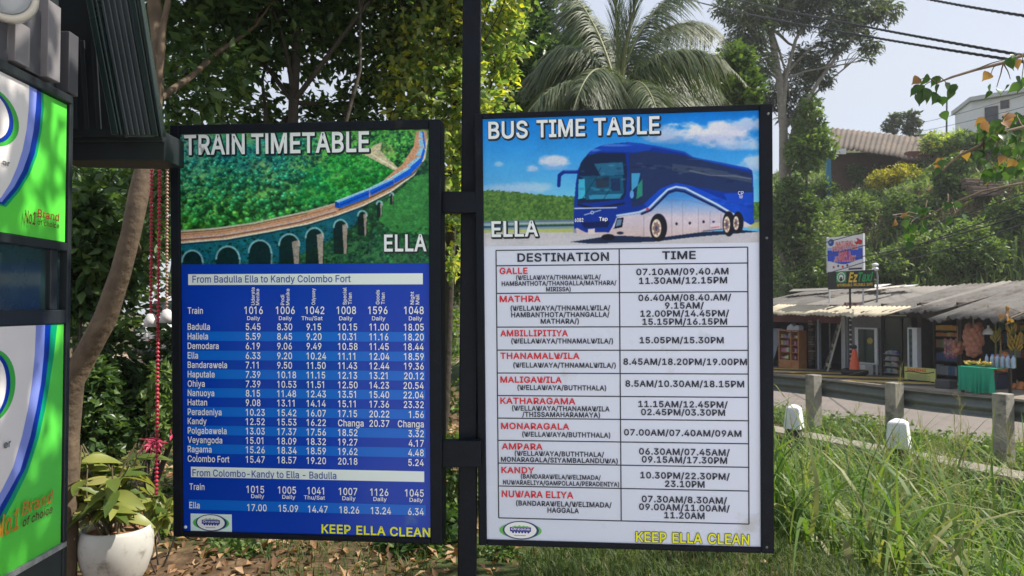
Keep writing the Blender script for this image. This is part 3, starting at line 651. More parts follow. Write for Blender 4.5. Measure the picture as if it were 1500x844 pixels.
def gz(x, y):
    x = np.asarray(x, float); y = np.asarray(y, float)
    t = x * RT[0] + y * RT[1]; s = x * RS[0] + y * RS[1]
    g = sstep(3.6, 6.2, t) * sstep(-19, -13, s)
    z = -1.15 * g
    far = sstep(10.25, 10.6, t) * sstep(-40, -13, s) 
    z = z * (1 - far) - 0.76 * far
    z = np.where(t > 10.6, -0.76 * sstep(-60, -13, s) - 0.0, z)
    h = np.clip(t - 27.2, 0, 9) * 0.92 + np.clip(t - 36.2, 0, 18) * 0.36
    bumps = (np.sin(x * 0.9 + 1.3) * np.sin(y * 0.7) * 0.25 + np.sin(x * 0.31) * np.cos(y * 0.37 + 2) * 0.5) * sstep(27, 33, t)
    small = 0.03 * np.sin(x * 2.1 + y) * np.sin(y * 2.7 - x * 0.6) * (t < 10)
    return z + h + bumps + small

def spread(a, lo, hi, step, far, grow=1.35):
    v = list(np.arange(lo, hi + 1e-6, step)); d = step
    while v[-1] < far: d *= grow; v.append(v[-1] + d)
    d = step
    while v[0] > -far: d *= grow; v.insert(0, v[0] - d)
    return np.array(v)
gx = spread(0, -8, 34, 0.42, 150); gy = spread(0, -6, 56, 0.42, 150)
GX, GY = np.meshgrid(gx, gy)
GZ = gz(GX, GY)
ny, nx = GX.shape
ii = np.arange((ny - 1) * nx).reshape(ny - 1, nx)[:, :-1].ravel()

def groundmat():
    m = bpy.data.materials.new("soil and turf"); m.use_nodes = True
    n, l = m.node_tree.nodes, m.node_tree.links
    b = n["Principled BSDF"]; b.inputs["Roughness"].default_value = 0.9; b.inputs["Specular IOR Level"].default_value = 0.15
    tc = n.new("ShaderNodeTexCoord")
    def nz(sc, d=6):
        t = n.new("ShaderNodeTexNoise"); t.inputs["Scale"].default_value = sc; t.inputs["Detail"].default_value = d
        l.new(tc.outputs["Object"], t.inputs["Vector"]); return t.outputs["Fac"]
    def ramp(f, cols):
        r = n.new("ShaderNodeValToRGB")
        while len(r.color_ramp.elements) < len(cols): r.color_ramp.elements.new(0.5)
        for i, (p, c) in enumerate(cols):
            r.color_ramp.elements[i].position = p; r.color_ramp.elements[i].color = (*c, 1)
        l.new(f, r.inputs["Fac"]); return r.outputs["Color"]
    soil = ramp(nz(9), [(0.3, (0.05, 0.032, 0.02)), (0.55, (0.13, 0.085, 0.05)), (0.75, (0.22, 0.15, 0.09))])
    turf = ramp(nz(5), [(0.3, (0.02, 0.035, 0.01)), (0.7, (0.07, 0.1, 0.03))])
    mx = n.new("ShaderNodeMix"); mx.data_type = 'RGBA'
    f = n.new("ShaderNodeMapRange"); f.inputs["From Min"].default_value = 0.42; f.inputs["From Max"].default_value = 0.58
    l.new(nz(0.35, 4), f.inputs["Value"]); l.new(f.outputs[0], mx.inputs[0]); l.new(soil, mx.inputs[6]); l.new(turf, mx.inputs[7])
    l.new(mx.outputs[2], b.inputs["Base Color"])
    bp = n.new("ShaderNodeBump"); bp.inputs["Strength"].default_value = 0.6; bp.inputs["Distance"].default_value = 0.05
    l.new(nz(14), bp.inputs["Height"]); l.new(bp.outputs[0], b.inputs["Normal"])
    return m
tag(np_mesh("ground", np.stack([GX.ravel(), GY.ravel(), GZ.ravel()], 1), np.stack([ii, ii + 1, ii + nx + 1, ii + nx], 1), groundmat(), smooth=True), kind="structure")

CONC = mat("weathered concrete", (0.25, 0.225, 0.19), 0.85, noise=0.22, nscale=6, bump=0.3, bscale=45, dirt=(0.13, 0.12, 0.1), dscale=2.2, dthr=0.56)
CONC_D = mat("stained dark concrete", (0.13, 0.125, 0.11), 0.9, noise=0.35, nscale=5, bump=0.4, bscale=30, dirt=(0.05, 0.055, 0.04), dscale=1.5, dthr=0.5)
ASPH = mat("sun bleached asphalt", (0.185, 0.16, 0.145), 0.85, noise=0.12, nscale=2.5, bump=0.25, bscale=160)
BOUNCE = mat("pale bounce sheet", (0.55, 0.53, 0.5), 0.85, noise=0.12, nscale=3, bump=0.15, bscale=80)
STEEL = mat("galvanised steel", (0.17, 0.19, 0.185), 0.5, metal=0.5, noise=0.15, nscale=7, dirt=(0.16, 0.14, 0.12), dscale=5, dthr=0.6)

def strip(name, s0, s1, t0, t1, z, material, n=1):
    b = MB()
    for i in range(n):
        a, c = s0 + (s1 - s0) * i / n, s0 + (s1 - s0) * (i + 1) / n
        b.add([ST(a, t0, z), ST(c, t0, z), ST(c, t1, z), ST(a, t1, z)], [(0, 1, 2, 3)], material)
    return tag(b.build(name), kind="structure")
strip("road", -58, 40, 12.9, 19.2, -0.70, ASPH, 12)
b = MB()
P = [ST(s, t, z) for z in (-0.9, -0.62) for s, t in ((-40, 19.2), (20, 19.2), (20, 28.2), (-40, 28.2))]
FORE = mat("dusty concrete forecourt", (0.25, 0.215, 0.175), 0.9, noise=0.2, nscale=2, bump=0.2, bscale=40, dirt=(0.12, 0.1, 0.085), dscale=1.2)
b.hexa(P, FORE)
tag(b.build("forecourt", bevel=0.02), kind="structure")
# yellow and black slanting bars painted on the edge of the forecourt
YEL = mat("worn yellow paint", (0.5, 0.36, 0.09), 0.8, noise=0.25, nscale=12, dirt=(0.2, 0.16, 0.1), dscale=6, dthr=0.52)
BLK = mat("worn black paint", (0.04, 0.04, 0.045), 0.8, noise=0.3, nscale=12)
b = MB()
s = -24.6
k = 0
while s < -15.6:
    b.add([ST(s, 19.35, -0.616), ST(s + 1.0, 19.35, -0.616), ST(s + 3.6, 21.6, -0.616), ST(s + 2.6, 21.6, -0.616)], [(0, 1, 2, 3)], YEL if k % 2 == 0 else BLK)
    s += 1.0; k += 1
tag(b.build("painted_bars"), kind="structure")
b = MB()
b.add([(-14, -16, 0.03), (9, -16, 0.03), (9, 1.9, 0.03), (-14, 1.9, 0.03)], [(0, 1, 2, 3)], BOUNCE)  # unseen pale sheet around the camera, added to bounce sunlight onto the boards
tag(b.build("bounce_sheet"), kind="structure")

# ------------------------------------------------------------------ retaining wall of the gully with its pale coping
root = empty("retaining_wall", ST(-6, 10.3, -1.6), "low dark concrete wall with pale coping above the grassy gully", "wall")
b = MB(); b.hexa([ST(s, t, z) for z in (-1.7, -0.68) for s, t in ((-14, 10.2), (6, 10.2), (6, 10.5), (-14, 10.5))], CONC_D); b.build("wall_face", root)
b = MB()
rg = np.random.default_rng(5)
for i in range(14):
    a, c = -14 + i * 20 / 14, -14 + (i + 1) * 20 / 14 - 0.012
    dz = rg.normal() * 0.008
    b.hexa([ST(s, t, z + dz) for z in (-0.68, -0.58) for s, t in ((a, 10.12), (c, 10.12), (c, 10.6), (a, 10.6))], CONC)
b.build("coping", root, bevel=0.012)

# ------------------------------------------------------------------ two white marker posts on the wall
WHT = mat("white lime wash", (0.74, 0.76, 0.79), 0.75, noise=0.06, nscale=5, dirt=(0.4, 0.38, 0.34), dscale=4, dthr=0.62)
def marker(u, v, w, h, label):
    t = 10.02
    r_ = ray(u, v)
    q = ST(float((r_ * (t / (r_ @ RT))) @ RS), t, -0.5)
    r = empty("marker_post", q, label, "marker post", "white marker posts on the gully wall")
    b = MB()
    rz = math.atan2(RS[1], RS[0]) + 0.5
    def fr(z0, z1, a0, a1, m):
        c, si = math.cos(rz), math.sin(rz)
        P = []
        for z, a in ((z0, a0), (z1, a1)):
            for x, y in ((-1, -1), (1, -1), (1, 1), (-1, 1)):
                P.append(q + np.array([(x * c - y * si) * a / 2, (x * si + y * c) * a / 2, z]))
        b.hexa(P, m)
    fr(0.05, h, w * 1.05, w * 0.8, WHT); fr(h, h + 0.05, w * 0.8, w * 0.3, WHT)
    b.build("white_block", r, bevel=0.015)
    b = MB(); fr(-0.8, 0.05, w * 0.82, w * 0.82, mat("black painted base", (0.03, 0.03, 0.035), 0.8, noise=0.3, nscale=10)); b.build("black_base", r)
marker(1163, 632, 0.27, 0.40, "squat white concrete marker post next to the bus board's edge, farther of two")
marker(1316, 657, 0.31, 0.42, "larger white concrete marker post standing in front of the middle guardrail post")

# ------------------------------------------------------------------ steel guardrail on concrete posts
root = empty("guardrail", ST(-10, 11.4, -0.76), "corrugated steel guardrail on square concrete posts along the road", "guardrail")
b = MB()
prof = [(-0.155, 0.0), (-0.14, 0.02), (-0.105, 0.08), (-0.06, 0.08), (-0.02, 0.02), (0.02, 0.02), (0.06, 0.08), (0.105, 0.08), (0.14, 0.02), (0.155, 0.0)]
ss = np.arange(-26, 6.01, 1.0)
V = []
for s_ in ss:
    sag = 0.012 * math.sin(s_ * 1.7)
    V += [ST(s_, 11.56 + d, 0.075 + z + sag) for z, d in prof]
npf = len(prof)
b.add(V, [(i * npf + j, i * npf + j + 1, (i + 1) * npf + j + 1, (i + 1) * npf + j) for i in range(len(ss) - 1) for j in range(npf - 1)], STEEL, True)
rail = b.build("rail", root)
so = rail.modifiers.new("thick", 'SOLIDIFY'); so.thickness = 0.006
PST = mat("concrete post", (0.3, 0.28, 0.24), 0.85, noise=0.25, nscale=7, bump=0.3, bscale=40, dirt=(0.09, 0.09, 0.085), dscale=3, dthr=0.5)
us = [1190, 1308, 1467]
sp = []
for u in us:
    r_ = ray(u, 560); tt = 11.4 / (r_ @ RT); sp.append(float((r_ * tt) @ RS))
d_ = (sp[2] - sp[0]) / 2
allp = [sp[0] - d_ * k for k in range(7, 0, -1)] + sp + [sp[2] + d_ * k for k in range(1, 6)]
for s_ in allp:
    b = MB()
    b.hexa([ST(s_ + x, 11.42 + y, z) for z in (-1.1, 0.335) for x, y in ((-.1, -.1), (.1, -.1), (.1, .12), (-.1, .12))], PST)
    b.build("post", root, bevel=0.012)

# ================================================================== THE TWO TIMETABLE BOARDS AND THEIR POST
def rotm(y, p, r):
    return np.array(Matrix.Rotation(y, 3, 'Z') @ Matrix.Rotation(p, 3, 'X') @ Matrix.Rotation(r, 3, 'Y'))
def board_plane(yaw, pit, rol, x, z, Y):
    M = rotm(yaw, pit, rol)
    return Plane((x, Y, z), M[:, 0], M[:, 2])
TP = board_plane(-0.09163, 0.03791, 0.00003, -0.76571, 1.50199, 2.8); TW, TH = 0.94061, 1.48222
BP = board_plane(-0.108, 0.04215, -0.00514, 0.38944, 1.51761, 2.75); BW, BH = 0.98485, 1.55039

FRAME = mat("black painted steel frame", (0.005, 0.007, 0.013), 0.55, spec=0.18, noise=0.45, nscale=14, bump=0.12, bscale=90, dirt=(0.03, 0.028, 0.028), dscale=9, dthr=0.62)
BLUE = S("train board blue", 8, 56, 168, 1.22, rough=0.22, spec=0.3, noise=0.08, nscale=2.5, dirt=(0.05, 0.14, 0.42), dscale=4, dthr=0.62)
BLUE2 = S("train board light band", 12, 96, 196, 1.25, rough=0.22, spec=0.3)
BARW = S("train board pale bar", 196, 203, 226, 1.5, rough=0.3)
LETW = S("white print", 205, 214, 240, 1.5, rough=0.35)
LETP = S("pale title print", 197, 201, 222, 1.5, rough=0.35)
LETB = S("dark blue print", 40, 62, 140, 1.4, rough=0.35)
LETY = S("yellow print", 235, 205, 20, 1.5, rough=0.35)
LETK = S("near black print", 26, 30, 45, 1.4, rough=0.35)
LETR = S("red print", 178, 22, 40, 1.5, rough=0.35)
SHAD = S("title outline print", 16, 24, 34, 1.3, rough=0.35)
WPAN = S("white board sheet", 187, 191, 211, 1.42, rough=0.3, noise=0.025, nscale=2.0, dirt=(0.5, 0.5, 0.52), dscale=3.5, dthr=0.6)
PXM = 2.8 / FPX      # metres in one photo pixel at the boards

def frame_part(root, pl, w, h, l, r, t, bt, depth=0.075):
    b = MB()
    x0, x1, y0, y1 = -w / 2, w / 2, -h / 2, h / 2
    b.pbox(pl, x0 - l, x0, y0 - bt, y1 + t, -depth, 0.012, FRAME)
    b.pbox(pl, x1, x1 + r, y0 - bt, y1 + t, -depth, 0.012, FRAME)
    b.pbox(pl, x0, x1, y1, y1 + t, -depth, 0.011, FRAME)
    b.pbox(pl, x0, x1, y0 - bt, y0, -depth, 0.011, FRAME)
    b.build("frame", root, bevel=0.004)

def logo(root, pl, cu, cv, rx, ry, box=None):
    """oval maker's mark: green and navy rings round a navy name plate"""
    b = MB()
    cx, cy = pl.uv(cu, cv)
    E = lambda x, y, a, c, n=40: [(x + a * math.cos(2 * math.pi * i / n), y + c * math.sin(2 * math.pi * i / n)) for i in range(n)]
    if box:
        (u0, v0), (u1, v1) = box
        a, c = pl.uv(u0, v0); d, e = pl.uv(u1, v1)
        b.poly(pl, [(a, e), (d, e), (d, c), (a, c)], 0.0016, S("logo paper", 190, 214, 222, 1.4, rough=.35))
    k = PXM
    green, navy, white = S("logo green", 84, 160, 72, 1.4, rough=.35), S("logo navy", 24, 40, 100, 1.4, rough=.35), S("logo white", 215, 222, 236, 1.4, rough=.35)
    b.poly(pl, E(cx, cy, rx * k, ry * .86 * k), 0.0022, green)
    b.poly(pl, E(cx + 0.5 * k, cy + .4 * k, rx * .86 * k, ry * 1.0 * k), 0.0027, navy)
    b.poly(pl, E(cx, cy + .6 * k, rx * .76 * k, ry * .9 * k), 0.0032, white)
    w2, h2 = rx * .5 * k, ry * .24 * k
    y2 = cy + ry * .14 * k
    b.poly(pl, [(cx - w2, y2 - h2), (cx + w2, y2 - h2), (cx + w2, y2 + h2), (cx - w2, y2 + h2)], 0.0037, S("logo plate", 42, 40, 130, 1.4, rough=.35))
    for i in range(6):
        x = cx - w2 * .7 + i * w2 * .29
        b.poly(pl, E(x, y2 - h2 * 1.1, w2 * .12, h2 * .7, 10), 0.0036, S("logo plate", 42, 40, 130))
    for i, (dx, hh) in enumerate(((-.5, .8), (-.1, 1.1), (.3, .9), (.62, .6))):
        x = cx + dx * w2
        b.poly(pl, [(x - w2 * .3, y2 + h2 * 1.15), (x + w2 * .3, y2 + h2 * 1.15), (x, y2 + h2 * (1.25 + hh * .55))], 0.0037 + i * 1e-4, green)
    put_text(b, pl, "Orzone", cx, y2 + h2 * .2, h2 * 1.0, LETW, 0.0044, 0.03, width=w2 * 1.75, align='C')
    b.poly(pl, [(cx - w2 * .6, cy - ry * .56 * k), (cx + w2 * .5, cy - ry * .56 * k), (cx + w2 * .5, cy - ry * .5 * k), (cx - w2 * .6, cy - ry * .5 * k)], 0.0037, S("logo grey", 110, 125, 150, 1.2))
    b.build("logo", root)

def T(mb, pl, body, u0, u1, v, cap, material, z=0.003, off=0.018, align='L', xs=1.0, fit=True, **kw):
    """write body between photo columns u0 and u1 (planning scale), middle of capitals at row v"""
    ux = u0 if align == 'L' else (u1 if align == 'R' else (u0 + u1) / 2)
    x, _ = pl.uv(ux, v)
    _, y = pl.uv((u0 + u1) / 2 if fit else u0, v)
    w = None
    if fit: w = pl.uv(u1, v)[0] - pl.uv(u0, v)[0]
    put_text(mb, pl, body, x, y, cap * PXM, material, z, off, width=w, align=align, xs=xs, **kw)

# ------------------------------------------------------------------ train board
tb = empty("train_timetable_board", (TP.O[0], TP.O[1], TP.O[2] - TH / 2), "blue train timetable board with a viaduct picture in a black steel frame", "timetable board", "timetable boards on the black post")
frame_part(tb, TP, TW, TH, 0.036, 0.044, 0.034, 0.02)
TPB = b = MB()   # the panel keeps its printed rows and lettering in its own mesh
b.pbox(TP, -TW / 2, TW / 2, -TH / 2, TH / 2, -0.02, 0.0, BLUE)
rows = [("Badulla", 478.5), ("Haliela", 492.5), ("Demodara", 506.5), ("Ella", 520.5), ("Bandarawela", 534.2), ("Haputale", 548), ("Ohiya", 561.8), ("Nanuoya", 575.3),
        ("Hattan", 589), ("Peradeniya", 603), ("Kandy", 616.5), ("Polgabawela", 630.3), ("Veyangoda", 644), ("Ragama", 657.5), ("Colombo Fort", 671.5)]
xl, _ = TP.uv(274.5, 500); xr, _ = TP.uv(622.5, 500)
for i, (nm, v) in enumerate(rows):
    if i % 2 == 1:
        _, y = TP.uv(300, v)
        b.poly(TP, [(xl, y - 7 * PXM), (xr, y - 7 * PXM), (xr, y + 7 * PXM), (xl, y + 7 * PXM)], 0.0012, BLUE2)
_, y = TP.uv(300, 739.5)
b.poly(TP, [(xl, y - 7.5 * PXM), (xr, y - 7.5 * PXM), (xr, y + 7.5 * PXM), (xl, y + 7.5 * PXM)], 0.0012, BLUE2)
for (u0, v0, u1, h) in ((276, 409.7, 619.5, 16), (280, 691.2, 621.5, 15.5)):
    b = MB(); x0, y = TP.uv(u0, v0); x1, _ = TP.uv(u1, v0)
    b.poly(TP, [(x0, y - h / 2 * PXM), (x1, y - h / 2 * PXM), (x1, y + h / 2 * PXM), (x0, y + h / 2 * PXM)], 0.0014, BARW)
    b.build("heading_bar", tb)
# picture of the viaduct
_, ypic = TP.uv(440, 386.5)
pc = Pic(TP, -TW / 2, TW / 2, ypic, TH / 2, 620, 340)
U, V = pc.U, pc.V
n1 = vnoise(U / 26, V / 22, 1); n2 = vnoise(U / 9, V / 8, 2, 5, 0.75); n3 = vnoise(U / 60, V / 45, 3, 3); n4 = vnoise(U / 3.2, V / 2.8, 4, 3, 0.8)
g = np.clip((n2 * .6 + n4 * .6 + n1 * .25 - .47) * 2.6, 0, 1)[..., None]
dark, lite = np.array([4, 40, 44.]), np.array([92, 166, 78.])
pc.C = dark * (1 - g) + lite * g
hz_ = np.clip(sstep(300, 210, V) * sstep(540, 330, U) * (n3 * 1.8 - 0.2), 0, 1)[..., None]
pc.C = pc.C * (1 - hz_ * .8) + np.array([16, 112, 160.]) * hz_ * .8
yl = np.clip((n1 - .55) * 4, 0, 1)[..., None] * sstep(350, 230, V)[..., None] * .6
pc.C = pc.C * (1 - yl) + np.array([150, 160, 100.]) * yl
mist = (sstep(345, 262, U) * sstep(330, 200, V) * .4)[..., None]
pc.C = pc.C * (1 - mist) + np.array([140, 170, 140.]) * mist
rgp = np.random.default_rng(8)
for i in range(1500):
    v = 198 + 150 * rgp.random() ** 1.0; u = rgp.uniform(262, 632)
    dist = np.clip((v - 200) / 140, 0, 1); r = (1.6 + 4.2 * dist) * rgp.uniform(.6, 1.4)
    far = np.array([40, 120, 150.]) * (1 - dist) * (u < 480) + np.array([60, 130, 60.]) * (1 - (1 - dist) * (u < 480))
    tone = rgp.uniform(.45, 1.35); warm = np.array([1.25, 1.05, .7]) if rgp.random() < .2 else np.array([.9, 1.0, .9])
    pc.dab(u + r * .3, v + r * .45, r * 1.15, r, far * .3, .55); pc.dab(u, v, r, r * .85, far * tone * warm, .7); pc.dab(u - r * .3, v - r * .35, r * .5, r * .4, np.minimum(far * tone * warm * 1.5 + 14, 255), .6)
mead = pc.poly([(430, 300), (452, 250), (490, 225), (540, 230), (590, 258), (560, 275), (480, 298)], (20, 140, 62), .35)
pc.poly([(545, 195), (628, 190), (628, 240), (612, 215), (600, 190)], (120, 165, 80), .55)
pc.poly([(534, 227), (548, 213), (560, 208), (557, 221), (584, 247), (578, 250)], (190, 172, 150), .85)
pc.line([(545, 226), (583, 249)], 2.2, (200, 190, 165))
# valley in front of and below the viaduct
deck_t = [(262, 339), (317, 334.7), (371, 327), (415, 317.5), (450, 310), (489, 299), (520, 288)]
deck_b = [(262, 356), (332, 350), (394, 339), (450, 328), (494, 315), (532, 301), (572, 281), (606, 256), (622, 232), (626, 205)]
below = deck_b + [(640, 205), (640, 400), (255, 400)]
pc.poly(below, (22, 46, 52), .55)
pc.poly(deck_b[:6] + [(520, 330), (470, 360), (410, 385), (262, 385)], (16, 92, 124), .7)
pc.poly([(560, 300), (610, 258), (640, 250), (640, 345), (575, 340), (555, 322)], (70, 150, 72), .55)
for i in range(500):
    u = rgp.uniform(262, 634); v = rgp.uniform(330, 388)
    if v < 362 - (u - 262) * .22 + (8 if u < 520 else 0): continue
    r = rgp.uniform(1.2, 3.2); t = rgp.uniform(.4, 1.3) * (.5 if u < 540 else 1)
    pc.dab(u, v, r, r * .8, np.array([40, 112, 66.]) * t, .7)
# arches
for (cx, top, w, bot, face) in ((282, 367, 30, 390, 0), (334, 361, 34, 390, 0), (381, 352, 33, 390, 0), (424, 343, 30, 390, 1), (461, 334, 26, 390, 1), (499, 322, 20, 372, 1), (531, 309, 13, 345, 1), (556, 295, 8, 318, 1), (574, 283, 5, 300, 1)):
    h = min(18, w * .55)
    pts = [(cx - w / 2, bot)] + [(cx - w / 2 * math.cos(a), top + h - h * math.sin(a)) for a in np.linspace(0, math.pi, 12)] + [(cx + w / 2, bot)]
    pc.poly(pts, (18, 32, 36), .82)
    pc.line(pts[1:-1], 2.6, (128, 172, 180), .85)
    if face:
        pc.poly([(cx + w / 2 - w * .38, top + h * .7), (cx + w / 2, top + h * .5), (cx + w / 2 - 1, bot), (cx + w / 2 - w * .25, bot)], (176, 158, 148), .75)
    else:
        pc.line([(cx + w / 2 + 1, top + h), (cx + w / 2, bot)], 2.5, (130, 160, 165), .6)
pc.C *= (0.86 + 0.28 * n4)[..., None]
# deck, rails
pc.poly(deck_t + [(560, 266), (590, 240), (606, 215), (610, 192), (626, 192), (624, 225), (608, 254), (572, 280)] + deck_b[:6][::-1], (176, 134, 108))
n5 = vnoise(U / 14, V / 1.4, 9, 3)
pc.fill(((V > 290) & (n5 > .58)).astype(float) * 0, (120, 90, 80))
pc.line(deck_t, 2.2, (166, 168, 156)); pc.line([(u, v + 2.4) for u, v in deck_t[:5]], 1.6, (84, 80, 60), .8)
mid = [(262, 349.5), (325, 344.3), (383, 334.5), (440, 323), (492, 308)]
pc.line(mid, 1.6, (168, 160, 168)); pc.line([(u, v + 2.6) for u, v in mid], 1.6, (104, 72, 66), .9)
pc.line([(u, v - 5) for u, v in mid], 1.3, (130, 96, 78), .7)
pc.line(deck_b, 2.4, (196, 188, 172)); pc.line([(u, v + 2.5) for u, v in deck_b[:7]], 2, (30, 44, 62), .8)
# train
cars = [([(491.5, 294.5), (538.5, 276.5), (541, 278.5), (496, 297)], [(491, 295), (496, 297), (541, 278.5), (541, 289), (497.5, 305.4), (491, 304)]),
        ([(538.8, 276.5), (572, 260.8), (576.5, 263), (542, 279)], [(542, 279), (576.5, 263), (577.5, 270.5), (542.5, 287.2)]),
        ([(573, 259.4), (597, 245), (602, 246.5), (577, 262)], [(577, 262), (602, 246.5), (604, 254.5), (578, 269)]),
        ([(595.5, 242.6), (612.5, 229.4), (617, 231), (601, 245)], [(601, 245), (617, 231), (618.5, 238), (604, 253)]),
        ([(609, 227.2), (615.5, 216.2), (621, 216.2), (616.5, 228.8)], [(616.5, 228.8), (621, 216.2), (623, 221), (618.5, 236)]),
        ([(614.5, 214.8), (613.5, 203.5), (619.5, 203.5), (621.5, 214.8)], [(621.5, 214.8), (619.5, 203.5), (622, 204), (624, 219)]),
        ([(613.7, 202), (614.5, 192.5), (618.5, 192.5), (619.5, 202)], [(619.5, 202), (618.5, 192.5), (620.5, 193), (622, 204)])]
pc.line([(497, 307.5), (542, 290), (578, 272), (604, 256), (620, 238)], 2.4, (70, 66, 58), .8)
for top, side in cars[::-1]:
    pc.poly(side, (8, 86, 196)); pc.poly(top, (128, 172, 214))
pc.poly([(491, 295), (496, 297), (497.5, 305.4), (491, 304)], (14, 64, 150))
pc.line([(499, 300.5), (540, 284)], 2.2, (12, 62, 140), .9); pc.line([(545, 283), (576, 267)], 1.8, (12, 62, 140), .9)
pc.line([(491.5, 295), (538.5, 277), (572, 261), (597, 245.5)], 1.0, (170, 210, 240), .8)
pc.C = np.clip((pc.C - 70) * 1.18 + 70, 0, 255)
pc.soften(.4, 31)
pc.build("picture", tb, 0.0014)
# lettering
HALO = dict(halo=1.7 * PXM, halo_mat=SHAD, drop=(1.1 * PXM, -1.3 * PXM))
for w, u0, u1, v in (("TRAIN", 270.3, 359, 212), ("TIMETABLE", 368.5, 541, 209.3)):
    L = MB(); T(L, TP, w, u0, u1, v, 28, LETP, 0.0034, 0.035, plain_i=True, **HALO); L.build("title_word", tb)
L = MB(); T(L, TP, "ELLA", 563, 625, 356, 23, LETP, 0.0034, 0.035, **HALO); L.build("place_word", tb)
cols = [360.5, 406.5, 449.5, 495.5, 541.5, 621]
data = """5.45 8.30 9.15 10.15 11.00 18.05|5.59 8.45 9.20 10.31 11.16 18.20|6.19 9.06 9.49 10.58 11.45 18.44|6.33 9.20 10.24 11.11 12.04 18.59|7.11 9.50 11.50 11.43 12.44 19.36|7.39 10.18 11.15 12.13 13.21 20.12|7.39 10.53 11.51 12.50 14.23 20.54|8.15 11.48 12.43 13.51 15.40 22.04|9.08 13.11 14.14 15.11 17.36 23.32|10.23 15.42 16.07 17.15 20.22 1.56|12.52 15.53 16.22 Changa 20.37 Changa|13.03 17.37 17.56 18.52 - 3.32|15.01 18.09 18.32 19.27 - 4.17|15.26 18.34 18.59 19.62 - 4.48|15.47 18.57 19.20 20.18 - 5.24""".split("|")
def trow(name, u, v, line, vt, cap, dx=0):
    L = TPB
    T(L, TP, name, u, 0, v, 9.2, LETW, fit=False, xs=.78, off=.022)
    _, y = TP.uv(300, vt)
    for c, w in zip(cols, line.split()):
        if w == "-": continue
        x, _ = TP.uv(c + dx + (0 if c < 600 else -dx), vt)
        put_text(L, TP, w, x, y, cap * PXM, LETW, 0.003, 0.022, xs=.8, align='R' if c > 600 else 'L', plain_i=True)
for (nm, v), line in zip(rows, data): trow(nm, 275.5, v, line, v, 9.6)
trow("Train", 275.5, 455, "1016 1006 1042 1008 1596 1048", 454.5, 10.6, -2)
trow("Train", 278, 712.5, "1015 1005 1041 1007 1126 1045", 715, 10.2, 1)
trow("Ella", 278, 739.5, "17.00 15.09 14.47 18.26 13.24 6.34", 741.5, 9.8, 2)
for v, cs in ((466, (372, 418.5, 457.5, 507, 555, 609)), (724.8, (378, 423.5, 461, 511.5, 557, 610))):
    _, y = TP.uv(300, v); L = TPB
    for i, c in enumerate(cs):
        x, _ = TP.uv(c, v)
        put_text(L, TP, "Thu/Sat" if i == 2 else "Daily", x, y, 5.6 * PXM, LETW, 0.003, 0.02, xs=1.1, align='C')
for k, grp in enumerate(((("Udarata", 371, 447, 26), ("Menike", 377.8, 447, 24)), (("Podi", 414.3, 447, 15), ("Menike", 422, 447, 24)), (("Odyssey", 459.5, 446.5, 24),), (("Special", 505.3, 446.5, 25), ("Trian", 513, 446, 17)),
                        (("Goods", 553.6, 446, 21), ("Trian", 561.3, 446, 17)), (("Night", 604, 446, 18.5), ("Mail", 611.8, 446, 14.5)))):
    L = TPB
    for body, u, v1, ln in grp:
        x, y = TP.uv(u, v1)
        put_text(L, TP, body, x, y, 5.2 * PXM, LETW, 0.003, 0.022, width=ln * PXM, rot=math.pi / 2)
T(TPB, TP, "From Badulla Ella to Kandy Colombo Fort", 282.5, 514, 408.7, 10, LETB, off=0.012)
T(TPB, TP, "From Colombo-Kandy to Ella - Badulla", 282.5, 493, 694.4, 10, LETB, off=0.012)
TPB.build("panel", tb)
for w, u0, u1, v in (("KEEP", 471.5, 514, 774.8), ("ELLA", 522.5, 565, 776.8), ("CLEAN", 571.5, 630.5, 779)):
    L = MB(); T(L, TP, w, u0, u1, v, 12.4, LETY, 0.0034, 0.035); L.build("slogan_word", tb)
logo(tb, TP, 309.5, 766, 28, 12.6, ((279.5, 752), (340, 779)))
b = MB()
for u, v in ((272, 772),):
    x, y = TP.uv(u, v); b.lathe(TP.P(x, y, 0), [(0.006, 0), (0.006, 0.003), (0.003, 0.004), (0.0, 0.004)], LETW, 12, axis=TP.ez)
b.build("screw", tb)

# ------------------------------------------------------------------ bus board
bb = empty("bus_timetable_board", (BP.O[0], BP.O[1], BP.O[2] - BH / 2), "white bus time table board with a blue coach picture in a black steel frame", "timetable board", "timetable boards on the black post")
frame_part(bb, BP, BW, BH, 0.03, 0.045, 0.02, 0.02)
BPB = MB(); BPB.pbox(BP, -BW / 2, BW / 2, -BH / 2, BH / 2, -0.02, 0.0, WPAN)
_, ypic = BP.uv(900, 358)
pc = Pic(BP, -BW / 2, BW / 2, ypic, BH / 2, 640, 300)
U, V = pc.U, pc.V
k = np.clip((V - 165) / 130, 0, 1)[..., None]
pc.C = np.array([4, 112, 204.]) * (1 - k) + np.array([104, 182, 232.]) * k
n1 = vnoise(U / 24, V / 13, 21, 5, .6); n4 = vnoise(U / 3.4, V / 3, 22, 4, .8)
for cx, cy, rx, ry, a in ((1048, 196, 66, 20, 1.0), (975, 198, 42, 14, .8), (1090, 182, 40, 12, .8), (1075, 212, 40, 10, .6), (812, 238, 24, 11, .9), (781, 247, 12, 6, .6), (730, 240, 10, 5, .45), (1105, 240, 26, 14, .7), (1085, 255, 30, 16, .5), (760, 276, 70, 9, .5)):
    d = np.hypot((U - cx) / rx, (V - cy) / ry) + (n1 - .5) * 1.3
    pc.fill(np.clip((1.0 - d) / .45, 0, 1), (204, 206, 228), a)
    pc.fill(np.clip((0.9 - np.hypot((U - cx) / rx, (V - cy - ry * .5) / (ry * .6)) + (n1 - .5)) / .6, 0, 1), (152, 172, 214), a * .55)
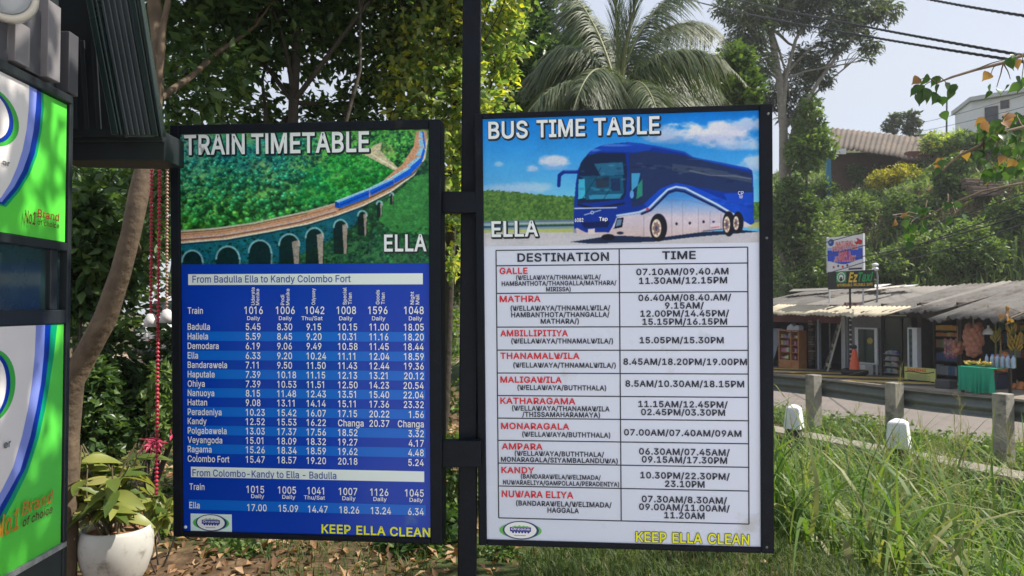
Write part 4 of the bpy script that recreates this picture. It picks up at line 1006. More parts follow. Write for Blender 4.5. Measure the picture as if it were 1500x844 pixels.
# green rise
hill = V > (279 + 9 * sstep(705, 850, U) + (n4 - .5) * 6 + 26 * sstep(1090, 1112, U) * 0)
left = (hill & (U < 850) & (V < 330)).astype(float)
gg = np.clip(n4 * 1.6 - .3, 0, 1)[..., None]
GC = np.array([34, 74, 36.]) * (1 - gg) + np.array([116, 150, 72.]) * gg
pc.C = pc.C * (1 - left[..., None]) + GC * left[..., None]
rt = ((U > 1090) & (V > 296) & (V < 330)).astype(float)[..., None]
pc.C = pc.C * (1 - rt) + GC * rt
pc.poly([(700, 336), (860, 331), (860, 346), (700, 349)], (176, 178, 92), .9)
pc.poly([(1095, 326), (1120, 325), (1120, 335), (1095, 335)], (176, 178, 110), .9)
for y0, c in ((324, (92, 116, 138)), (327, (150, 166, 176)), (331, (44, 70, 92)), (334, (122, 146, 156))):
    pc.line([(700, y0 + 2), (850, y0 - 1)], 3, c)
pc.line([(1098, 324), (1120, 322)], 4, (96, 116, 132))
road = V > 341 + (U - 706) * -.004
pc.fill(road.astype(float), (186, 184, 192))
pc.C *= (0.97 + .06 * n4)[..., None]
# shadow on the pictured road
pc.poly([(836, 354.5), (862, 357), (955, 354.5), (1020, 347), (1112, 339.5), (1085, 337), (960, 344), (890, 346)], (18, 34, 66), .95)
# coach
rgb_ = np.random.default_rng(77)
NAVY = (12, 48, 142)
body = [(840.5, 330), (841, 298), (843.5, 268), (847, 248), (853, 235), (866, 220), (884, 212), (920, 208.5), (938, 210), (960, 214), (1002, 222.5), (1014, 230.5), (1060, 239), (1096, 246.5), (1101.5, 250), (1103, 258), (1104, 300), (1104.3, 327), (1094, 332), (1040, 338), (972, 347), (945, 347), (897, 344.8), (858, 344.5), (842, 341)]
pc.poly(body, NAVY)
pc.poly([(853, 236), (866, 221), (884, 213), (920, 209.5), (958, 214.5), (946, 224), (918, 223), (876, 222)], (16, 66, 176), .8)
pc.line([(920, 209.5), (960, 215), (1002, 223.5), (1015, 231.5), (1096, 247.5)], 3, (24, 72, 176), .9)
pc.poly([(922, 226), (946, 221), (1000, 227.5), (1100, 253.5), (1102.5, 282), (1064, 282), (1010, 272), (985, 268.5), (965, 278), (943, 299), (926, 304), (921, 276)], (34, 48, 84), .92)
pc.poly([(985, 240), (1040, 247), (1101, 262), (1101.5, 268), (1040, 256), (985, 250)], (74, 86, 104), .55)
pc.line([(1010, 250), (1040, 257), (1075, 258), (1101, 262)], 1.4, (150, 150, 150), .55)
pc.poly([(1060, 284), (1102.5, 282), (1104, 326), (1094, 332), (1078, 318)], (16, 70, 186), .85)
pc.poly([(943, 299), (968, 276), (990, 268), (1012, 272), (1078, 300), (1095, 322), (1085, 316), (1010, 276), (990, 273), (972, 281), (950, 305)], (14, 74, 196), .8)
for k in range(26):
    t = k / 26; u0 = 930 + 172 * t
    pc.dab(u0, 244 + 14 * t + rgb_.normal() * 3, rgb_.uniform(4, 12), rgb_.uniform(1.0, 2.6), (np.array([70, 84, 110.]) if k % 3 else np.array([22, 30, 62.])), .5)
for k in range(30):
    u0 = rgb_.uniform(975, 1100); pc.dab(u0, 284 + (u0 - 975) * .16 + rgb_.normal() * 4, rgb_.uniform(4, 10), 2.2, (26, 92, 210) if k % 2 else (10, 40, 130), .35)
for u0, v0, rx_, ry_ in ((900, 213, 30, 2.4), (870, 220, 12, 2.5), (1040, 234, 40, 1.6)): pc.dab(u0, v0, rx_, ry_, (92, 146, 226), .6)
# windscreen and cab
pc.poly([(846, 298), (846.5, 262), (850, 240), (860, 227.5), (880, 224), (916, 224.5), (919, 250), (917, 284), (913, 292), (868, 297)], (20, 36, 66), .95)
pc.poly([(847.5, 263), (857, 262), (857, 290), (846.8, 292)], (58, 170, 206), .95)
pc.poly([(848, 258), (912, 257), (914, 284), (905, 290), (858, 293), (856, 262)], (14, 92, 124), .75)
pc.poly([(870, 240), (912, 238), (914, 256), (880, 258)], (38, 112, 150), .8)
pc.poly([(872, 262), (892, 260), (892, 274), (874, 276)], (40, 44, 62), .8); pc.poly([(894, 262), (908, 261), (909, 280), (896, 280)], (26, 40, 82), .8)
pc.poly([(862, 286), (912, 284), (908, 291), (864, 292)], (62, 156, 196), .7)
pc.line([(847, 300), (872, 306), (914, 298)], 3, (24, 30, 50)); pc.line([(842, 305.5), (903, 304.3)], 1.6, (206, 214, 236))
pc.line([(856, 315), (880, 308)], 1.2, (190, 200, 224)); pc.ell(867.5, 311.5, 2.6, 2.6, (200, 208, 228)); pc.ell(867.5, 311.5, 1.4, 1.4, NAVY)
pc.poly([(851, 326), (894, 324), (890, 333), (856, 334)], (14, 26, 74), .9)
pc.poly([(924, 252), (940, 252), (941, 288), (928, 297), (923, 290)], (20, 44, 88)); pc.poly([(925, 254), (938, 253.5), (934, 272), (925, 280)], (66, 156, 204), .9); pc.poly([(934, 272), (941, 262), (941, 287), (932, 292)], (44, 150, 120), .8)
pc.ell(925.5, 285, 3, 6, (90, 150, 214))
for k in range(22):
    pc.dab(rgb_.uniform(850, 914), rgb_.uniform(236, 292), rgb_.uniform(3, 8), rgb_.uniform(1, 3), [(24, 60, 96), (74, 160, 190), (14, 40, 70), (30, 110, 140)][k % 4], .4)
pc.line([(852, 294), (872, 262), (880, 246)], 1.0, (20, 30, 44), .7); pc.line([(884, 292), (900, 268)], 1.0, (20, 30, 44), .7)
# mirror arm
pc.line([(846, 252), (826, 252), (819.5, 257), (818.5, 272)], 5.2, (14, 40, 130)); pc.line([(844, 250.3), (826, 250.3)], 1, (60, 110, 190))
# silver lower side with the sweeping line
silver = [(841, 337), (845, 334), (858, 340.5), (892, 340.5), (897, 332), (904, 318), (918, 315.5), (936, 313), (952, 306), (966, 292), (977, 282), (990, 277), (1004, 279), (1048, 301), (1075, 317), (1086, 322), (1090, 333), (1040, 338.5), (972, 347.5), (945, 347), (897, 344.8), (855, 344.5), (842, 341)]
m_ = pc.poly(silver, (198, 186, 200))
kk = np.clip((318 - V) / 30, 0, 1) * m_
pc.fill(kk, (56, 128, 202), .95)
pc.fill(np.clip((V - 325) / 22, 0, 1) * m_, (196, 172, 164), .7)
pc.line([(904, 316), (936, 311), (951, 304.5), (966, 289.5), (978, 278), (990, 273.8), (1004, 276), (1049, 299), (1077, 315.5)], 3.0, (176, 200, 232))
pc.line([(940, 313.5), (953, 308), (967, 294.5), (979, 282.5), (990, 279), (1003, 281), (1046, 302), (1074, 318)], 3.2, (18, 32, 84))
pc.ell(948.5, 306.5, 2.2, 2.2, (190, 60, 90))
for u0 in (984, 1000, 1023, 1040, 1056): pc.line([(u0, 293 + (u0 - 984) * .3), (u0, 344 - (u0 - 984) * .09)], .8, (120, 116, 140), .7)
pc.line([(975, 293), (1010, 293.5), (1052, 305)], .8, (90, 110, 160), .7); pc.line([(943, 316), (943, 346)], .8, (120, 116, 140), .7)
for u0, v0 in ((991, 328), (1010.5, 327), (1030.5, 325)): pc.ell(u0, v0, 1.8, 2.2, (40, 36, 50))
pc.poly([(1040, 328), (1055, 326), (1055, 335), (1040, 336.5)], (206, 196, 206)); pc.line([(1042, 334), (1053, 332.5)], 1.6, (196, 90, 110), .9); pc.ell(1045, 325, 2, 1.6, (50, 60, 140))
pc.poly([(1086, 322), (1102, 331), (1092, 333.5), (1088, 332)], (206, 200, 206))
# lamps, plate, lower lip
pc.poly([(901.5, 320), (913.5, 319), (911.5, 333), (898.5, 335.5)], (16, 20, 40)); pc.poly([(904, 322), (911, 321.3), (909.5, 330), (902, 332)], (118, 150, 190), .8); pc.line([(899, 334), (903, 320)], 1.6, (206, 220, 240), .9)
pc.ell(908.5, 341.5, 5, 2.2, (40, 44, 66)); pc.poly([(861.5, 335.5), (871.5, 335), (871.5, 343), (861.5, 343.5)], (206, 196, 198))
pc.poly([(839.5, 334), (844, 336), (844.5, 342), (840, 341)], (120, 130, 160), .8)
pc.ell(891, 347.5, 10, 4.6, (20, 24, 40))
for cx, cy, rx, ry in ((963, 334.5, 10.5, 18.5), (1066, 329, 7, 16.5), (1079.5, 327, 6, 14)):
    pc.ell(cx + 1.5, cy - 1, rx + 2.2, ry + 2, (26, 26, 44)); pc.ell(cx, cy, rx, ry, (30, 28, 36)); pc.ell(cx - 1.4, cy, rx * .66, ry * .72, (206, 190, 178)); pc.ell(cx - 1.6, cy + .5, rx * .5, ry * .55, (120, 90, 84), .8)
    for a in np.linspace(0, 2 * math.pi, 8)[:-1]: pc.ell(cx - 1.4 + rx * .5 * math.cos(a), cy + ry * .55 * math.sin(a), 1.2, 1.6, (232, 222, 206), .9)
    pc.ell(cx - 1.6, cy, rx * .2, ry * .2, (70, 70, 110))
pc.line([(1030, 338.5), (1058, 335.8)], 1.5, (60, 60, 80), .8)
pc.soften(.12, 41)
pc.build("picture", bb, 0.0014)
L = BPB; T(L, BP, "6082", 842, 854.5, 322.5, 5.2, LETW, 0.0026, 0.03); T(L, BP, "Tap", 877.5, 890, 320.8, 5.2, LETW, 0.0026, 0.03)
T(L, BP, "CP", 1081, 1089, 283, 5.0, LETW, 0.0026, 0.0); T(L, BP, "W", 1082.5, 1088, 288.5, 4.6, LETW, 0.0026, 0.0)
for w, u0, u1, v in (("BUS", 715.5, 773, 190.5), ("TIME", 786, 857, 188), ("TABLE", 869.5, 966, 184.7)):
    L = MB(); T(L, BP, w, u0, u1, v, 23.5, LETP, 0.0034, 0.035, **HALO); L.build("title_word", bb)
L = MB(); T(L, BP, "ELLA", 720, 788.5, 335.4, 21.5, LETP, 0.0034, 0.035, **HALO); L.build("place_word", bb)
# table rules, kept in the panel
b = BPB
lnz = 0.0014
def hline(v, w=1.5):
    x0, y = BP.uv(727.5, v); x1, _ = BP.uv(1095.5, v - 4)
    x1 = xR
    b.poly(BP, [(xL, y - w / 2 * PXM), (x1, y - w / 2 * PXM), (x1, y + w / 2 * PXM), (xL, y + w / 2 * PXM)], lnz, LETK)
xL = BP.uv(728, 500)[0]; xR = BP.uv(1095.8, 500)[0]; xM = BP.uv(908.5, 560)[0]
for v in (367, 389.5, 430, 479.3, 513, 546.5, 579.5, 612.5, 645, 678.3, 711.8, 758.5): hline(v)
yT = BP.uv(728, 367)[1]; yB = BP.uv(730, 758.5)[1]
for x in (xL, xM, xR): b.poly(BP, [(x - .8 * PXM, yB), (x + .8 * PXM, yB), (x + .8 * PXM, yT), (x - .8 * PXM, yT)], lnz + .0004, LETK)
bt = [("DESTINATION", 758, 892, 376.8, 11.5, 0), ("TIME", 970, 1019, 374, 10.8, 0),
 ("GALLE", 732, 773, 397, 8.6, 1), ("(WELLAWAYA/THNAMALWILA/", 756, 880, 406.4, 6.2, 0), ("HAMBANTHOTA/THANGALLA/MATHARA/", 735, 903, 415, 6.2, 0), ("MIRISSA)", 800, 836, 423.7, 6, 0),
 ("07.10AM/09.40.AM", 932, 1067, 398, 8.6, 0), ("11.30AM/12.15PM", 936, 1065, 411, 8.6, 0),
 ("MATHRA", 732, 792, 438, 8.6, 1), ("(WELLAWAYA/THNAMALWILA/", 748, 894, 451.4, 6.8, 0), ("HAMBANTHOTA/THANGALLA/", 749, 893, 461, 6.8, 0), ("MATHARA/)", 792, 848, 470.6, 6.8, 0),
 ("06.40AM/08.40.AM/", 935, 1071, 436, 8.4, 0), ("9.15AM/", 974, 1031, 447.6, 8.4, 0), ("12.00PM/14.45PM/", 938, 1068, 459.3, 8.4, 0), ("15.15PM/16.15PM", 941, 1065, 471.2, 8.4, 0),
 ("AMBILLIPITIYA", 733, 832, 488.2, 8.6, 1), ("(WELLAWAYA/THNAMALWILA/)", 749, 898, 499.6, 6.8, 0), ("15.05PM/15.30PM", 937, 1060, 498.4, 8.4, 0),
 ("THANAMALWILA", 733, 849, 521.4, 8.6, 1), ("(WELLAWAYA/THNAMALWILA/)", 752, 902, 535, 6.8, 0), ("8.45AM/18.20PM/19.00PM", 913, 1094, 530, 8.6, 0),
 ("MALIGAWILA", 733, 823, 556.3, 8.6, 1), ("(WELLAWAYA/BUTHTHALA)", 758, 888, 568, 6.8, 0), ("8.5AM/10.30AM/18.15PM", 916, 1090, 562.3, 8.6, 0),
 ("KATHARAGAMA", 733, 843, 587.4, 8.6, 1), ("(WELLAWAYA/THANAMAWILA", 750, 893, 598.4, 6.8, 0), ("/THISSAMAHARAMAYA)", 765, 879, 607.4, 6.8, 0),
 ("11.15AM/12.45PM/", 935, 1066, 592.3, 8.4, 0), ("02.45PM/03.30PM", 939, 1062, 604, 8.4, 0),
 ("MONARAGALA", 734, 834, 624.4, 8.6, 1), ("(WELLAWAYA/BUTHTHALA)", 765, 894, 636.7, 6.8, 0), ("07.00AM/07.40AM/09AM", 914, 1086, 634.2, 8.4, 0),
 ("AMPARA", 735, 795, 654, 8.6, 1), ("(WELLAWAYA/BUTHTHALA/", 754, 885, 664.8, 6.6, 0), ("MONARAGALA/SIYAMBALANDUWA)", 734, 905, 674, 6.6, 0),
 ("06.30AM/07.45AM/", 936, 1069, 662, 8.6, 0), ("09.15AM/17.30PM", 940, 1065, 673.7, 8.6, 0),
 ("KANDY", 734.5, 783, 688.6, 8.6, 1), ("(BANDARAWELA/WELIMADA/", 763, 880, 698.6, 6.2, 0), ("NUWARAELIYA/GAMPOLALA/PERADENIYA)", 737, 907, 707.8, 6.2, 0),
 ("10.30PM/22.30PM/", 938, 1069, 697, 8.6, 0), ("23.10PM", 974, 1032, 709, 8.6, 0),
 ("NUWARA ELIYA", 735, 840, 724.2, 9.2, 1), ("(BANDARAWELA/WELIMADA/", 756, 896, 738.2, 7, 0), ("HAGGALA", 802, 848, 747.5, 7, 0),
 ("07.30AM/8.30AM/", 940, 1065, 732, 8.6, 0), ("09.00AM/11.00AM/", 936, 1069, 743.5, 8.6, 0), ("11.20AM", 973, 1032, 755, 8.6, 0)]
for body, u0, u1, v, cap, red in bt: T(BPB, BP, body, u0, u1, v, cap, LETR if red else LETK, 0.003, 0.04)
BPB.build("panel", bb)
for w, u0, u1, v in (("KEEP", 931.5, 976, 786.6), ("ELLA", 985, 1028.5, 788), ("CLEAN", 1037, 1097.5, 789.6)):
    L = MB(); T(L, BP, w, u0, u1, v, 13.8, LETY, 0.0036, 0.03, halo=.8 * PXM, halo_mat=LETK); L.build("slogan_word", bb)
logo(bb, BP, 762.5, 777, 31, 13.4)
b = MB()
for u, v in ((1122, 349), (1124, 168), (1122, 800)):
    x, y = BP.uv(u, v); b.lathe(BP.P(x, y, 0.012), [(0.005, 0), (0.005, 0.002), (0.0, 0.003)], STEEL, 10, axis=BP.ez)
b.build("screw", bb)

# ------------------------------------------------------------------ the post that carries both boards
PY = 2.86
px_ = W(687, 450, PY)[0]
post = empty("sign_post", (px_, PY, 0), "tall black square steel post standing between the two timetable boards", "post")
b = MB(); a = W(690, 0, PY)[0] + 0.004; hw = 0.034
b.hexa([(px_ - 0.012 + x * hw, PY + y * hw, -0.3) for x, y in ((-1, -1), (1, -1), (1, 1), (-1, 1))] + [(a + 0.01 + x * hw, PY + y * hw, 4.1) for x, y in ((-1, -1), (1, -1), (1, 1), (-1, 1))], FRAME)
b.build("shaft", post, bevel=0.005)
b = MB()
b.hexa([(px_ - 0.012 + x * .055, PY + y * .055, -0.02) for x, y in ((-1, -1), (1, -1), (1, 1), (-1, 1))] + [(px_ - 0.012 + x * .055, PY + y * .055, 0.02) for x, y in ((-1, -1), (1, -1), (1, 1), (-1, 1))], FRAME)
b.build("base_plate", post)
for v0, v1 in ((281, 312), (645, 684)):
    b = MB()
    p0, p1 = W(644, v1, 2.785), W(704, v0, 2.785)
    b.hexa([(x, y, z) for z in (p0[2], p1[2]) for x, y in ((p0[0], 2.775), (p1[0], 2.775), (p1[0], 2.823), (p0[0], 2.823))], FRAME)
    b.build("bracket", post, bevel=0.004)

# ================================================================== THE KIOSK AT THE LEFT
KP = Plane(W(95, 450, 2.35), (-0.045, 0.999, 0), (0, 0, 1))
KX = lambda u, v=450: KP.uv(u, v)[0]
KZ = lambda u, v: KP.uv(u, v)[1]
DARK = mat("dark kiosk metal", (0.016, 0.021, 0.024), 0.5, noise=0.3, nscale=6, bump=0.05, bscale=60)
DGRN = mat("dark bottle green sheet", (0.014, 0.026, 0.024), 0.25, noise=0.25, nscale=3, spec=0.6)
LIME = S("lime green print", 92, 214, 72, 1.0, rough=0.35)
KWHT = S("kiosk white print", 232, 228, 226, 0.95, rough=0.35)
PERI = S("periwinkle print", 130, 146, 222, 1.0, rough=0.35)
KNAV = S("kiosk navy print", 0, 48, 150, 1.0, rough=0.35)
TEAL = S("kiosk teal print", 0, 150, 105, 1.0, rough=0.35)
RINGG = S("ring green print", 62, 170, 62, 1.0, rough=0.35)
GOLD = S("gold print", 190, 130, 30, 1.0, rough=0.4)
BRWN = S("brown print", 90, 45, 25, 1.0, rough=0.4)
kio = empty("kiosk", (KP.O[0], KP.O[1], 0), "dark metal kiosk with lime green and white oval panels at the left edge", "kiosk")
xr_ = KX(95)
yt = lambda z: z
b = MB()
gy0 = -KP.O[2]
b.pbox(KP, xr_ - 1.35, xr_, gy0, 1.55, -0.75, -0.03, DARK); b.build("body", kio, bevel=0.006)
b = MB()
b.pbox(KP, xr_ - 0.008, xr_ + 0.012, gy0, KZ(95, 140), -0.04, 0.012, DARK)
b.pbox(KP, xr_ - 1.35, xr_ - 0.008, KZ(95, 152), KZ(95, 140), -0.03, 0.02, DARK)
b.pbox(KP, xr_ - 1.35, xr_ - 0.008, KZ(95, 368), KZ(95, 356), -0.03, 0.01, DARK)
b.pbox(KP, xr_ - 1.35, xr_ - 0.008, KZ(95, 474), KZ(95, 454), -0.03, 0.01, DARK)
b.pbox(KP, KX(72), KX(82), KZ(95, 454), KZ(95, 368), -0.028, 0.004, DARK)
b.build("frame", kio, bevel=0.003)
b = MB(); b.pbox(KP, xr_ - 1.35, xr_ - 0.01, KZ(95, 455), KZ(95, 367), -0.03, -0.012, mat("dark kiosk glass", (0.02, 0.045, 0.05), 0.08, spec=0.8, noise=0.3, nscale=3)); b.build("window", kio)
b = MB(); b.pbox(KP, xr_ - 1.35, xr_ - 0.004, gy0, KZ(86, 803), -0.03, 0.004, mat("grey plinth", (0.035, 0.045, 0.045), 0.6, noise=0.2, nscale=5))
b.pbox(KP, xr_ - 1.35, xr_ + 0.004, KZ(86, 803), KZ(86, 796), -0.03, 0.014, mat("pale worn edging", (0.3, 0.31, 0.3), 0.7, noise=0.4, nscale=30)); b.build("plinth", kio)
def kpanel(name, vt, vb, ur, A, Bc, Cc, Dc, ring, words):
    xr2 = KX(ur, (vt + vb) / 2); x0 = xr2 - 1.1
    yt_, yb = KZ(ur, vt), KZ(ur, vb)
    b = MB(); b.pbox(KP, x0, xr2, yb, yt_, -0.03, 0.005, LIME)
    def area(curve, m, z):
        pts = [KP.uv(u, v) for u, v in curve]
        pts = [(x, min(y, yt_)) for x, y in pts]
        pts[0] = (pts[0][0], yt_)
        last = pts[-1]
        poly = [(x0 + .55, yt_)] + pts + [(x0 + .55, last[1])]
        b.poly(KP, poly, z, m)
    area(Dc, TEAL, 0.0062); area(Cc, KNAV, 0.0072); area(Bc, PERI, 0.0082); area(A, KWHT, 0.0092)
    (cu, cv, ru, rv) = ring
    def E(k1, k2, m, z):
        c = KP.uv(cu, cv); a = KX(cu + ru * k1) - c[0]; h = abs(KZ(cu, cv + rv * k2) - c[1])
        b.poly(KP, [(c[0] + a * math.cos(t), c[1] + h * math.sin(t)) for t in np.linspace(0, 2 * math.pi, 41)[:-1]], z, m)
    E(1, 1, RINGG, 0.0102); E(.78, .9, KNAV, 0.0112); E(.6, .8, KWHT, 0.0122)
    b.build(name, kio)
    b = MB()
    for body, u0, u1, v, cap, m, sh in words:
        x0_, y = KP.uv(u0, v); x1_ = KX(u1, v)
        put_text(b, KP, body, x0_, y, cap * 2.3 / FPX, m, 0.0135, 0.03, width=x1_ - x0_, shear=sh)
    b.build("lettering", kio)
kpanel("lower_panel", 475, 797, 88.5,
       [(48, 470), (46, 520), (42, 560), (36, 600), (27, 640), (14, 685), (0, 713), (-20, 750)],
       [(62, 470), (60, 520), (56, 560), (49, 600), (40, 640), (25, 690), (6, 724), (-18, 765)],
       [(71, 470), (68, 520), (63, 560), (56, 600), (48, 640), (34, 685), (12, 728), (-14, 775)],
       [(81, 470), (76, 520), (70, 560), (63, 600), (54, 640), (38, 690), (17, 733), (-10, 782)],
       (-18, 566, 37, 54), [("er", -2, 8.5, 652, 9, LETK, 0), ("No1", -14, 21, 775, 27, GOLD, .15), ("Brand", 26, 70, 746, 17, GOLD, .15), ("of choice", 26, 70, 766, 11, BRWN, .15), ("SRI LANKA", -6, 68, 790, 4, BRWN, 0)][:4])
kpanel("upper_panel", 153, 355, 94,
       [(38, 120), (37, 160), (34, 190), (28, 220), (20, 245), (10, 268), (-4, 290)],
       [(50, 120), (48, 160), (45, 190), (39, 222), (29, 250), (16, 274), (-2, 296)],
       [(57, 120), (57, 160), (54, 190), (47, 226), (36, 254), (22, 277), (2, 300)],
       [(61, 120), (61, 160), (58, 190), (51, 228), (40, 256), (26, 279), (6, 303)],
       (-22, 168, 40, 44), [("er", -4, 7, 237, 7, LETK, 0), ("No1", 29, 45, 317, 17, BRWN, .1), ("Brand", 48, 80, 312, 11, S("red print on kiosk", 150, 50, 30, 1.0), .1), ("of choice", 48, 80, 325, 7, BRWN, .1)])
# ribbed grey cladding over the upper panel
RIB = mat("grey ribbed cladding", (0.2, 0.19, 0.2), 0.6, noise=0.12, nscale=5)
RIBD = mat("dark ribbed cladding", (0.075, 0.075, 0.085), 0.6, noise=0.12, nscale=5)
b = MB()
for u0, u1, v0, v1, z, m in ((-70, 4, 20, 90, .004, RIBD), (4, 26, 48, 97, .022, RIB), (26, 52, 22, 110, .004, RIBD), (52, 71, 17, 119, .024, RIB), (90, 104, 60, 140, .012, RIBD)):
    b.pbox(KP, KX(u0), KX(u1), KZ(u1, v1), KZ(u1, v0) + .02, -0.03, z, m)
b.build("cladding", kio, bevel=0.002)
# dark boards and the sloping awning leaf beside the kiosk
CP = Plane((0, 2.62, 1.6), (1, 0, 0), (0, 0, 1))
pu = lambda pts, pl=CP: [pl.uv(u, v) for u, v in pts]
b = MB(); b.slab(CP, pu([(84, 200), (182, 200), (128, -60), (60, -60)]), -0.05, 0.0, DARK)
for i in range(4):
    u = 92 + i * 17
    b.slab(CP, pu([(u, 190), (u + 7, 190), (u + 7 - 8, 60), (u - 8, 60)]), 0.0, 0.008, DARK)
b.build("side_board", kio, bevel=0.002)
CP2 = Plane((0, 2.55, 1.6), (1, 0, 0), (0, 0, 1))
root_k = kio
b = MB()
for q in ([(116, -60), (126, -60), (176, 198), (165, 198)], [(129, -60), (133, -60), (181, 198), (178, 198)], [(181, -60), (190, -60), (234, 200), (224, 200)], [(193, -60), (199, -60), (240, 200), (236, 200)]):
    b.slab(CP2, pu(q, CP2), -0.02, 0.01, DGRN)
b.build("awning_frame", kio, bevel=0.003)
b = MB()
AWS = mat("glossy grey green sheet", (0.045, 0.055, 0.058), 0.22, noise=0.25, nscale=3, spec=0.7)
b.slab(CP2, pu([(130, -60), (184, -60), (227, 199), (179, 199)], CP2), -0.03, -0.015, AWS)
for i in range(5):
    f = i / 5
    l0, l1 = 134 + f * 44, 183 + f * 40
    b.slab(CP2, pu([(l0, -60), (l0 + 5, -60), (l1 + 5, 197), (l1, 197)], CP2), -0.015, -0.004, AWS)
b.build("awning_sheet", kio, bevel=0.003)
b = MB()
for v0, v1, y0, y1, m in ((197, 238, 2.66, 2.80, DARK), (205, 213, 2.645, 2.66, DARK)):
    p0, p1 = W(92, v1, 2.7), W(251, v0, 2.7)
    b.hexa([(x, y, z) for z in (p0[2], p1[2]) for x, y in ((p0[0], y0), (p1[0] - .004, y0), (p1[0] - .004, y1 + .05), (p0[0], y1))], m)
b.build("beam", kio, bevel=0.004)
b = MB()
c = W(12, -8, 1.97); ax = np.array([0.5, -.85, -0.12])
b.lathe(c, [(0.001, 0.03), (0.03, 0.026), (0.05, 0.012), (0.052, 0.008)], mat("frosted glass", (0.36, 0.39, 0.44), 0.15, spec=0.7), 36, axis=ax)
b.lathe(c, [(0.052, 0.006), (0.056, 0.016), (0.066, 0.014), (0.07, 0.0), (0.068, -0.04), (0.03, -0.06), (0.0, -0.06)], mat("cream enamel", (0.62, 0.58, 0.52), 0.3), 36, axis=ax)
b.build("round_lamp", kio)

# ------------------------------------------------------------------ strings of red beads hanging by the board
REDB = mat("red beads", (0.5, 0.035, 0.07), 0.4, noise=0.2, nscale=40)
TANB = mat("tan beads", (0.4, 0.24, 0.18), 0.5, noise=0.25, nscale=40)
WSH = mat("white shell", (0.7, 0.68, 0.66), 0.4, noise=0.1, nscale=30)
def beads(u, u2, v0, v1, m, r, label, shell=True, Y=3.3):
    a, e = W(u, v0, Y), W(u2, v1, Y)
    root = empty("bead_string", a, label, "bead string", "bead strings hanging from the kiosk beam")
    n = int((a[2] - e[2]) / (r * 2.1)); prof = []
    bm_ = MB()
    path, rad = [], []
    for i in range(n):
        t = i / n
        for q, k in ((0.1, .35), (0.35, 1), (0.65, 1), (0.9, .35)):
            path.append(a + (e - a) * (t + q / n)); rad.append(r * k)
    bm_.tube(path, rad, m, n=8)
    bm_.build("beads", root)
    if shell:
        b2 = MB(); b2.lathe(e + np.array([0, 0, -.02]), [(0.001, 0.03), (0.016, 0.025), (0.026, 0.0), (0.03, -0.03), (0.02, -0.028), (0.001, 0.0)], WSH, 16); b2.build("bell", root)
    return root
beads(222, 221, 236, 462, REDB, 0.0075, "red bead string farthest from the train board, with a white bell at its end")
beads(234, 229, 236, 726, REDB, 0.0085, "longest red bead string, hanging down past the potted plant", False)
beads(245, 244, 236, 456, TANB, 0.007, "tan bead string with a white bell, closest to the train board's frame")

# ================================================================== PLANTS
BARK = mat("grey brown bark", (0.125, 0.09, 0.06), 0.9, noise=0.35, nscale=9, bump=0.6, bscale=22, dirt=(0.24, 0.18, 0.11), dscale=3.5, dthr=0.6)
BARKD = mat("dark bark", (0.055, 0.045, 0.035), 0.9, noise=0.35, nscale=9, bump=0.6, bscale=22)
BARKP = mat("pale bark", (0.24, 0.22, 0.18), 0.85, noise=0.3, nscale=6, bump=0.4, bscale=18)
G_DARK = leafmat("dark glossy leaves", [(0.028, 0.06, 0.026), (0.05, 0.1, 0.034), (0.075, 0.14, 0.045), (0.14, 0.21, 0.07)], 0.35, 0.33)
G_MID = leafmat("mid green leaves", [(0.045, 0.09, 0.032), (0.08, 0.14, 0.042), (0.12, 0.185, 0.055), (0.18, 0.24, 0.075)], 0.35)
G_LITE = leafmat("light green leaves", [(0.075, 0.135, 0.042), (0.12, 0.195, 0.055), (0.17, 0.25, 0.08), (0.24, 0.3, 0.1)], 0.4)
G_SHOOT = leafmat("green leaves with yellow shoots", [(0.09, 0.17, 0.06), (0.16, 0.25, 0.08), (0.24, 0.33, 0.12), (0.32, 0.38, 0.17), (0.4, 0.42, 0.16), (0.68, 0.62, 0.06)], 0.5, 0.32, 1.6)
G_EUC = leafmat("grey green narrow leaves", [(0.05, 0.075, 0.045), (0.08, 0.11, 0.062), (0.11, 0.14, 0.08), (0.16, 0.18, 0.11)], 0.3, 0.5)
G_HILL = leafmat("hillside leaves", [(0.085, 0.14, 0.055), (0.14, 0.21, 0.07), (0.2, 0.27, 0.095), (0.28, 0.33, 0.14)], 0.35, 0.5, 0.5)
G_YEL = leafmat("yellow flowers", [(0.07, 0.11, 0.02), (0.25, 0.24, 0.02), (0.5, 0.42, 0.03), (0.55, 0.46, 0.04)], 0.35, 0.5, 2.0)
G_POT = leafmat("variegated pot leaves", [(0.07, 0.12, 0.025), (0.16, 0.2, 0.04), (0.28, 0.3, 0.08), (0.38, 0.36, 0.12)], 0.3, 0.4, 3.0)
G_GRASS = leafmat("tall grass blades", [(0.055, 0.115, 0.025), (0.095, 0.175, 0.04), (0.145, 0.225, 0.055), (0.21, 0.27, 0.085), (0.32, 0.3, 0.15)], 0.4, 0.5, 1.5)
G_TURF = leafmat("short turf blades", [(0.035, 0.065, 0.018), (0.065, 0.11, 0.03), (0.1, 0.155, 0.045), (0.17, 0.17, 0.075)], 0.35, 0.6, 1.5)
G_DRY = leafmat("dry fallen leaves", [(0.09, 0.05, 0.025), (0.2, 0.11, 0.055), (0.34, 0.2, 0.1), (0.45, 0.32, 0.2)], 0.15, 0.7, 3.0)
G_PALM = leafmat("palm leaflets", [(0.035, 0.065, 0.034), (0.065, 0.1, 0.05), (0.1, 0.13, 0.065), (0.17, 0.19, 0.1)], 0.25, 0.5, 0.8)
G_HEART = leafmat("heart shaped leaves", [(0.04, 0.09, 0.03), (0.065, 0.135, 0.045), (0.1, 0.18, 0.06)], 0.35, 0.35, 2.0)
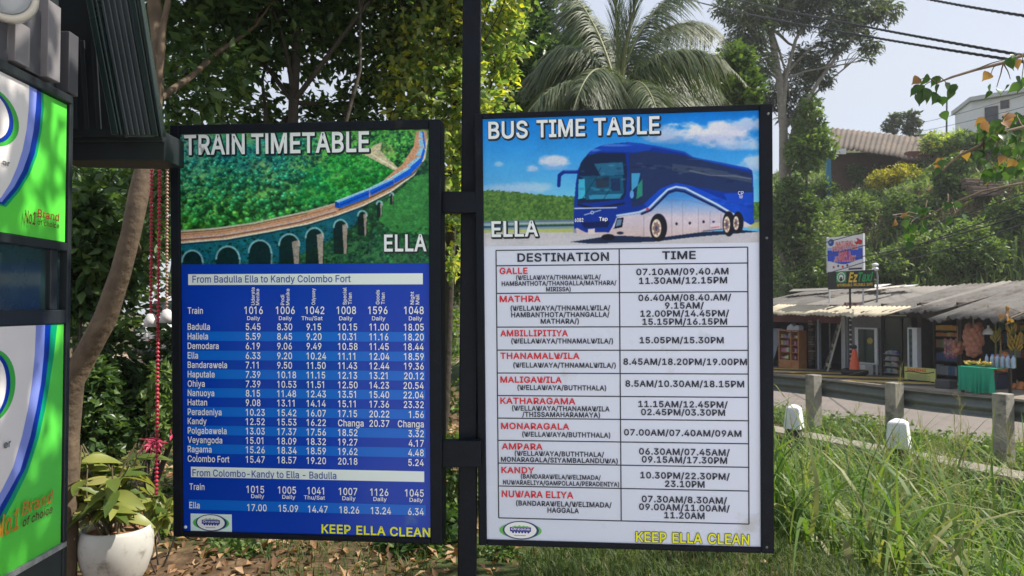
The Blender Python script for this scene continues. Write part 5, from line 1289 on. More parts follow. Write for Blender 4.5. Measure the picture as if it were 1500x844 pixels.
G_RUST = leafmat("rusty heart shaped leaves", [(0.3, 0.14, 0.09), (0.36, 0.18, 0.09), (0.42, 0.26, 0.08)], 0.3, 0.45, 2.0)

def bigleaves(rg, P, D, N, L, Wd, seg=5, curl=0.25, fold=0.2, kind='oval'):
    n = len(P); D = norm(D); B = norm(np.cross(D, N)); N = np.cross(B, D)
    L = np.broadcast_to(L, n)[:, None]; Wd = np.broadcast_to(Wd, n)[:, None]
    cu = (curl * rg.uniform(0.4, 1.7, n))[:, None]
    rows = []
    for k in range(seg + 1):
        t = k / seg
        if kind == 'heart': w = [0.25, 0.95, 1.0, 0.82, 0.5, 0.16, 0.02][min(k, 6)]
        else: w = math.sin(math.pi * min(1, (t * 0.96 + 0.03)) ** 0.85) ** 0.9 + 0.015
        c = P + D * L * t - N * cu * L * t * t
        e = B * Wd * w / 2
        up = N * fold * Wd * w / 2
        rows += [c - e + up, c, c + e + up]
    V = np.stack(rows, 1); m = V.shape[1]
    i = np.arange(n)[:, None] * m
    F = []
    for k in range(seg):
        a = 3 * k
        F += [i + np.array([[a, a + 1, a + 4, a + 3]]), i + np.array([[a + 1, a + 2, a + 5, a + 4]])]
    return V.reshape(-1, 3), np.concatenate(F, 0)

def pc_(u, v, Y): return W(u, v, Y)

# ------------------------------------------------------------------ leaning tree whose trunk shows beside the kiosk
tr = [W(90, 905, 4.3), W(93, 760, 4.3), W(97, 640, 4.3), W(106, 560, 4.3), W(128, 515, 4.28), W(155, 465, 4.25), W(178, 400, 4.22), W(192, 340, 4.2), W(203, 285, 4.2), W(214, 235, 4.25), W(226, 150, 4.4), W(232, 60, 4.6), W(215, -80, 4.7), W(200, -260, 4.6)]
cen = [W(120, -300, 4.4), W(320, -260, 5.0), W(230, -420, 4.2), W(60, -120, 5.2), W(420, -200, 5.4), W(260, -10, 5.6), W(330, 60, 6.0), W(270, 110, 5.4), W(180, 330, 5.6), W(130, 400, 5.8), W(150, 470, 5.9), W(540, -330, 5.0), W(395, 20, 6.3)]
rad = np.array([[.9, .9, .6]] * 5 + [[.5, .5, .35]] * 3 + [[.35, .4, .4]] * 3 + [[.9, .9, .6], [.5, .5, .4]])
lt = tree("leaning_tree", "leaning grey trunked tree rising beside the kiosk, bent to the right", "tree", tr, 0.075, cen, rad, 17000, 0.11, 0.055, G_DARK, BARK, seed=3, nl=3)
b = MB(); b.tube(limb(W(103, 560, 4.3), W(40, 380, 4.5), np.random.default_rng(2)), np.linspace(.06, .03, 7), BARK, 8); b.build("branch", lt)
# ------------------------------------------------------------------ dark tree behind the train board (stems seen under it)
rg = np.random.default_rng(11)
root_p = W(388, 838, 5.3); root_p[2] = -0.02
tr = [root_p, W(392, 770, 5.35), W(402, 650, 5.4), W(415, 450, 5.6), W(425, 300, 5.9), W(430, 150, 6.1), W(440, -50, 6.4)]
cen = [W(u, v, Y) for u, v, Y in ((300, 30, 6.6), (360, -60, 6.2), (420, 40, 7.0), (480, -20, 6.6), (540, 60, 7.0), (250, 150, 7.0), (330, 165, 6.8), (420, 170, 6.8), (520, 165, 7.0), (590, -60, 6.6), (470, -160, 6.2), (300, -200, 6.0), (620, 80, 7.2), (560, 150, 7.4), (400, 260, 7.0), (300, 300, 7.0))]
rad = np.array([[.75, .6, .5], [.8, .7, .6], [.7, .6, .42], [.8, .7, .5], [.6, .6, .48], [.5, .5, .3], [.5, .5, .22], [.6, .5, .2], [.55, .5, .25], [.8, .7, .6], [1, .9, .7], [1, .9, .7], [.5, .5, .5], [.4, .4, .35], [.7, .6, .5], [.7, .6, .5]])
dt = tree("dark_tree", "dark dense tree behind the train board, its forked stems showing underneath", "tree", tr, 0.075, cen, rad, 25000, 0.09, 0.05, G_DARK, BARKD, seed=4, nl=8)
b = MB()
for q in ([(388, 838, 5.3), (366, 800, 5.3), (345, 770, 5.3), (320, 700, 5.4)], [(392, 838, 5.32), (425, 800, 5.3), (455, 780, 5.3), (500, 700, 5.5)], [(384, 838, 5.28), (376, 790, 5.25), (372, 730, 5.3)], [(396, 838, 5.3), (412, 795, 5.35), (420, 740, 5.3)]):
    p = np.array([W(*a) for a in q]); p[0][2] = -0.02
    b.tube(p, np.linspace(.045, .02, len(p)), BARKD, 8, wob=.05)
b.build("stem", dt)
# ------------------------------------------------------------------ tree with yellow shoots behind the post
root_p = W(640, 700, 7.4); root_p[2] = -0.02
tr = [root_p, W(650, 600, 7.3), W(656, 450, 7.2), W(665, 250, 7.0), W(672, 100, 6.9), W(680, -80, 6.8), W(720, -260, 6.6)]
cen = [W(u, v, Y) for u, v, Y in ((600, 20, 6.7), (650, 60, 6.5), (620, 130, 6.6), (690, 20, 6.6), (725, 70, 6.8), (660, 150, 6.4), (735, 140, 6.9), (715, -60, 6.6), (640, -80, 6.4), (660, 260, 6.7), (655, 340, 6.6), (700, 200, 6.8), (590, 90, 7.0), (640, -220, 6.6), (560, -200, 6.8))]
rad = np.array([[.4, .4, .4], [.42, .4, .42], [.4, .4, .4], [.42, .4, .4], [.26, .3, .4], [.36, .4, .38], [.2, .3, .28], [.5, .5, .4], [.6, .6, .4], [.35, .4, .45], [.32, .3, .4], [.3, .3, .4], [.35, .35, .4], [.6, .6, .4], [.6, .6, .4]])
tree("yellow_shoot_tree", "leafy tree with bright yellow new shoots, growing right behind the black post", "tree", tr, 0.06, cen, rad, 15000, 0.078, 0.05, G_SHOOT, BARKD, seed=6, nl=12, subr=.25)
# ------------------------------------------------------------------ hedge seen in the gap beside the post
rg = np.random.default_rng(12)
hl = W(662, 600, 8.0); hroot = empty("garden_hedge", (hl[0], hl[1], -0.02), "sunlit leafy hedge showing in the gap between the two boards", "hedge")
cc = np.array([[hl[0] + dx, hl[1] + dy, z] for dx in (-1.6, -.8, 0, .8, 1.6) for dy, z in ((0, .35), (.15, .8), (.2, 1.15))])
P, o = clumps(rg, cc, np.array([[.6, .4, .4]] * len(cc)), 11000, .6)
V, F = leaves(rg, P, 0.075, 0.042, out=o); np_mesh("foliage", V, F, G_LITE, hroot)
b = MB()
for dx in (-1.4, -.5, .3, 1.2): b.tube([(hl[0] + dx, hl[1] + .1, -.03), (hl[0] + dx + .05, hl[1] + .1, .5), (hl[0] + dx - .05, hl[1] + .15, 1.0)], [.025, .018, .008], BARKD, 6)
b.build("stem", hroot)
# low shrubs under the boards and in the left gap
def shrub(name, c, r, n, L, Wd, m, label, cat="shrub", group=None, seed=0, stems=4, fm='foliage', shell=.35):
    rg = np.random.default_rng(seed); c = np.array(c, float); r = np.array(r, float)
    base = np.array([c[0], c[1], float(gz(c[0], c[1]))])
    root = empty(name, base, label, cat, group)
    cs, rs = blob_centers(rg, c, r, 9)
    P, o = clumps(rg, cs, rs, n, shell, 10, .3)
    P[:, 2] = np.maximum(P[:, 2], base[2] + .01)
    V, F = leaves(rg, P, L, Wd, out=o); np_mesh(fm, V, F, m, root)
    if stems:
        b = MB()
        for i in range(stems): b.tube(limb(base - np.array([0, 0, .05]), cs[i % len(cs)], rg, 5), np.linspace(.05 * r.mean(), .012 * r.mean(), 5), BARKD, 6)
        b.build("stem", root)
    return root
shrub("low_shrub", W(610, 800, 5.2) + [0, 0, .05], (.32, .3, .24), 2200, .07, .035, G_DARK, "low dark shrub under the right end of the train board", "shrub", None, 21)
shrub("low_shrub", W(668, 720, 5.6), (.22, .25, .4), 1800, .06, .035, G_MID, "narrow green shrub low in the gap beside the post", "shrub", None, 22)
shrub("low_shrub", W(215, 560, 6.2), (.45, .4, .6), 5000, .08, .045, G_DARK, "dark round shrub between the leaning trunk and the bead strings", "shrub", None, 23)
shrub("low_shrub", W(125, 610, 5.6), (.35, .4, .5), 4200, .08, .045, G_DARK, "dark shrub behind the potted plant, beside the kiosk", "shrub", None, 24)
shrub("climbing_shrub", W(110, 370, 5.6), (.3, .4, .55), 3200, .12, .07, G_DARK, "broad leaved dark climber left of the leaning trunk", "shrub", None, 25, stems=2)
shrub("low_shrub", W(240, 590, 5.2), (.1, .15, .35), 500, .06, .035, G_LITE, "thin pale green shrub right beside the train board's left frame", "shrub", None, 26, stems=2)
shrub("small_plant", W(235, 735, 4.7), (.14, .15, .14), 60, .12, .06, G_POT, "small yellow green plant on the ground right of the white pot", "plant", None, 27, stems=2)
shrub("red_leaved_plant", W(236, 640, 4.6), (.06, .07, .1), 45, .085, .016, mat("pink red leaves", (0.45, 0.04, 0.1), .5), "slender plant with pink red leaves beside the red beads", "plant", None, 28, stems=2)

shrub("low_shrub", W(545, 812, 5.9), (.3, .25, .16), 1500, .06, .03, G_LITE, "sunlit yellow green shrub low behind the train board's stems", "shrub", None, 121)
shrub("low_shrub", W(470, 800, 6.8), (.5, .3, .28), 2600, .07, .035, G_MID, "mid green shrub farther behind the train board's stems", "shrub", None, 122)
shrub("low_shrub", W(300, 800, 6.6), (.4, .3, .25), 1800, .07, .035, G_MID, "green shrub behind the left end of the train board's bottom edge", "shrub", None, 123)
shrub("low_shrub", W(735, 812, 5.0), (.14, .15, .1), 500, .05, .026, G_MID, "small green shrub under the bus board's left corner by the post", "shrub", None, 124, stems=2)
for i, (u, v, Y, a, c, m, l) in enumerate(((420, 822, 6.0, .35, .12, G_LITE, "spreading bright weed in front of the dark tree's far side"), (590, 826, 5.2, .25, .1, G_MID, "low weed under the train board's slogan"), (255, 826, 5.4, .22, .12, G_MID, "low weed right of the white pot, under the board's left corner"), (640, 830, 5.6, .2, .14, G_LITE, "bright weed just left of the black post"), (340, 834, 5.0, .25, .08, G_MID, "flat weed in the leaf litter under the logo of the train board"), (850, 826, 5.3, .3, .1, G_MID, "low broad weed in the turf under the bus board"))):
    shrub("ground_weed", W(u, v, Y), (a, a * .8, c), 900, .06, .034, m, l, "weed", None, 140 + i, stems=2)
# ------------------------------------------------------------------ white pot with a yellow green plant
pb = W(170, 800, 4.45); pb[2] = float(gz(pb[0], pb[1])) - .005
pot = empty("potted_plant", pb, "rounded white pot with a yellow green leafy plant beside the kiosk", "potted plant")
b = MB()
pr = [(0.0, 0.0), (.115, 0.0), (.14, .02), (.175, .09), (.202, .18), (.212, .25), (.21, .31), (.2, .355), (.193, .372), (.183, .374), (.178, .362), (.183, .33), (.18, .3)]
pr = [(r * .95, z * .9) for r, z in pr]
b.lathe(pb, pr, mat("white glazed pot", (0.56, 0.55, 0.51), 0.55, noise=0.08, nscale=6, dirt=(0.24, 0.22, 0.18), dscale=9, dthr=0.53), 48); b.build("pot", pot)
b = MB(); b.lathe(pb, [(0.175, .3), (.11, .312), (.05, .32), (0.0, .317)], mat("reddish potting soil", (0.3, 0.14, 0.075), 0.95, noise=0.4, nscale=40, bump=.8, bscale=60), 32); b.build("soil", pot)
rg = np.random.default_rng(31)
b = MB(); LP, LD, LN = [], [], []
for i in range(17):
    a = rg.uniform(0, 2 * math.pi); r0 = rg.uniform(.02, .12)
    s0 = pb + np.array([r0 * math.cos(a), r0 * math.sin(a), .31])
    e = pb + np.array([rg.uniform(-.4, .3), rg.uniform(-.22, .2), rg.uniform(.5, .86)])
    p = limb(s0, e, rg, 6, .06); b.tube(p, np.linspace(.008, .004, 6), mat("green stem", (.12, .1, .05), .7), 6)
    for k in range(8):
        t = rg.uniform(.35, 1.0); q = p[int(t * 5)] + rg.normal(size=3) * .008
        d = norm(np.array([rg.normal(), rg.normal(), rg.uniform(-.35, .4)]))
        LP.append(q); LD.append(d); LN.append(norm(np.array([rg.normal() * .3, rg.normal() * .3 - .25, 1.0])))
b.build("stem", pot)
V, F = bigleaves(rg, np.array(LP), np.array(LD), np.array(LN), rg.uniform(.11, .2, len(LP)), rg.uniform(.05, .08, len(LP)), 6, .35, .25)
np_mesh("foliage", V, F, G_POT, pot, smooth=True)

# ------------------------------------------------------------------ palm
PALY = 14.0
pc0 = W(906, 152, PALY)
gb = np.array([pc0[0] - .1, PALY, float(gz(pc0[0] - .1, PALY))])
palm = empty("palm_tree", gb, "feathery palm with arching drooping fronds above the bus board", "palm tree")
b = MB(); b.tube([gb, gb + (pc0 - gb) * .5 + [.06, 0, 0], pc0 - [0, 0, .75]], [.19, .15, .12], BARKP, 14, wob=.03)
b.tube([pc0 - [0, 0, .8], pc0 - [0, 0, .3], pc0 + [0, 0, .35]], [.115, .1, .05], mat("palm crownshaft", (.17, .19, .1), .5, noise=.3, nscale=6), 14); b.build("trunk", palm)
fr = [[(905, 145, 0), (960, 62, -.3), (1035, 48, -.6), (1096, 128, -.9)], [(905, 145, 0), (868, 52, .2), (812, 42, .3), (764, 142, .4)], [(907, 140, 0), (905, 60, -.05), (902, -10, -.1), (893, -70, -.15)],
      [(905, 140, 0), (925, 40, .5), (975, -25, .9), (1050, -30, 1.2)], [(903, 148, 0), (862, 105, -.5), (806, 104, -1), (757, 190, -1.3)], [(908, 152, 0), (955, 125, .4), (1018, 134, .8), (1066, 192, 1.1)],
      [(905, 142, 0), (882, 40, .6), (842, -30, 1.0), (786, -34, 1.4)], [(908, 146, 0), (934, 92, -1), (958, 128, -1.8), (972, 205, -2.1)], [(902, 150, 0), (872, 128, .9), (834, 142, 1.7), (806, 208, 2.1)],
      [(904, 146, 0), (888, 78, -1), (856, 88, -1.9), (836, 178, -2.3)], [(908, 144, 0), (948, 50, 1.1), (1000, 72, 2.1), (1036, 160, 2.6)], [(908, 143, 0), (915, 50, -.3), (935, -20, -.5), (955, -60, -.6)],
      [(904, 144, 0), (886, 95, 1.2), (862, 70, 2.2), (838, 120, 3)], [(907, 143, 0), (945, 88, .8), (1010, 84, 1.5), (1082, 165, 1.9)], [(904, 146, 0), (866, 84, .9), (800, 74, 1.6), (742, 150, 2)], [(907, 150, 0), (950, 150, -.6), (1000, 172, -1), (1030, 225, -1.2)], [(903, 141, 0), (890, 30, .8), (850, 0, 1.4), (800, 30, 1.8)], [(909, 143, 0), (950, 20, 1), (1020, 10, 1.6), (1075, 70, 2)]]
rg = np.random.default_rng(41)
for q in fr:
    K = np.array([W(u, v, PALY + dy) for u, v, dy in q])
    t = np.linspace(0, 1, 26)[:, None]
    path = (1 - t) ** 3 * K[0] + 3 * (1 - t) ** 2 * t * K[1] * 1.0 + 3 * (1 - t) * t ** 2 * K[2] + t ** 3 * K[3]
    b = MB(); b.tube(path, np.linspace(.04, .006, 26), mat("palm midrib", (.15, .16, .06), .5), 6)
    fo = b.build("frond", palm)
    n = 135
    ti = np.repeat(np.linspace(.1, .995, n), 4); sd = np.tile([1, -1, 1, -1], n)
    f = ti * 25; k = np.clip(f.astype(int), 0, 24); P = path[k] + (path[k + 1] - path[k]) * (f - k)[:, None]
    Tn = norm(path[k + 1] - path[k]); S_ = norm(np.cross(Tn, [0, 0, 1.0]))
    up = np.cross(S_, Tn)
    spike = q[-1][1] < -50
    D = Tn * (0.55 if not spike else 1.6) + S_ * sd[:, None] * (.75 if not spike else .3) + up * rg.uniform(-.25, .55, len(P))[:, None] + rg.normal(size=P.shape) * .1
    ln = .78 * np.sin(np.clip(ti * 1.05 + .12, 0, 1) * math.pi) ** .55 * rg.uniform(.8, 1.1, len(P)) + .05
    D = norm(D); rows = []
    for j in range(6):
        tt = j / 5
        c = P + D * (ln * tt)[:, None]; c[:, 2] -= (ln * 1.0 * tt ** 1.7) * (1.0 if not spike else .15)
        w = .025 * (1 - tt ** 2.2) + .002
        sv = norm(np.cross(D, [0, 0, 1.0]) + rg.normal(size=P.shape) * .05)
        rows += [c - Tn * w / 2, c + Tn * w / 2]
    V = np.stack(rows, 1); i = np.arange(len(P))[:, None] * 12
    F = np.concatenate([i + np.array([[2 * j, 2 * j + 1, 2 * j + 3, 2 * j + 2]]) for j in range(5)], 0)
    lf = np_mesh("leaflets", V.reshape(-1, 3), F, G_PALM, fo)

# ------------------------------------------------------------------ trees behind the garden and behind the palm
def far_tree(u, v, Y, ru, rv, n, L, m, label, seed, bark=BARKD, group="trees behind the garden", name="garden_tree", k=14, nl=6, shell=.35, Wd=.55, rd=None):
    rg = np.random.default_rng(seed)
    c = W(u, v, Y); r = np.array([ru * Y / FPX, (rd or (ru * .8)) * Y / FPX, rv * Y / FPX])
    cs, rs = blob_centers(rg, c, r, k)
    g = np.array([c[0], c[1], float(gz(c[0], c[1])) - .05])
    tr = [g, g + (c - g) * .35 + [rg.normal() * .1, 0, 0], g + (c - g) * .7 + [rg.normal() * .15, 0, 0], c + [0, 0, r[2] * .4]]
    return tree(name, label, "tree", limb(g, c + [0, 0, r[2] * .3], rg, 7, .04), max(.05, .045 * r.mean() + .04), cs, rs, n, L, L * Wd, m, bark, group, seed, nl, shell, 12, .25)
far_tree(800, 90, 17, 95, 120, 9000, .2, G_DARK, "dark tree filling the space left of the palm's crown", 51)
far_tree(730, 330, 19, 110, 190, 6000, .24, G_DARK, "dark tree behind the yellow shoot tree and post", 52)
far_tree(1060, 150, 22, 55, 80, 6000, .2, G_MID, "mid green tree right of the palm, above the bus board's corner", 53)
far_tree(960, 210, 20, 90, 80, 5000, .22, G_DARK, "dark tree behind the palm's lower fronds", 54)
far_tree(560, 400, 16, 190, 150, 7000, .2, G_DARK, "broad dark tree far behind the train board", 55)
far_tree(330, 360, 18, 150, 110, 6000, .22, G_DARK, "dark tree beyond the parked white van", 56)
far_tree(130, 330, 14, 130, 150, 8000, .18, G_DARK, "dark tree behind the leaning trunk and kiosk", 57)
far_tree(20, 300, 12, 150, 200, 6000, .18, G_DARK, "dark tree hidden mostly behind the kiosk", 58)
far_tree(250, 250, 24, 90, 70, 5000, .26, G_MID, "far mid green tree over the van, seen through the dark leaves", 59)

shrub("roadside_bush", W(1168, 385, 36), (2.3, 1.2, 2.2), 5500, .22, .11, G_HILL, "broad bush rising behind the roof of the leftmost shop, beside the bus board", "bush", None, 66)
shrub("roadside_bush", W(1238, 395, 34), (1.6, .9, 1.3), 3200, .2, .1, G_LITE, "lighter low bush right behind the taxi sign and lamp pole", "bush", None, 67)
# tall thin leaved tree at the right of the bus board
TY = 37.0
tb_ = W(1150, 360, TY); tb_[2] = float(gz(tb_[0], tb_[1])) - .1
tr = [tb_, W(1149, 260, TY), W(1148, 190, TY), W(1142, 120, TY), W(1128, 40, TY), W(1118, -60, TY)]
pts = [(1098, 45, 30, 26), (1128, 12, 34, 24), (1165, 22, 30, 24), (1180, 92, 26, 26), (1202, 112, 22, 18), (1226, 30, 30, 20), (1262, 12, 34, 22), (1296, 14, 22, 20), (1275, 66, 14, 14), (1138, 140, 28, 24), (1110, 96, 26, 26), (1080, 70, 24, 22), (1218, 66, 22, 14), (1160, 170, 18, 14), (1118, 150, 22, 16), (1085, 10, 40, 22), (1190, -10, 40, 20), (1240, -20, 50, 20), (1170, 130, 16, 18), (1250, 46, 20, 12), (1270, 88, 8, 8)]
cen = [W(u, v, TY + (i % 5 - 2) * .5) for i, (u, v, a, c) in enumerate(pts)]
rad = np.array([[a * TY / FPX, a * TY / FPX * .8, c * TY / FPX] for u, v, a, c in pts])
tt_ = tree("tall_tree", "tall slender grey trunked tree with wispy open foliage at the bus board's right", "tree", tr, .27, cen, rad, 21000, .3, .085, G_EUC, BARKP, seed=61, nl=15, shell=.2, sub=10, subr=.35, droop=.7)
b = MB()
for q in ([(1149, 230), (1172, 165), (1200, 118), (1235, 70), (1275, 30), (1300, 0)], [(1146, 170), (1152, 110), (1165, 60), (1185, 20), (1200, -20)], [(1140, 110), (1118, 80), (1095, 40)], [(1165, 190), (1158, 245), (1156, 330)]):
    p = np.array([W(u, v, TY - .1) for u, v in q]); b.tube(p, np.linspace(.13, .035, len(p)), BARKP, 8, wob=.05)
b.build("branch", tt_)
far_tree(1184, 210, 36, 30, 70, 6000, .24, G_LITE, "rounded light green tree at the roof's left, under the tall tree", 62, group=None, name="leafy_tree")
far_tree(1165, 330, 36, 40, 80, 8000, .24, G_MID, "bushy mid green tree at the tall tree's foot, behind the shop roofs", 63, group=None, name="leafy_tree")
far_tree(1215, 360, 38, 46, 44, 6000, .24, G_HILL, "low bushy tree behind the gem shop billboard", 64, group=None, name="leafy_tree")

# heart leaved tree standing out of the picture at the right; its crown throws the dappled shade on the kiosk
tr = [np.array([6.2, 2.6, -.4]), np.array([6.1, 2.7, 1.2]), np.array([5.8, 2.8, 2.6]), np.array([5.3, 2.9, 3.9]), np.array([4.4, 3.0, 5.0])]
cen = [np.array(c) for c in ((1.4, 2.3, 5.0), (2.0, 2.0, 5.2), (2.6, 2.8, 5.4), (1.7, 2.9, 4.9), (3.3, 2.2, 5.6), (4.2, 3.2, 5.8), (.9, 1.9, 4.8), (5.2, 2.6, 5.6), (3.2, 2.8, 4.7), (4.2, 4.4, 5.6))]
rad = np.array([[.55, .5, .3]] * 10)
tree("heart_leaf_tree", "heart leaved tree whose grey trunk stands just beyond the right edge", "tree", tr, .16, cen, rad, 2300, .13, .11, G_HEART, BARKP, seed=97, nl=9, shell=.2, sub=8, subr=.45, droop=.8)

# ================================================================== THE HILL, ITS HOUSES AND PLANTS
def hit(u, v, y0=16, y1=90):
    r = ray(u, v)
    for Y in np.arange(y0, y1, .15):
        p = CAM + r * (Y / r[1])
        if p[2] <= float(gz(p[0], p[1])): return p
    return CAM + r * (y1 / r[1])
rg = np.random.default_rng(71)
# ground cover of the slope: grass tufts and small leaves nobody could count
n = 34000
s_ = rg.uniform(-46, 8, n); t_ = 26.8 + rg.uniform(0, 1, n) ** .8 * 24
P = s_[:, None] * RS + t_[:, None] * RT; P[:, 2] = gz(P[:, 0], P[:, 1])
V, F = blades(rg, P, np.where(t_ > 33, .5, 1.1), .085, 1.0, .4, 4)
tag(np_mesh("hillside_grass", V, F, G_HILL), "long grass and ferns covering the slope behind the shops", "grass", kind="stuff")
n = 42000
k = rg.integers(0, 900, n); cs = rg.uniform(-46, 8, 900); ct = 27 + rg.uniform(0, 1, 900) * 22; cr = rg.uniform(.3, 1.0, 900) * np.where(ct > 33, .45, 1)
d = norm(rg.normal(size=(n, 3))) * rg.uniform(.4, 1, n)[:, None]
P = cs[k][:, None] * RS + ct[k][:, None] * RT; P[:, 2] = gz(P[:, 0], P[:, 1]) + .25
P = P + d * cr[k][:, None]
V, F = leaves(rg, P, .3, .1, droop=.4)
tag(np_mesh("hillside_undergrowth", V, F, G_HILL), "tangled leafy undergrowth on the slope behind the shops", "undergrowth", kind="stuff")

def bush_at(u, v, ru, rv, n, L, m, label, seed, name="hillside_bush", group="bushes on the slope", cat="bush", stems=3, Wd=.5):
    p = hit(u, v + rv * .7)
    k = p[1] / FPX
    return shrub(name, p + [0, 0, rv * k * .8], (ru * k, ru * k * .8, rv * k), n, L, L * Wd, m, label, cat, group, seed, stems)
bush_at(1312, 266, 42, 18, 4000, .2, G_YEL, "yellow flowering bush in front of the brown roofed house", 81, group=None, name="yellow_bush")
bush_at(1266, 256, 26, 16, 2600, .22, G_LITE, "light green bush against the dark porch of the brown roofed house", 82)
bush_at(1196, 292, 30, 28, 3500, .22, G_LITE, "pale bush left of the blue porch post", 83)
bush_at(1168, 330, 40, 30, 3500, .24, G_MID, "green bush on the slope right beside the bus board", 84)
bush_at(1396, 262, 26, 36, 4000, .22, G_MID, "tall dark bush between the brown roofed house and stone terrace", 85)
bush_at(1385, 215, 36, 24, 3200, .24, G_SHOOT, "yellowish bush under the lone thin pole", 86)
bush_at(1440, 215, 40, 30, 4200, .24, G_MID, "green bush in front of the white building", 87)
bush_at(1240, 320, 60, 26, 4000, .24, G_HILL, "wide bush in the middle of the slope above the gem shop sign", 88)
bush_at(1330, 320, 50, 26, 3800, .24, G_MID, "green bush below the yellow flowering one", 89)
bush_at(1180, 385, 55, 34, 4200, .22, G_MID, "dark bush behind the left end of the shop roofs", 90)
bush_at(1330, 385, 60, 30, 4200, .22, G_HILL, "broad bush behind the middle of the shop roofs", 91)
bush_at(1430, 370, 60, 34, 4200, .22, G_LITE, "bright bush high behind the fruit stall's roof", 92)
bush_at(1490, 320, 40, 34, 3500, .22, G_MID, "bush at the right edge of the slope under the cables", 93)
far_tree(1308, 184, 58, 14, 18, 800, .3, G_EUC, "small grey green tree on the skyline, the left of two", 95, group="skyline trees", name="skyline_tree", k=7, nl=4)
far_tree(1336, 180, 58, 18, 22, 1100, .3, G_EUC, "larger grey green tree on the skyline beside the green roof", 96, group="skyline trees", name="skyline_tree", k=8, nl=4)

# ------------------------------------------------------------------ house with the brown corrugated roof
def corr(b, P00, P10, P01, P11, pitch, amp, m, rows=4, wob=0.0, seed=0):
    """corrugated sheet between two long edges (ribs run from edge 0 to edge 1)"""
    rg = np.random.default_rng(seed)
    P00, P10, P01, P11 = [np.array(p, float) for p in (P00, P10, P01, P11)]
    ln = np.linalg.norm(P10 - P00); nc = int(ln / pitch * 6)
    nv = norm(np.cross(P10 - P00, P01 - P00)); nv = nv if nv[2] > 0 else -nv
    u = np.linspace(0, 1, nc + 1)
    lap = wob * np.interp(u, np.linspace(0, 1, 9), rg.normal(size=9))
    V = []
    for r in range(rows + 1):
        v = r / rows
        base = (P00 + (P10 - P00) * u[:, None]) * (1 - v) + (P01 + (P11 - P01) * u[:, None]) * v
        V.append(base + nv * (amp * np.sin(u * ln / pitch * 2 * math.pi) + lap * (1 - v))[:, None])
    V = np.concatenate(V); w = nc + 1
    F = [(r * w + i, r * w + i + 1, (r + 1) * w + i + 1, (r + 1) * w + i) for r in range(rows) for i in range(nc)]
    b.add(V, F, m, True)
RUST = mat("rusty brown roof sheet", (0.095, 0.075, 0.06), 0.8, noise=0.3, nscale=1.2, dirt=(0.16, 0.12, 0.085), dscale=.7, dthr=0.5)
HY = 44.0
h0 = W(1245, 262, HY)
g_ = float(gz(h0[0], h0[1]))
house = empty("hillside_house", (h0[0], h0[1], g_), "low house with a rusty brown corrugated roof and a dark open porch on the hill", "house")
e0, e1, r0, r1 = W(1213, 214, HY), W(1372, 238, HY - 1.0), W(1218, 187, HY + 4), W(1384, 205, HY + 3)
b = MB(); corr(b, e0, e1, r0, r1, .28, .04, RUST, 4, .05, 3); ro = b.build("roof", house); ro.modifiers.new("thick", 'SOLIDIFY').thickness = .03
b = MB()
wl0, wl1 = W(1216, 270, HY + 1.6), W(1374, 262, HY + .8)
zt = e0[2] - .1
b.hexa([(x, y, z) for z in (g_ - 1.2, zt) for x, y in ((wl0[0], wl0[1]), (wl1[0], wl1[1]), (wl1[0], wl1[1] + .2), (wl0[0], wl0[1] + .2))], mat("brown plank wall", (.1, .06, .045), .85, noise=.3, nscale=3))
b.hexa([(x, y, z) for z in (g_ - 1.2, zt - .25) for x, y in ((W(1328, 240, HY)[0], HY - .2), (W(1366, 240, HY)[0], HY - .4), (W(1366, 240, HY)[0], HY + 1), (W(1328, 240, HY)[0], HY + 1))], mat("red brown wall", (.2, .075, .06), .85, noise=.2, nscale=3))
b.build("wall", house)
b = MB(); p = W(1213.5, 240, HY - .2); b.box((p[0], p[1], (g_ - 1 + e0[2]) / 2), (.22, .22, e0[2] - g_ + 1), S("blue porch paint", 52, 120, 150, 1.0, rough=.7)); b.build("porch_post", house)
b = MB(); q0, q1 = W(1220, 226, HY - .3), W(1239, 218, HY - .3); b.hexa([(x, y, z) for z in (q0[2], q1[2]) for x, y in ((q0[0], HY - .35), (q1[0], HY - .35), (q1[0], HY - .3), (q0[0], HY - .3))], mat("white sign plate", (.75, .75, .75), .6)); b.build("sign_plate", house)

# white building, upper right
WB = mat("white rendered wall", (.72, .72, .72), .8, noise=.05, nscale=2, dirt=(.5, .49, .47), dscale=.5, dthr=.6)
c0, cl, cr_ = W(1423, 240, 49), W(1400, 240, 52), W(1560, 240, 45.5)
gb_ = float(gz(c0[0], c0[1])) - 1.5
zt0 = W(1423, 150, 49)[2]
wb = empty("white_building", (c0[0], c0[1], gb_), "flat roofed white building with dark windows at the top of the hill", "building")
dp = (cl - c0) * np.array([1, 1, 0]); dr = (cr_ - c0) * np.array([1, 1, 0])
b = MB(); P4 = [c0, c0 + dr, c0 + dr + dp, c0 + dp]
b.hexa([(p[0], p[1], z) for z in (gb_, zt0) for p in P4], WB); b.build("wall", wb)
b = MB(); ov = [c0 - dp * .12 - dr * .03, c0 + dr - dp * .12, c0 + dr + dp * 1.1, c0 + dp * 1.1 - dr * .03]
b.hexa([(p[0], p[1], z) for z in (zt0 + .02, zt0 + .28) for p in ov], mat("pale grey slab", (.5, .5, .5), .8)); b.build("roof_slab", wb)
WPl = Plane(c0, dr, (0, 0, 1))
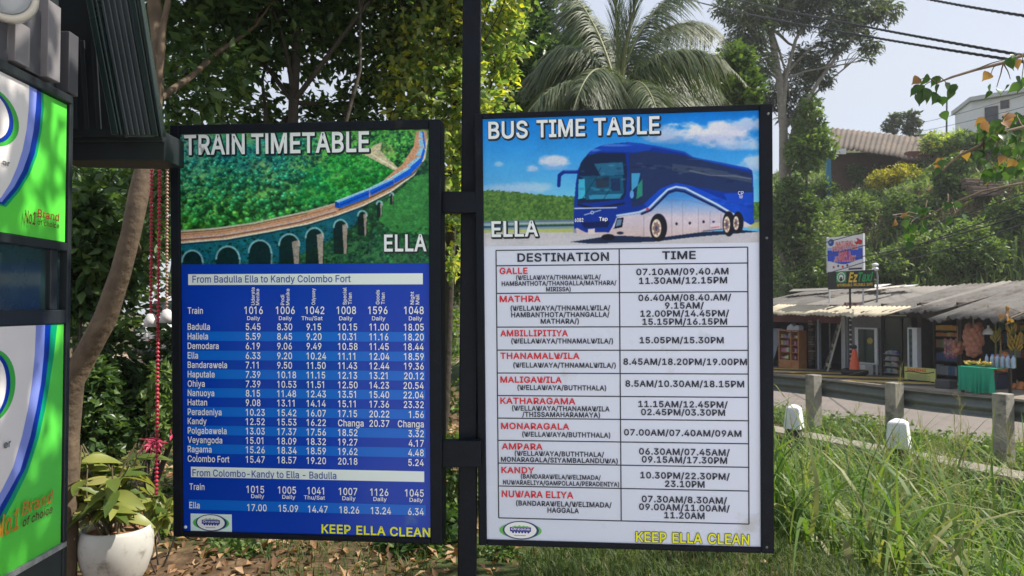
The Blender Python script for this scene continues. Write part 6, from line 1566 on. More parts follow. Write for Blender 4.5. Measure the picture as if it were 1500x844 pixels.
for (u0, v0, u1, v1) in ((1444, 159, 1461, 180), (1467, 149, 1477, 157), (1490, 172, 1512, 194)):
    x0, y1 = WPl.uv(u0, v0); x1, y0 = WPl.uv(u1, v1)
    b = MB()
    for a in ((x0 - .06, x1 + .06, y0 - .06, y0), (x0 - .06, x1 + .06, y1, y1 + .06), (x0 - .06, x0, y0, y1), (x1, x1 + .06, y0, y1)): b.pbox(WPl, *a, -.02, .05, mat("brown window frame", (.12, .08, .06), .6))
    wf = b.build("window", wb)
    b = MB(); b.pbox(WPl, x0, x1, y0, y1, -.02, .015, mat("dark window glass", (.03, .035, .045), .1, spec=.7)); b.build("pane", wf)
# small green roof on the skyline
gc = W(1352, 205, 60); gg_ = float(gz(gc[0], gc[1])) - .5
gr = empty("green_roofed_house", (gc[0], gc[1], gg_), "small house with a pale green hipped roof on the skyline by the thin pole", "house")
b = MB(); x0, x1 = W(1336, 200, 60)[0], W(1373, 200, 60)[0]; zt_, ze = W(1360, 188, 60)[2], W(1350, 201, 60)[2]
b.add([(x0, 59, ze), (x1, 59, ze), (x1, 64, ze), (x0, 64, ze), (x0 + .9, 61.5, zt_), (x1 - .5, 61.5, zt_)], [(0, 1, 5, 4), (1, 2, 5), (2, 3, 4, 5), (3, 0, 4), (0, 3, 2, 1)], mat("faded green roof", (.2, .27, .2), .7, noise=.15, nscale=2)); b.build("roof", gr)
b = MB(); b.hexa([(x, y, z) for z in (gg_ - 2, ze - .02) for x, y in ((x0 + .2, 59.3), (x1 - .2, 59.3), (x1 - .2, 63.7), (x0 + .2, 63.7))], WB); b.build("wall", gr)
# thin pole on the hill
p = W(1386, 212, 46); pg = float(gz(p[0], p[1])) - .4
b = MB(); b.tube([(p[0], p[1], pg), W(1387, 143, 46)], [.06, .045], mat("dark pole", (.06, .06, .065), .6), 8)
tag(b.build("thin_pole", loc=(p[0], p[1], pg)), "lone thin dark pole on the hill left of the white building", "pole")
# stone terrace wall
STN = mat("brown dry stone", (.14, .105, .08), .9, noise=.35, nscale=3, bump=.5, bscale=6)
tp = hit(1470, 288); rg = np.random.default_rng(77)
terr = empty("stone_terrace", tp, "brown stone terrace wall below the white building", "wall")
b = MB()
for r in range(6):
    x = W(1424, 280, tp[1])[0]; xe = W(1540, 280, tp[1])[0]
    while x < xe:
        w = rg.uniform(.2, .6); b.box((x + w / 2, tp[1] + .16 * r + rg.normal() * .04, tp[2] + .06 + r * .16), (w - .02, .5, .15), STN); x += w
b.build("stonework", terr, bevel=.03)

# ================================================================== THE ROW OF SHOPS
ST0 = 21.9
SP = tplane(ST0)
FZ = -0.62
SX = lambda u, v=500: SP.uv(u, v)[0]
SZ = lambda u, v: SP.uv(u, v)[1]
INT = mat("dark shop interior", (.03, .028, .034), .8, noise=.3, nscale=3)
TIMB = mat("dark timber", (.06, .045, .038), .8, noise=.3, nscale=5)
GREYM = mat("grey painted steel", (.22, .23, .25), .55, noise=.15, nscale=4)
SHEETS = {"cream": mat("cream fibreglass sheet", (.42, .37, .27), .7, noise=.12, nscale=2, dirt=(.34, .3, .22), dscale=1.5, dthr=.55),
          "grey": mat("weathered asbestos sheet", (.125, .118, .11), .85, noise=.35, nscale=1.6, dirt=(.07, .055, .045), dscale=1.0, dthr=.5),
          "pale": mat("bleached asbestos sheet", (.19, .178, .165), .85, noise=.2, nscale=1.6, dirt=(.2, .18, .15), dscale=1.2, dthr=.54)}
def shop(u0, u1, label, wallm, fv, roof, z_eave, z_back, t_eave=20.85, fascia=None, depth=3.2):
    s0, s1 = SX(u0), SX(u1)
    c = ST((s0 + s1) / 2, ST0, FZ)
    r = empty("shop", c, label, "shop", "row of roadside shops")
    b = MB()
    zt = SZ(u1, fv)
    b.pbox(SP, s0, s0 + .07, FZ, z_eave + .3, -depth, 0.0, wallm); b.pbox(SP, s1 - .07, s1 - .005, FZ, z_eave + .3, -depth, -.01, wallm)
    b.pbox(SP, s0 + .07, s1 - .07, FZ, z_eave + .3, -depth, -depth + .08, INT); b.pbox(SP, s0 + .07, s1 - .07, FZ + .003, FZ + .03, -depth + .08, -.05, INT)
    b.build("wall", r)
    b = MB(); b.pbox(SP, s0 + .07, s1 - .07, zt, z_eave + .22, -.12, -.004, fascia or wallm); b.build("fascia", r)
    b = MB()
    for i, (m, a, e) in enumerate(roof):
        sa, se = s0 + (s1 - s0) * a, s0 + (s1 - s0) * e
        corr(b, ST(sa, t_eave, z_eave), ST(se, t_eave, z_eave), ST(sa, 26.2, z_back), ST(se, 26.2, z_back), 0.21, .042, SHEETS[m], 4, .04, int(u0) + i)
    o = b.build("roof", r); o.modifiers.new("thick", 'SOLIDIFY').thickness = .012
    return r, s0, s1
EP = tplane(20.85)
MAROON = mat("maroon shop wall", (.17, .07, .075), .8, noise=.2, nscale=3)
zE = lambda u, v: EP.uv(u, v)[1]
ra, a0, a1 = shop(1085, 1239.5, "maroon walled open shop with cream roof sheets, leftmost of the shop row", MAROON, 474, [("grey", 0, .6), ("pale", .6, 1)], zE(1190, 456), 2.35, 21.1)
rb, b0, b1 = shop(1240, 1290.5, "shop with a grey roller shutter behind the orange traffic cone", GREYM, 462, [("pale", 0, 1)], zE(1265, 461), 2.35)
rc, c0_, c1_ = shop(1291, 1346.5, "dark glazed shop under a green signboard", TIMB, 466, [("grey", 0, 1)], zE(1320, 459), 2.4)
rd, d0, d1 = shop(1347, 1404.5, "open shop with shelves of goods behind the yellow green sign", TIMB, 466, [("pale", 0, .35), ("grey", .35, 1)], zE(1375, 458), 2.45, fascia=mat("dull grey board", (.11, .105, .1), .8, noise=.2, nscale=3))
re_, e0_, e1_ = shop(1405, 1600, "open fruit stall under grey corrugated roofing at the right end", TIMB, 468, [("grey", 0, .5), ("grey", .5, 1)], zE(1440, 467), 2.5, 20.4)
# cream awning sheets in front
b = MB(); corr(b, ST(SX(1142), 20.3, zE(1160, 462)), ST(SX(1222), 20.3, zE(1200, 461)), ST(SX(1150), 21.6, zE(1160, 446)), ST(SX(1222), 21.6, zE(1200, 448)), .17, .025, SHEETS["cream"], 3, .05, 9); o = b.build("awning", ra); o.modifiers.new("thick", 'SOLIDIFY').thickness = .01
b = MB(); corr(b, ST(SX(1222), 20.35, zE(1260, 463)), ST(SX(1345), 20.35, zE(1330, 463)), ST(SX(1222), 21.6, zE(1260, 449)), ST(SX(1345), 21.6, zE(1330, 449)), .17, .025, SHEETS["cream"], 3, .04, 19); o = b.build("awning", rb); o.modifiers.new("thick", 'SOLIDIFY').thickness = .01
# shutter, doors, door posts
SHUT = mat("grey roller shutter", (.24, .24, .26), .55, noise=.12, nscale=3)
b = MB(); z = FZ + .06
zt = SZ(1265, 463)
while z < zt:
    b.pbox(SP, b0 + .12, b1 - .1, z, z + .058, -.09, -.045, SHUT); b.pbox(SP, b0 + .12, b1 - .1, z + .058, z + .075, -.09, -.075, SHUT); z += .075
b.build("shutter", rb)
b = MB(); b.pbox(SP, SX(1234), SX(1240) - .01, FZ, SZ(1237, 463), -.1, .06, mat("pale grey pillar", (.4, .42, .45), .7, noise=.1, nscale=4)); b.build("pillar", ra)
b = MB(); b.pbox(SP, SX(1197.5), SX(1200), FZ, SZ(1199, 468), -.1, .02, mat("pale blue door post", (.3, .36, .42), .7)); b.build("door_post", ra)
GLS = mat("dark shop glass", (.02, .026, .03), .08, spec=.7)
b = MB()
for u0, u1 in ((1293, 1295), (1319, 1321.5), (1333, 1336)): b.pbox(SP, SX(u0), SX(u1), FZ, SZ(1320, 466), -.06, .01, mat("black door frame", (.02, .02, .022), .5))
b.build("door_frame", rc)
b = MB(); b.pbox(SP, SX(1295), SX(1319), FZ, SZ(1310, 466), -.05, -.03, GLS); b.pbox(SP, SX(1321.5), SX(1333), FZ, SZ(1326, 466), -.05, -.03, GLS); b.build("glass_door", rc)
b = MB()
for i, (zz, m) in enumerate(((.1, (.5, .5, .5)), (.32, (.42, .42, .46)), (.5, (.2, .2, .22)), (.7, (.3, .12, .1)))):
    b.pbox(SP, SX(1297), SX(1317), FZ + zz, FZ + zz + .02, -.028, .12, mat("wire shelf", (.3, .3, .3), .5))
    rg = np.random.default_rng(i)
    for q in range(9):
        s = SX(1297) + .05 + q * (SX(1317) - SX(1297) - .1) / 9
        b.pbox(SP, s, s + .08, FZ + zz + .02, FZ + zz + .02 + rg.uniform(.05, .13), 0, .09, mat("goods %d" % rg.integers(0, 5), tuple(rg.uniform(.1, .55, 3)), .6))
b.build("display_shelf", rc)
b = MB(); b.pbox(SP, SX(1274), SX(1331), SZ(1300, 461), SZ(1300, 450), .06, .1, S("dark green signboard", 22, 70, 66, 1.0, rough=.6)); b.pbox(SP, SX(1274), SX(1331), SZ(1300, 463), SZ(1300, 461), .06, .12, mat("white trim", (.6, .6, .58), .6)); b.build("signboard", rc)
b = MB(); b.pbox(SP, SX(1250), SX(1272.5), SZ(1260, 463), SZ(1260, 450), .05, .08, S("olive board", 70, 66, 40, 1.0, rough=.6))
rg = np.random.default_rng(2); s = SX(1251.5)
while s < SX(1270): w = rg.uniform(.04, .1); b.pbox(SP, s, s + w, SZ(1260, 459.5), SZ(1260, rg.uniform(452, 455)), .08, .084, LETY); s += w + .04
b.build("name_board", rb)
# shop D shelves
sh = empty("goods_shelf", SP.P((d0 + d1) / 2, FZ, -.5), "shelf unit with rows of orange and yellow packets in the open shop", "shelf")
b = MB()
x0, x1 = SX(1360), SX(1401)
for z in (.12, .55, .95, 1.3, 1.48): b.pbox(SP, x0, x1, FZ + z, FZ + z + .03, -.75, -.3, TIMB)
b.pbox(SP, x0 - .05, x0, FZ, FZ + 1.75, -.75, -.28, TIMB); b.pbox(SP, x1, x1 + .05, FZ, FZ + 1.75, -.75, -.28, TIMB); b.build("rack", sh)
rg = np.random.default_rng(14)
for z, hh, cols in ((1.51, .17, [(.6, .3, .03), (.6, .36, .05)]), (1.33, .12, [(.55, .2, .05), (.5, .42, .1)]), (.98, .25, [(.35, .3, .06), (.4, .16, .12), (.2, .22, .1)]), (.58, .3, [(.05, .12, .3), (.06, .1, .24)]), (.15, .35, [(.3, .32, .34), (.06, .16, .3), (.22, .24, .26)])):
    b = MB(); x = x0 + .02
    while x < x1 - .1:
        w = rg.uniform(.07, .13); b.pbox(SP, x, x + w - .01, FZ + z, FZ + z + hh * rg.uniform(.75, 1), -.55, -.33, mat("packet %.2f %.2f" % cols[int(rg.integers(len(cols)))][:2], cols[int(rg.integers(len(cols)))], .5)); x += w
    b.build("goods_row", sh)

# things in front of shops
def place(u, v, z=FZ, toff=0.0):
    """spot on the forecourt seen at this direction"""
    r = ray(u, v); k = (z - CAM[2]) / r[2]
    return CAM + r * k
def on_front(name, label, cat, u0, u1, v0, v1, off, build, group=None):
    r = empty(name, SP.P((SX(u0) + SX(u1)) / 2, SZ(u0, v1), off), label, cat, group); build(r, SX(u0), SX(u1), SZ((u0 + u1) / 2, v1), SZ((u0 + u1) / 2, v0), off); return r
WOOD = mat("orange brown cabinet wood", (.36, .16, .06), .55, noise=.25, nscale=6)
def cab(r, x0, x1, y0, y1, o):
    y0 = FZ
    b = MB()
    for a, e in ((x0, x0 + .05), ((x0 + x1) / 2 + .08, (x0 + x1) / 2 + .13), (x1 - .05, x1)): b.pbox(SP, a, e, y0, y1, o, o + .4, WOOD)
    b.pbox(SP, x0, x1, y1, y1 + .04, o, o + .42, WOOD); b.pbox(SP, x0 + .05, x1 - .05, y0, y0 + .3, o, o + .39, WOOD); b.pbox(SP, x0 + .05, x1 - .05, y0 + .3, y1, o, o + .02, WOOD)
    for k in range(1, 4): b.pbox(SP, x0 + .05, x1 - .05, y0 + .3 + k * (y1 - y0 - .3) / 4, y0 + .325 + k * (y1 - y0 - .3) / 4, o + .02, o + .38, WOOD)
    b.build("carcass", r, bevel=.006)
    rg = np.random.default_rng(3)
    for k in range(4):
        b = MB(); x = x0 + .08
        while x < x1 - .18:
            w = rg.uniform(.06, .12)
            if not (abs(x + w / 2 - (x0 + x1) / 2 - .1) < .12): b.pbox(SP, x, x + w - .015, y0 + .327 + k * (y1 - y0 - .3) / 4, y0 + .327 + k * (y1 - y0 - .3) / 4 + rg.uniform(.06, .16), o + .15, o + .33, mat("trinket %d" % rg.integers(6), tuple(rg.uniform(.12, .6, 3)), .5))
            x += w
        b.build("goods_row", r)
on_front("display_cabinet", "orange brown wooden cabinet with small goods on its shelves", "cabinet", 1154.5, 1184.5, 485, 532, .1, cab)
def bag(r, x0, x1, y0, y1, o):
    b = MB(); rg = np.random.default_rng(5)
    pts = [(x0, y0), (x1, y0), (x1 + .02, y0 + .2), (x1 - .06, y1 - .05), ((x0 + x1) / 2 + .05, y1 - .1), ((x0 + x1) / 2 - .08, y1), (x0 + .03, y1 - .12)]
    b.slab(SP, pts, o + .05, o + .3, mat("white and blue plastic", (.5, .56, .66), .4, noise=.2, nscale=5, dirt=(.2, .3, .5), dscale=4, dthr=.55)); b.build("sheet", r, bevel=.02)
on_front("plastic_bag", "crumpled white and blue plastic bag on top of the wooden cabinet", "bag", 1164.5, 1183, 474, 486, .14, bag)
def lean(r, x0, x1, y0, y1, o):
    b = MB(); m = mat("blue grey board", (.13, .16, .2), .5, noise=.25, nscale=3)
    b.hexa([SP.P(x0, FZ, o + .5), SP.P(x1 - .25, FZ, o + .5), SP.P(x1 - .25, FZ, o + .44), SP.P(x0, FZ, o + .44), SP.P(x0, y1, o + .1), SP.P(x1, y1, o + .1), SP.P(x1, y1, o + .04), SP.P(x0, y1, o + .04)], m); b.build("sheet", r)
on_front("leaning_board", "large blue grey board leaning at the left of the maroon shop", "board", 1120, 1151, 481, 536, 0, lean)
def hang(r, x0, x1, y0, y1, o):
    b = MB(); rg = np.random.default_rng(8)
    b.pbox(SP, x0, x0 + .04, FZ, y1, o - .05, o, TIMB); b.pbox(SP, x1 - .04, x1, FZ, y1, o - .05, o, TIMB)
    b.build("rack", r)
    b = MB()
    y = FZ + .15
    while y < y1:
        h = rg.uniform(.06, .13); b.pbox(SP, x0 + .05, x1 - .05 - rg.uniform(0, .15), y, y + h - .03, o - .1, o + .06, mat("hung %d" % rg.integers(4), [(.3, .24, .17), (.1, .08, .07), (.22, .16, .12), (.06, .06, .06)][int(rg.integers(4))], .6)); y += h
    b.build("goods_row", r)
on_front("souvenir_rack", "tall rack of brown and tan trinkets beside the wooden cabinet", "rack", 1185.5, 1197, 470, 534, .05, hang)
def ladder(r, x0, x1, y0, y1, o):
    b = MB(); m = mat("whitish rail", (.55, .55, .52), .6)
    b.bar(SP.P(x0 + .05, FZ, o + .45), SP.P(x1 - .1, y1, o + .05), .04, .05, mat("dark rail", (.08, .08, .08), .6)); b.bar(SP.P(x1 - .25, FZ, o + .45), SP.P(x1, y1, o + .05), .04, .05, m); b.build("rail", r)
    b = MB(); rg = np.random.default_rng(4)
    for k in range(7):
        t = .1 + k * .13; zc = FZ + (y1 - FZ) * t; xa, xb = x0 + .05 + (x1 - .15 - x0) * t, x1 - .25 + .25 * t
        b.pbox(SP, min(xa, xb), max(xa, xb), zc, zc + .12, o + .45 - .4 * t - .03, o + .45 - .4 * t, mat("mask %d" % (k % 3), [(.32, .26, .16), (.12, .1, .08), (.2, .2, .18)][k % 3], .6))
    b.build("goods_row", r)
on_front("leaning_stand", "narrow stand of goods leaning inside the maroon shop, with a pale rail", "stand", 1218, 1234, 472, 538, 0, ladder)
WF = mat("white painted frame", (.62, .65, .68), .55, noise=.08, nscale=5)
def fboard(r, x0, x1, y0, y1, o):
    b = MB()
    b.pbox(SP, x0, x0 + .12, y0, y1, o, o + .06, WF); b.pbox(SP, x1 - .1, x1, y0, y1, o, o + .06, WF); b.pbox(SP, x0 + .12, x1 - .1, y1 - .05, y1, o, o + .06, WF); b.pbox(SP, x0 + .12, x1 - .1, y0, y0 + .05, o, o + .06, WF)
    b.pbox(SP, x0 + .03, x0 + .07, FZ, y0, o, o + .05, WF); b.pbox(SP, x1 - .07, x1 - .03, FZ, y0, o, o + .05, WF); b.build("frame", r)
    b = MB(); b.pbox(SP, x0 + .12, x1 - .1, y0 + .05, y1 - .05, o + .01, o + .04, mat("dark green glossy sheet", (.012, .035, .035), .15, spec=.6)); b.build("panel", r)
    b = MB(); b.lathe(SP.P(x1 - .28, y0 + (y1 - y0) * .64, o + .04), [(.11, 0), (.1, .02), (.0, .025)], mat("mustard mark", (.42, .33, .08), .6), 14, axis=SP.ez); b.build("emblem", r)
on_front("framed_board", "white framed dark board with a mustard mark in front of the roller shutter", "board", 1258.5, 1291, 480, 533, .15, fboard)
def lightbox(r, x0, x1, y0, y1, o):
    b = MB(); y0 = FZ + .04
    b.pbox(SP, x0, x0 + .04, y0, y1, o, o + .2, WF); b.pbox(SP, x1 - .16, x1, y0, y1, o, o + .2, WF); b.pbox(SP, x0 + .04, x1 - .16, y1 - .04, y1, o, o + .2, WF); b.pbox(SP, x0 + .04, x1 - .16, y0, y0 + .04, o, o + .2, WF); b.build("frame", r)
    b = MB(); b.pbox(SP, x0 + .04, x1 - .16, y0 + .04, y1 - .04, o, o + .17, mat("dark blue green panel", (.02, .05, .055), .4))
    for k in range(8): b.pbox(SP, x0 + .06, x1 - .18, y0 + .1 + k * .2, y0 + .2 + k * .2, o + .17, o + .18, mat("dark green square", (.05, .11, .1), .5))
    b.build("panel", r)
on_front("standing_lightbox", "tall narrow white edged lightbox with dark squares beside the glass door", "lightbox", 1338.5, 1352.5, 480, 551, .1, lightbox)
def carton(r, x0, x1, y0, y1, o):
    b = MB(); b.pbox(SP, x0, x1, FZ, y1, o, o + .4, mat("whitish carton", (.5, .51, .52), .8, noise=.12, nscale=6)); b.build("carton", r, bevel=.01)
    b = MB(); b.pbox(SP, x0 + .08, x1 - .3, y1 - .22, y1 - .12, o + .401, o + .404, mat("grey print", (.12, .13, .14), .7)); b.pbox(SP, x0 + .1, x1 - .1, FZ + .06, FZ + .1, o + .401, o + .404, mat("grey print", (.1, .1, .1))); b.build("print", r)
on_front("white_carton", "white printed carton on the ground under the framed dark board", "box", 1267, 1288, 533, 546, .3, carton)

# traffic cone on a tyre with the striped sign pole behind
p = place(1252, 549.5)
cone = empty("traffic_cone", p, "faded orange traffic cone standing in a black tyre on the forecourt", "traffic cone")
ORNG = mat("faded orange cone", (.72, .12, .05), .5, noise=.12, nscale=8)
b = MB(); b.lathe(p, [(.2, .1), (.17, .16), (.15, .3), (.12, .5), (.085, .72), (.06, .84), (.05, .85)], ORNG, 24); b.build("cone_body", cone)
b = MB(); b.lathe(p, [(.05, .85), (.075, .87), (.08, .93), (.05, .98), (0, .985)], mat("dark cone tip", (.05, .03, .06), .6), 20); b.build("tip", cone)
b = MB(); b.lathe(p, [(.2, .02), (.36, 0.0), (.42, .06), (.42, .16), (.36, .2), (.22, .19), (.2, .1)], mat("black tyre", (.018, .018, .02), .75, noise=.2, nscale=8), 28); b.build("tyre", cone)

# taxi sign on its striped pole
p = place(1246.5, 548); SGN = tplane(float(p @ RT) - .06)
taxi = empty("taxi_sign", p, "black taxi sign with green and yellow lettering on a striped pole", "sign")
zt = SGN.uv(1247, 415)[1]
b = MB(); pts = [np.array([p[0], p[1], FZ + k * .08]) for k in range(int((zt - FZ) / .08) + 1)]
b.tube(pts, .035, mat("black pole paint", (.02, .02, .022), .5), 10)
for k in range(0, len(pts) - 1, 2):
    if pts[k][2] < zt - .9: b.tube([pts[k], pts[k] + np.array([0, 0, .05])], .039, mat("white pole paint", (.6, .6, .58), .5), 10, caps=True)
b.build("pole", taxi)
x0, y1 = SGN.uv(1226.5, 398); x1, y0 = SGN.uv(1281.5, 422.5)
b = MB(); b.pbox(SGN, x0 - .35, x1, y0, y1, 0, .06, mat("black sign face", (.012, .015, .014), .4)); b.build("panel", taxi, bevel=.008)
b = MB()
GRN = S("bright green print", 30, 150, 80, 1.0, rough=.5); YLW = S("warm yellow print", 225, 190, 60, 1.0, rough=.5); WHP = mat("white sign print", (.75, .75, .72), .5)
ia, ib = SGN.uv(1227, 399), SGN.uv(1241.5, 413.5)
b.poly(SGN, [(ia[0], ib[1]), (ib[0], ib[1]), (ib[0], ia[1]), (ia[0], ia[1])], .063, GRN)
cx, cy = (ia[0] + ib[0]) / 2, (ia[1] + ib[1]) / 2; rr = (ib[0] - ia[0]) / 2
ring = lambda a, z, m: b.poly(SGN, [(cx + a * math.cos(t), cy + a * math.sin(t)) for t in np.linspace(0, 2 * math.pi, 25)[:-1]], z, m)
ring(rr * .85, .066, WHP); ring(rr * .68, .069, GRN); ring(rr * .45, .072, WHP)
b.poly(SGN, [(cx - rr * .25, cy - rr * .7), (cx + rr * .25, cy - rr * .7), (cx + rr * .2, cy), (cx - rr * .2, cy)], .075, mat("black sign face", (0, 0, 0)))
put_text(b, SGN, "Ez", SGN.uv(1246, 407)[0], SGN.uv(1246, 406.5)[1], .3, YLW, .066, .05, width=SGN.uv(1258, 407)[0] - SGN.uv(1246, 407)[0], shear=.2)
put_text(b, SGN, "Taxi", SGN.uv(1258.5, 407)[0], SGN.uv(1258, 406)[1], .28, GRN, .066, .05, width=SGN.uv(1280, 407)[0] - SGN.uv(1258.5, 407)[0], shear=.25)
put_text(b, SGN, "AFFORDABLE. RELIABLE. SAFE", SGN.uv(1228, 418)[0], SGN.uv(1228, 418)[1], .085, YLW, .066, .03, width=SGN.uv(1280.5, 418)[0] - SGN.uv(1228, 418)[0])
b.build("lettering", taxi)
# gem shop billboard on two legs
BB = tplane(22.6)
x0, y1 = BB.uv(1212, 348.5); x1, y0 = BB.uv(1264.5, 396)
gem = empty("billboard", BB.P((x0 + x1) / 2, FZ, 0), "white and blue gem shop billboard with red lettering above the shop roofs", "billboard")
b = MB(); b.pbox(BB, x0, x1, y0, y1, -.05, 0, mat("white billboard sheet", (.72, .72, .74), .5)); b.pbox(BB, x0 - .03, x0, y0 - .03, y1 + .03, -.06, .02, WF); b.pbox(BB, x1, x1 + .03, y0 - .03, y1 + .03, -.06, .02, WF); b.build("panel", gem)
b = MB(); H_ = y1 - y0; W_ = x1 - x0
pts = [(x0, y0 + H_ * .62), (x1, y0 + H_ * .62)] + [(x1 - W_ * t, y0 + H_ * (.26 + .06 * math.cos(t * 6))) for t in np.linspace(0, 1, 12)]
b.poly(BB, pts, .003, S("billboard blue", 40, 70, 190, 1.1, rough=.5))
b.poly(BB, [(x0, y0 + H_ * .62), (x1, y0 + H_ * .62), (x1, y0 + H_ * .7), (x0, y0 + H_ * .7)], .004, S("billboard pale blue", 150, 175, 225, 1.0, rough=.5))
BRED = S("billboard red", 215, 50, 60, 1.1, rough=.5)
for body, f, cap, w in (("NATURAL", .79, .16, .5), ("PROMO STORE", .66, .15, .7), ("GEM &", .49, .17, .34), ("JEWELLERY", .35, .17, .6)):
    yy = y0 + H_ * f
    put_text(b, BB, body, (x0 + x1) / 2, yy, cap, WHP, .006, .1, width=W_ * w * 1.04, align='C'); put_text(b, BB, body, (x0 + x1) / 2, yy, cap, BRED, .009, .04, width=W_ * w, align='C')
def disc(cx, cy, r, m, z=.008): b.poly(BB, [(cx + r * math.cos(t), cy + r * math.sin(t)) for t in np.linspace(0, 2 * math.pi, 21)[:-1]], z, m)
disc(x0 + W_ * .11, y0 + H_ * .85, .13, S("globe blue", 40, 80, 150)); disc(x0 + W_ * .09, y0 + H_ * .87, .05, S("globe light", 120, 160, 210), .011)
disc(x0 + W_ * .85, y0 + H_ * .82, .11, S("ruby", 190, 40, 60)); disc(x0 + W_ * .93, y0 + H_ * .79, .09, S("ruby", 190, 40, 60), .009); disc(x0 + W_ * .82, y0 + H_ * .85, .05, WHP, .012)
for k, c in enumerate(((200, 60, 70), (40, 60, 90), (200, 60, 70), (120, 40, 110))): disc(x0 + W_ * (.18 + .13 * k), y0 + H_ * (.13 + .03 * (k % 2)), .045, S("stone %d" % k, *c))
b.pbox(BB, x0 + W_ * .6, x0 + W_ * .97, y0 + H_ * .03, y0 + H_ * .08, .001, .005, LETK)
b.build("lettering", gem)
b = MB()
for x in (x0 + .02, x1 - .06): b.pbox(BB, x, x + .04, FZ, y0, -.05, -.01, mat("pale pole", (.5, .5, .5), .6))
b.build("leg", gem)
# twin lamp pole over the roofs
b_ = W(1284, 436, 26.3); lp = empty("roof_lamp_pole", b_ - [0, 0, .6], "slim grey pole with two small white lamps, right of the taxi sign", "lamp pole")
b = MB(); b.tube([b_ - [0, 0, .6], W(1285.5, 405, 26.3), W(1282.5, 390, 26.3)], [.035, .03, .03], GREYM, 8); b.build("pole", lp)
for v in (388, 394):
    b = MB(); b.ball(W(1282, v, 26.25), .09, mat("white lamp glass", (.7, .72, .74), .3), sq=(1.3, 1, .7)); b.build("lamp", lp)

# yellow green price board
def dushi(r, x0, x1, y0, y1, o):
    b = MB(); b.pbox(SP, x0, x1, FZ + .05, y1, o, o + .04, S("pale lime board", 186, 192, 110, 1.0, rough=.6, dirt=(.3, .3, .2), dscale=3, dthr=.62)); b.pbox(SP, x0 + .1, x0 + .15, FZ, FZ + .05, o - .05, o + .03, TIMB); b.pbox(SP, x1 - .15, x1 - .1, FZ, FZ + .05, o - .05, o + .03, TIMB); b.build("panel", r)
    b = MB(); h = y1 - FZ
    put_text(b, SP, "DUSHI", x0 + .1, FZ + h * .83, h * .17, LETR, o + .043, .06, width=(x1 - x0) * .62)
    rr_ = [(x0 + .03 + (x1 - x0 - .06) * t, FZ + h * (.66 + .05 * math.sin(t * 7) + .16 * max(0, t - .55))) for t in np.linspace(0, 1, 16)]
    b.poly(SP, [(x, y + .015) for x, y in rr_] + [(x, y - .015) for x, y in rr_[::-1]], o + .043, LETK)
    for k in range(6):
        y = FZ + h * (.5 - k * .075)
        b.pbox(SP, x0 + .1, x0 + (x1 - x0) * (.75 + .1 * (k % 2)), y, y + .016, o + .04, o + .043, mat("pencil grey", (.22, .25, .16), .8))
    b.build("lettering", r)
on_front("price_board", "pale lime board headed DUSHI in red, standing before the open shop", "sign board", 1357, 1402.5, 537, 567, 1.0, dushi)
p = place(1386, 569)
b = MB(); b.box(p + [0, 0, .12], (.42, .34, .24), mat("dark grey box", (.07, .07, .075), .7, noise=.2, nscale=5), rz=-1.1)
tag(b.build("dark_box", loc=p, bevel=.015), "small dark grey box on the ground before the lime price board", "box")

# fruit table with a green cloth
FT = tplane(19.95)
p = place(1430, 577)
FT = tplane(float(p @ RT))
x0, x1 = FT.uv(1405, 560)[0], FT.uv(1457, 560)[0]; yt_ = FT.uv(1430, 538)[1]
tab = empty("fruit_table", FT.P((x0 + x1) / 2, FZ, -.4), "fruit table wrapped in a green cloth at the stall's front", "table")
GRC = S("green cloth", 22, 150, 118, 1.0, rough=.75)
nx_, ny_ = 60, 10
V = []
for j in range(ny_ + 1):
    for i in range(nx_ + 1):
        t = i / nx_; h = j / ny_
        x = x0 + (x1 - x0) * t
        z = FZ + .04 + (yt_ - FZ - .04) * h + (.03 * math.sin(t * 9) * (1 - h))
        d = .04 + (1 - h) * .05 * math.sin(t * 44 + math.sin(t * 11) * 2) * (.4 + t)
        V.append(FT.P(x, z, d))
F = [(j * (nx_ + 1) + i, j * (nx_ + 1) + i + 1, (j + 1) * (nx_ + 1) + i + 1, (j + 1) * (nx_ + 1) + i) for j in range(ny_) for i in range(nx_)]
b = MB(); b.add(V, F, GRC, True); b.pbox(FT, x0, x1, yt_ - .012, yt_, -.8, .045, GRC)
b.add([FT.P(x0, FZ + .04, .04), FT.P(x0, yt_, .04), FT.P(x0, yt_, -.8), FT.P(x0, FZ + .04, -.8)], [(0, 1, 2, 3)], GRC); b.build("cloth", tab)
b = MB()
for x in (x0 + .06, x1 - .06):
    for d in (-.05, -.75): b.pbox(FT, x - .03, x + .03, FZ, yt_ - .012, d - .03, d + .03, TIMB)
b.build("leg", tab)
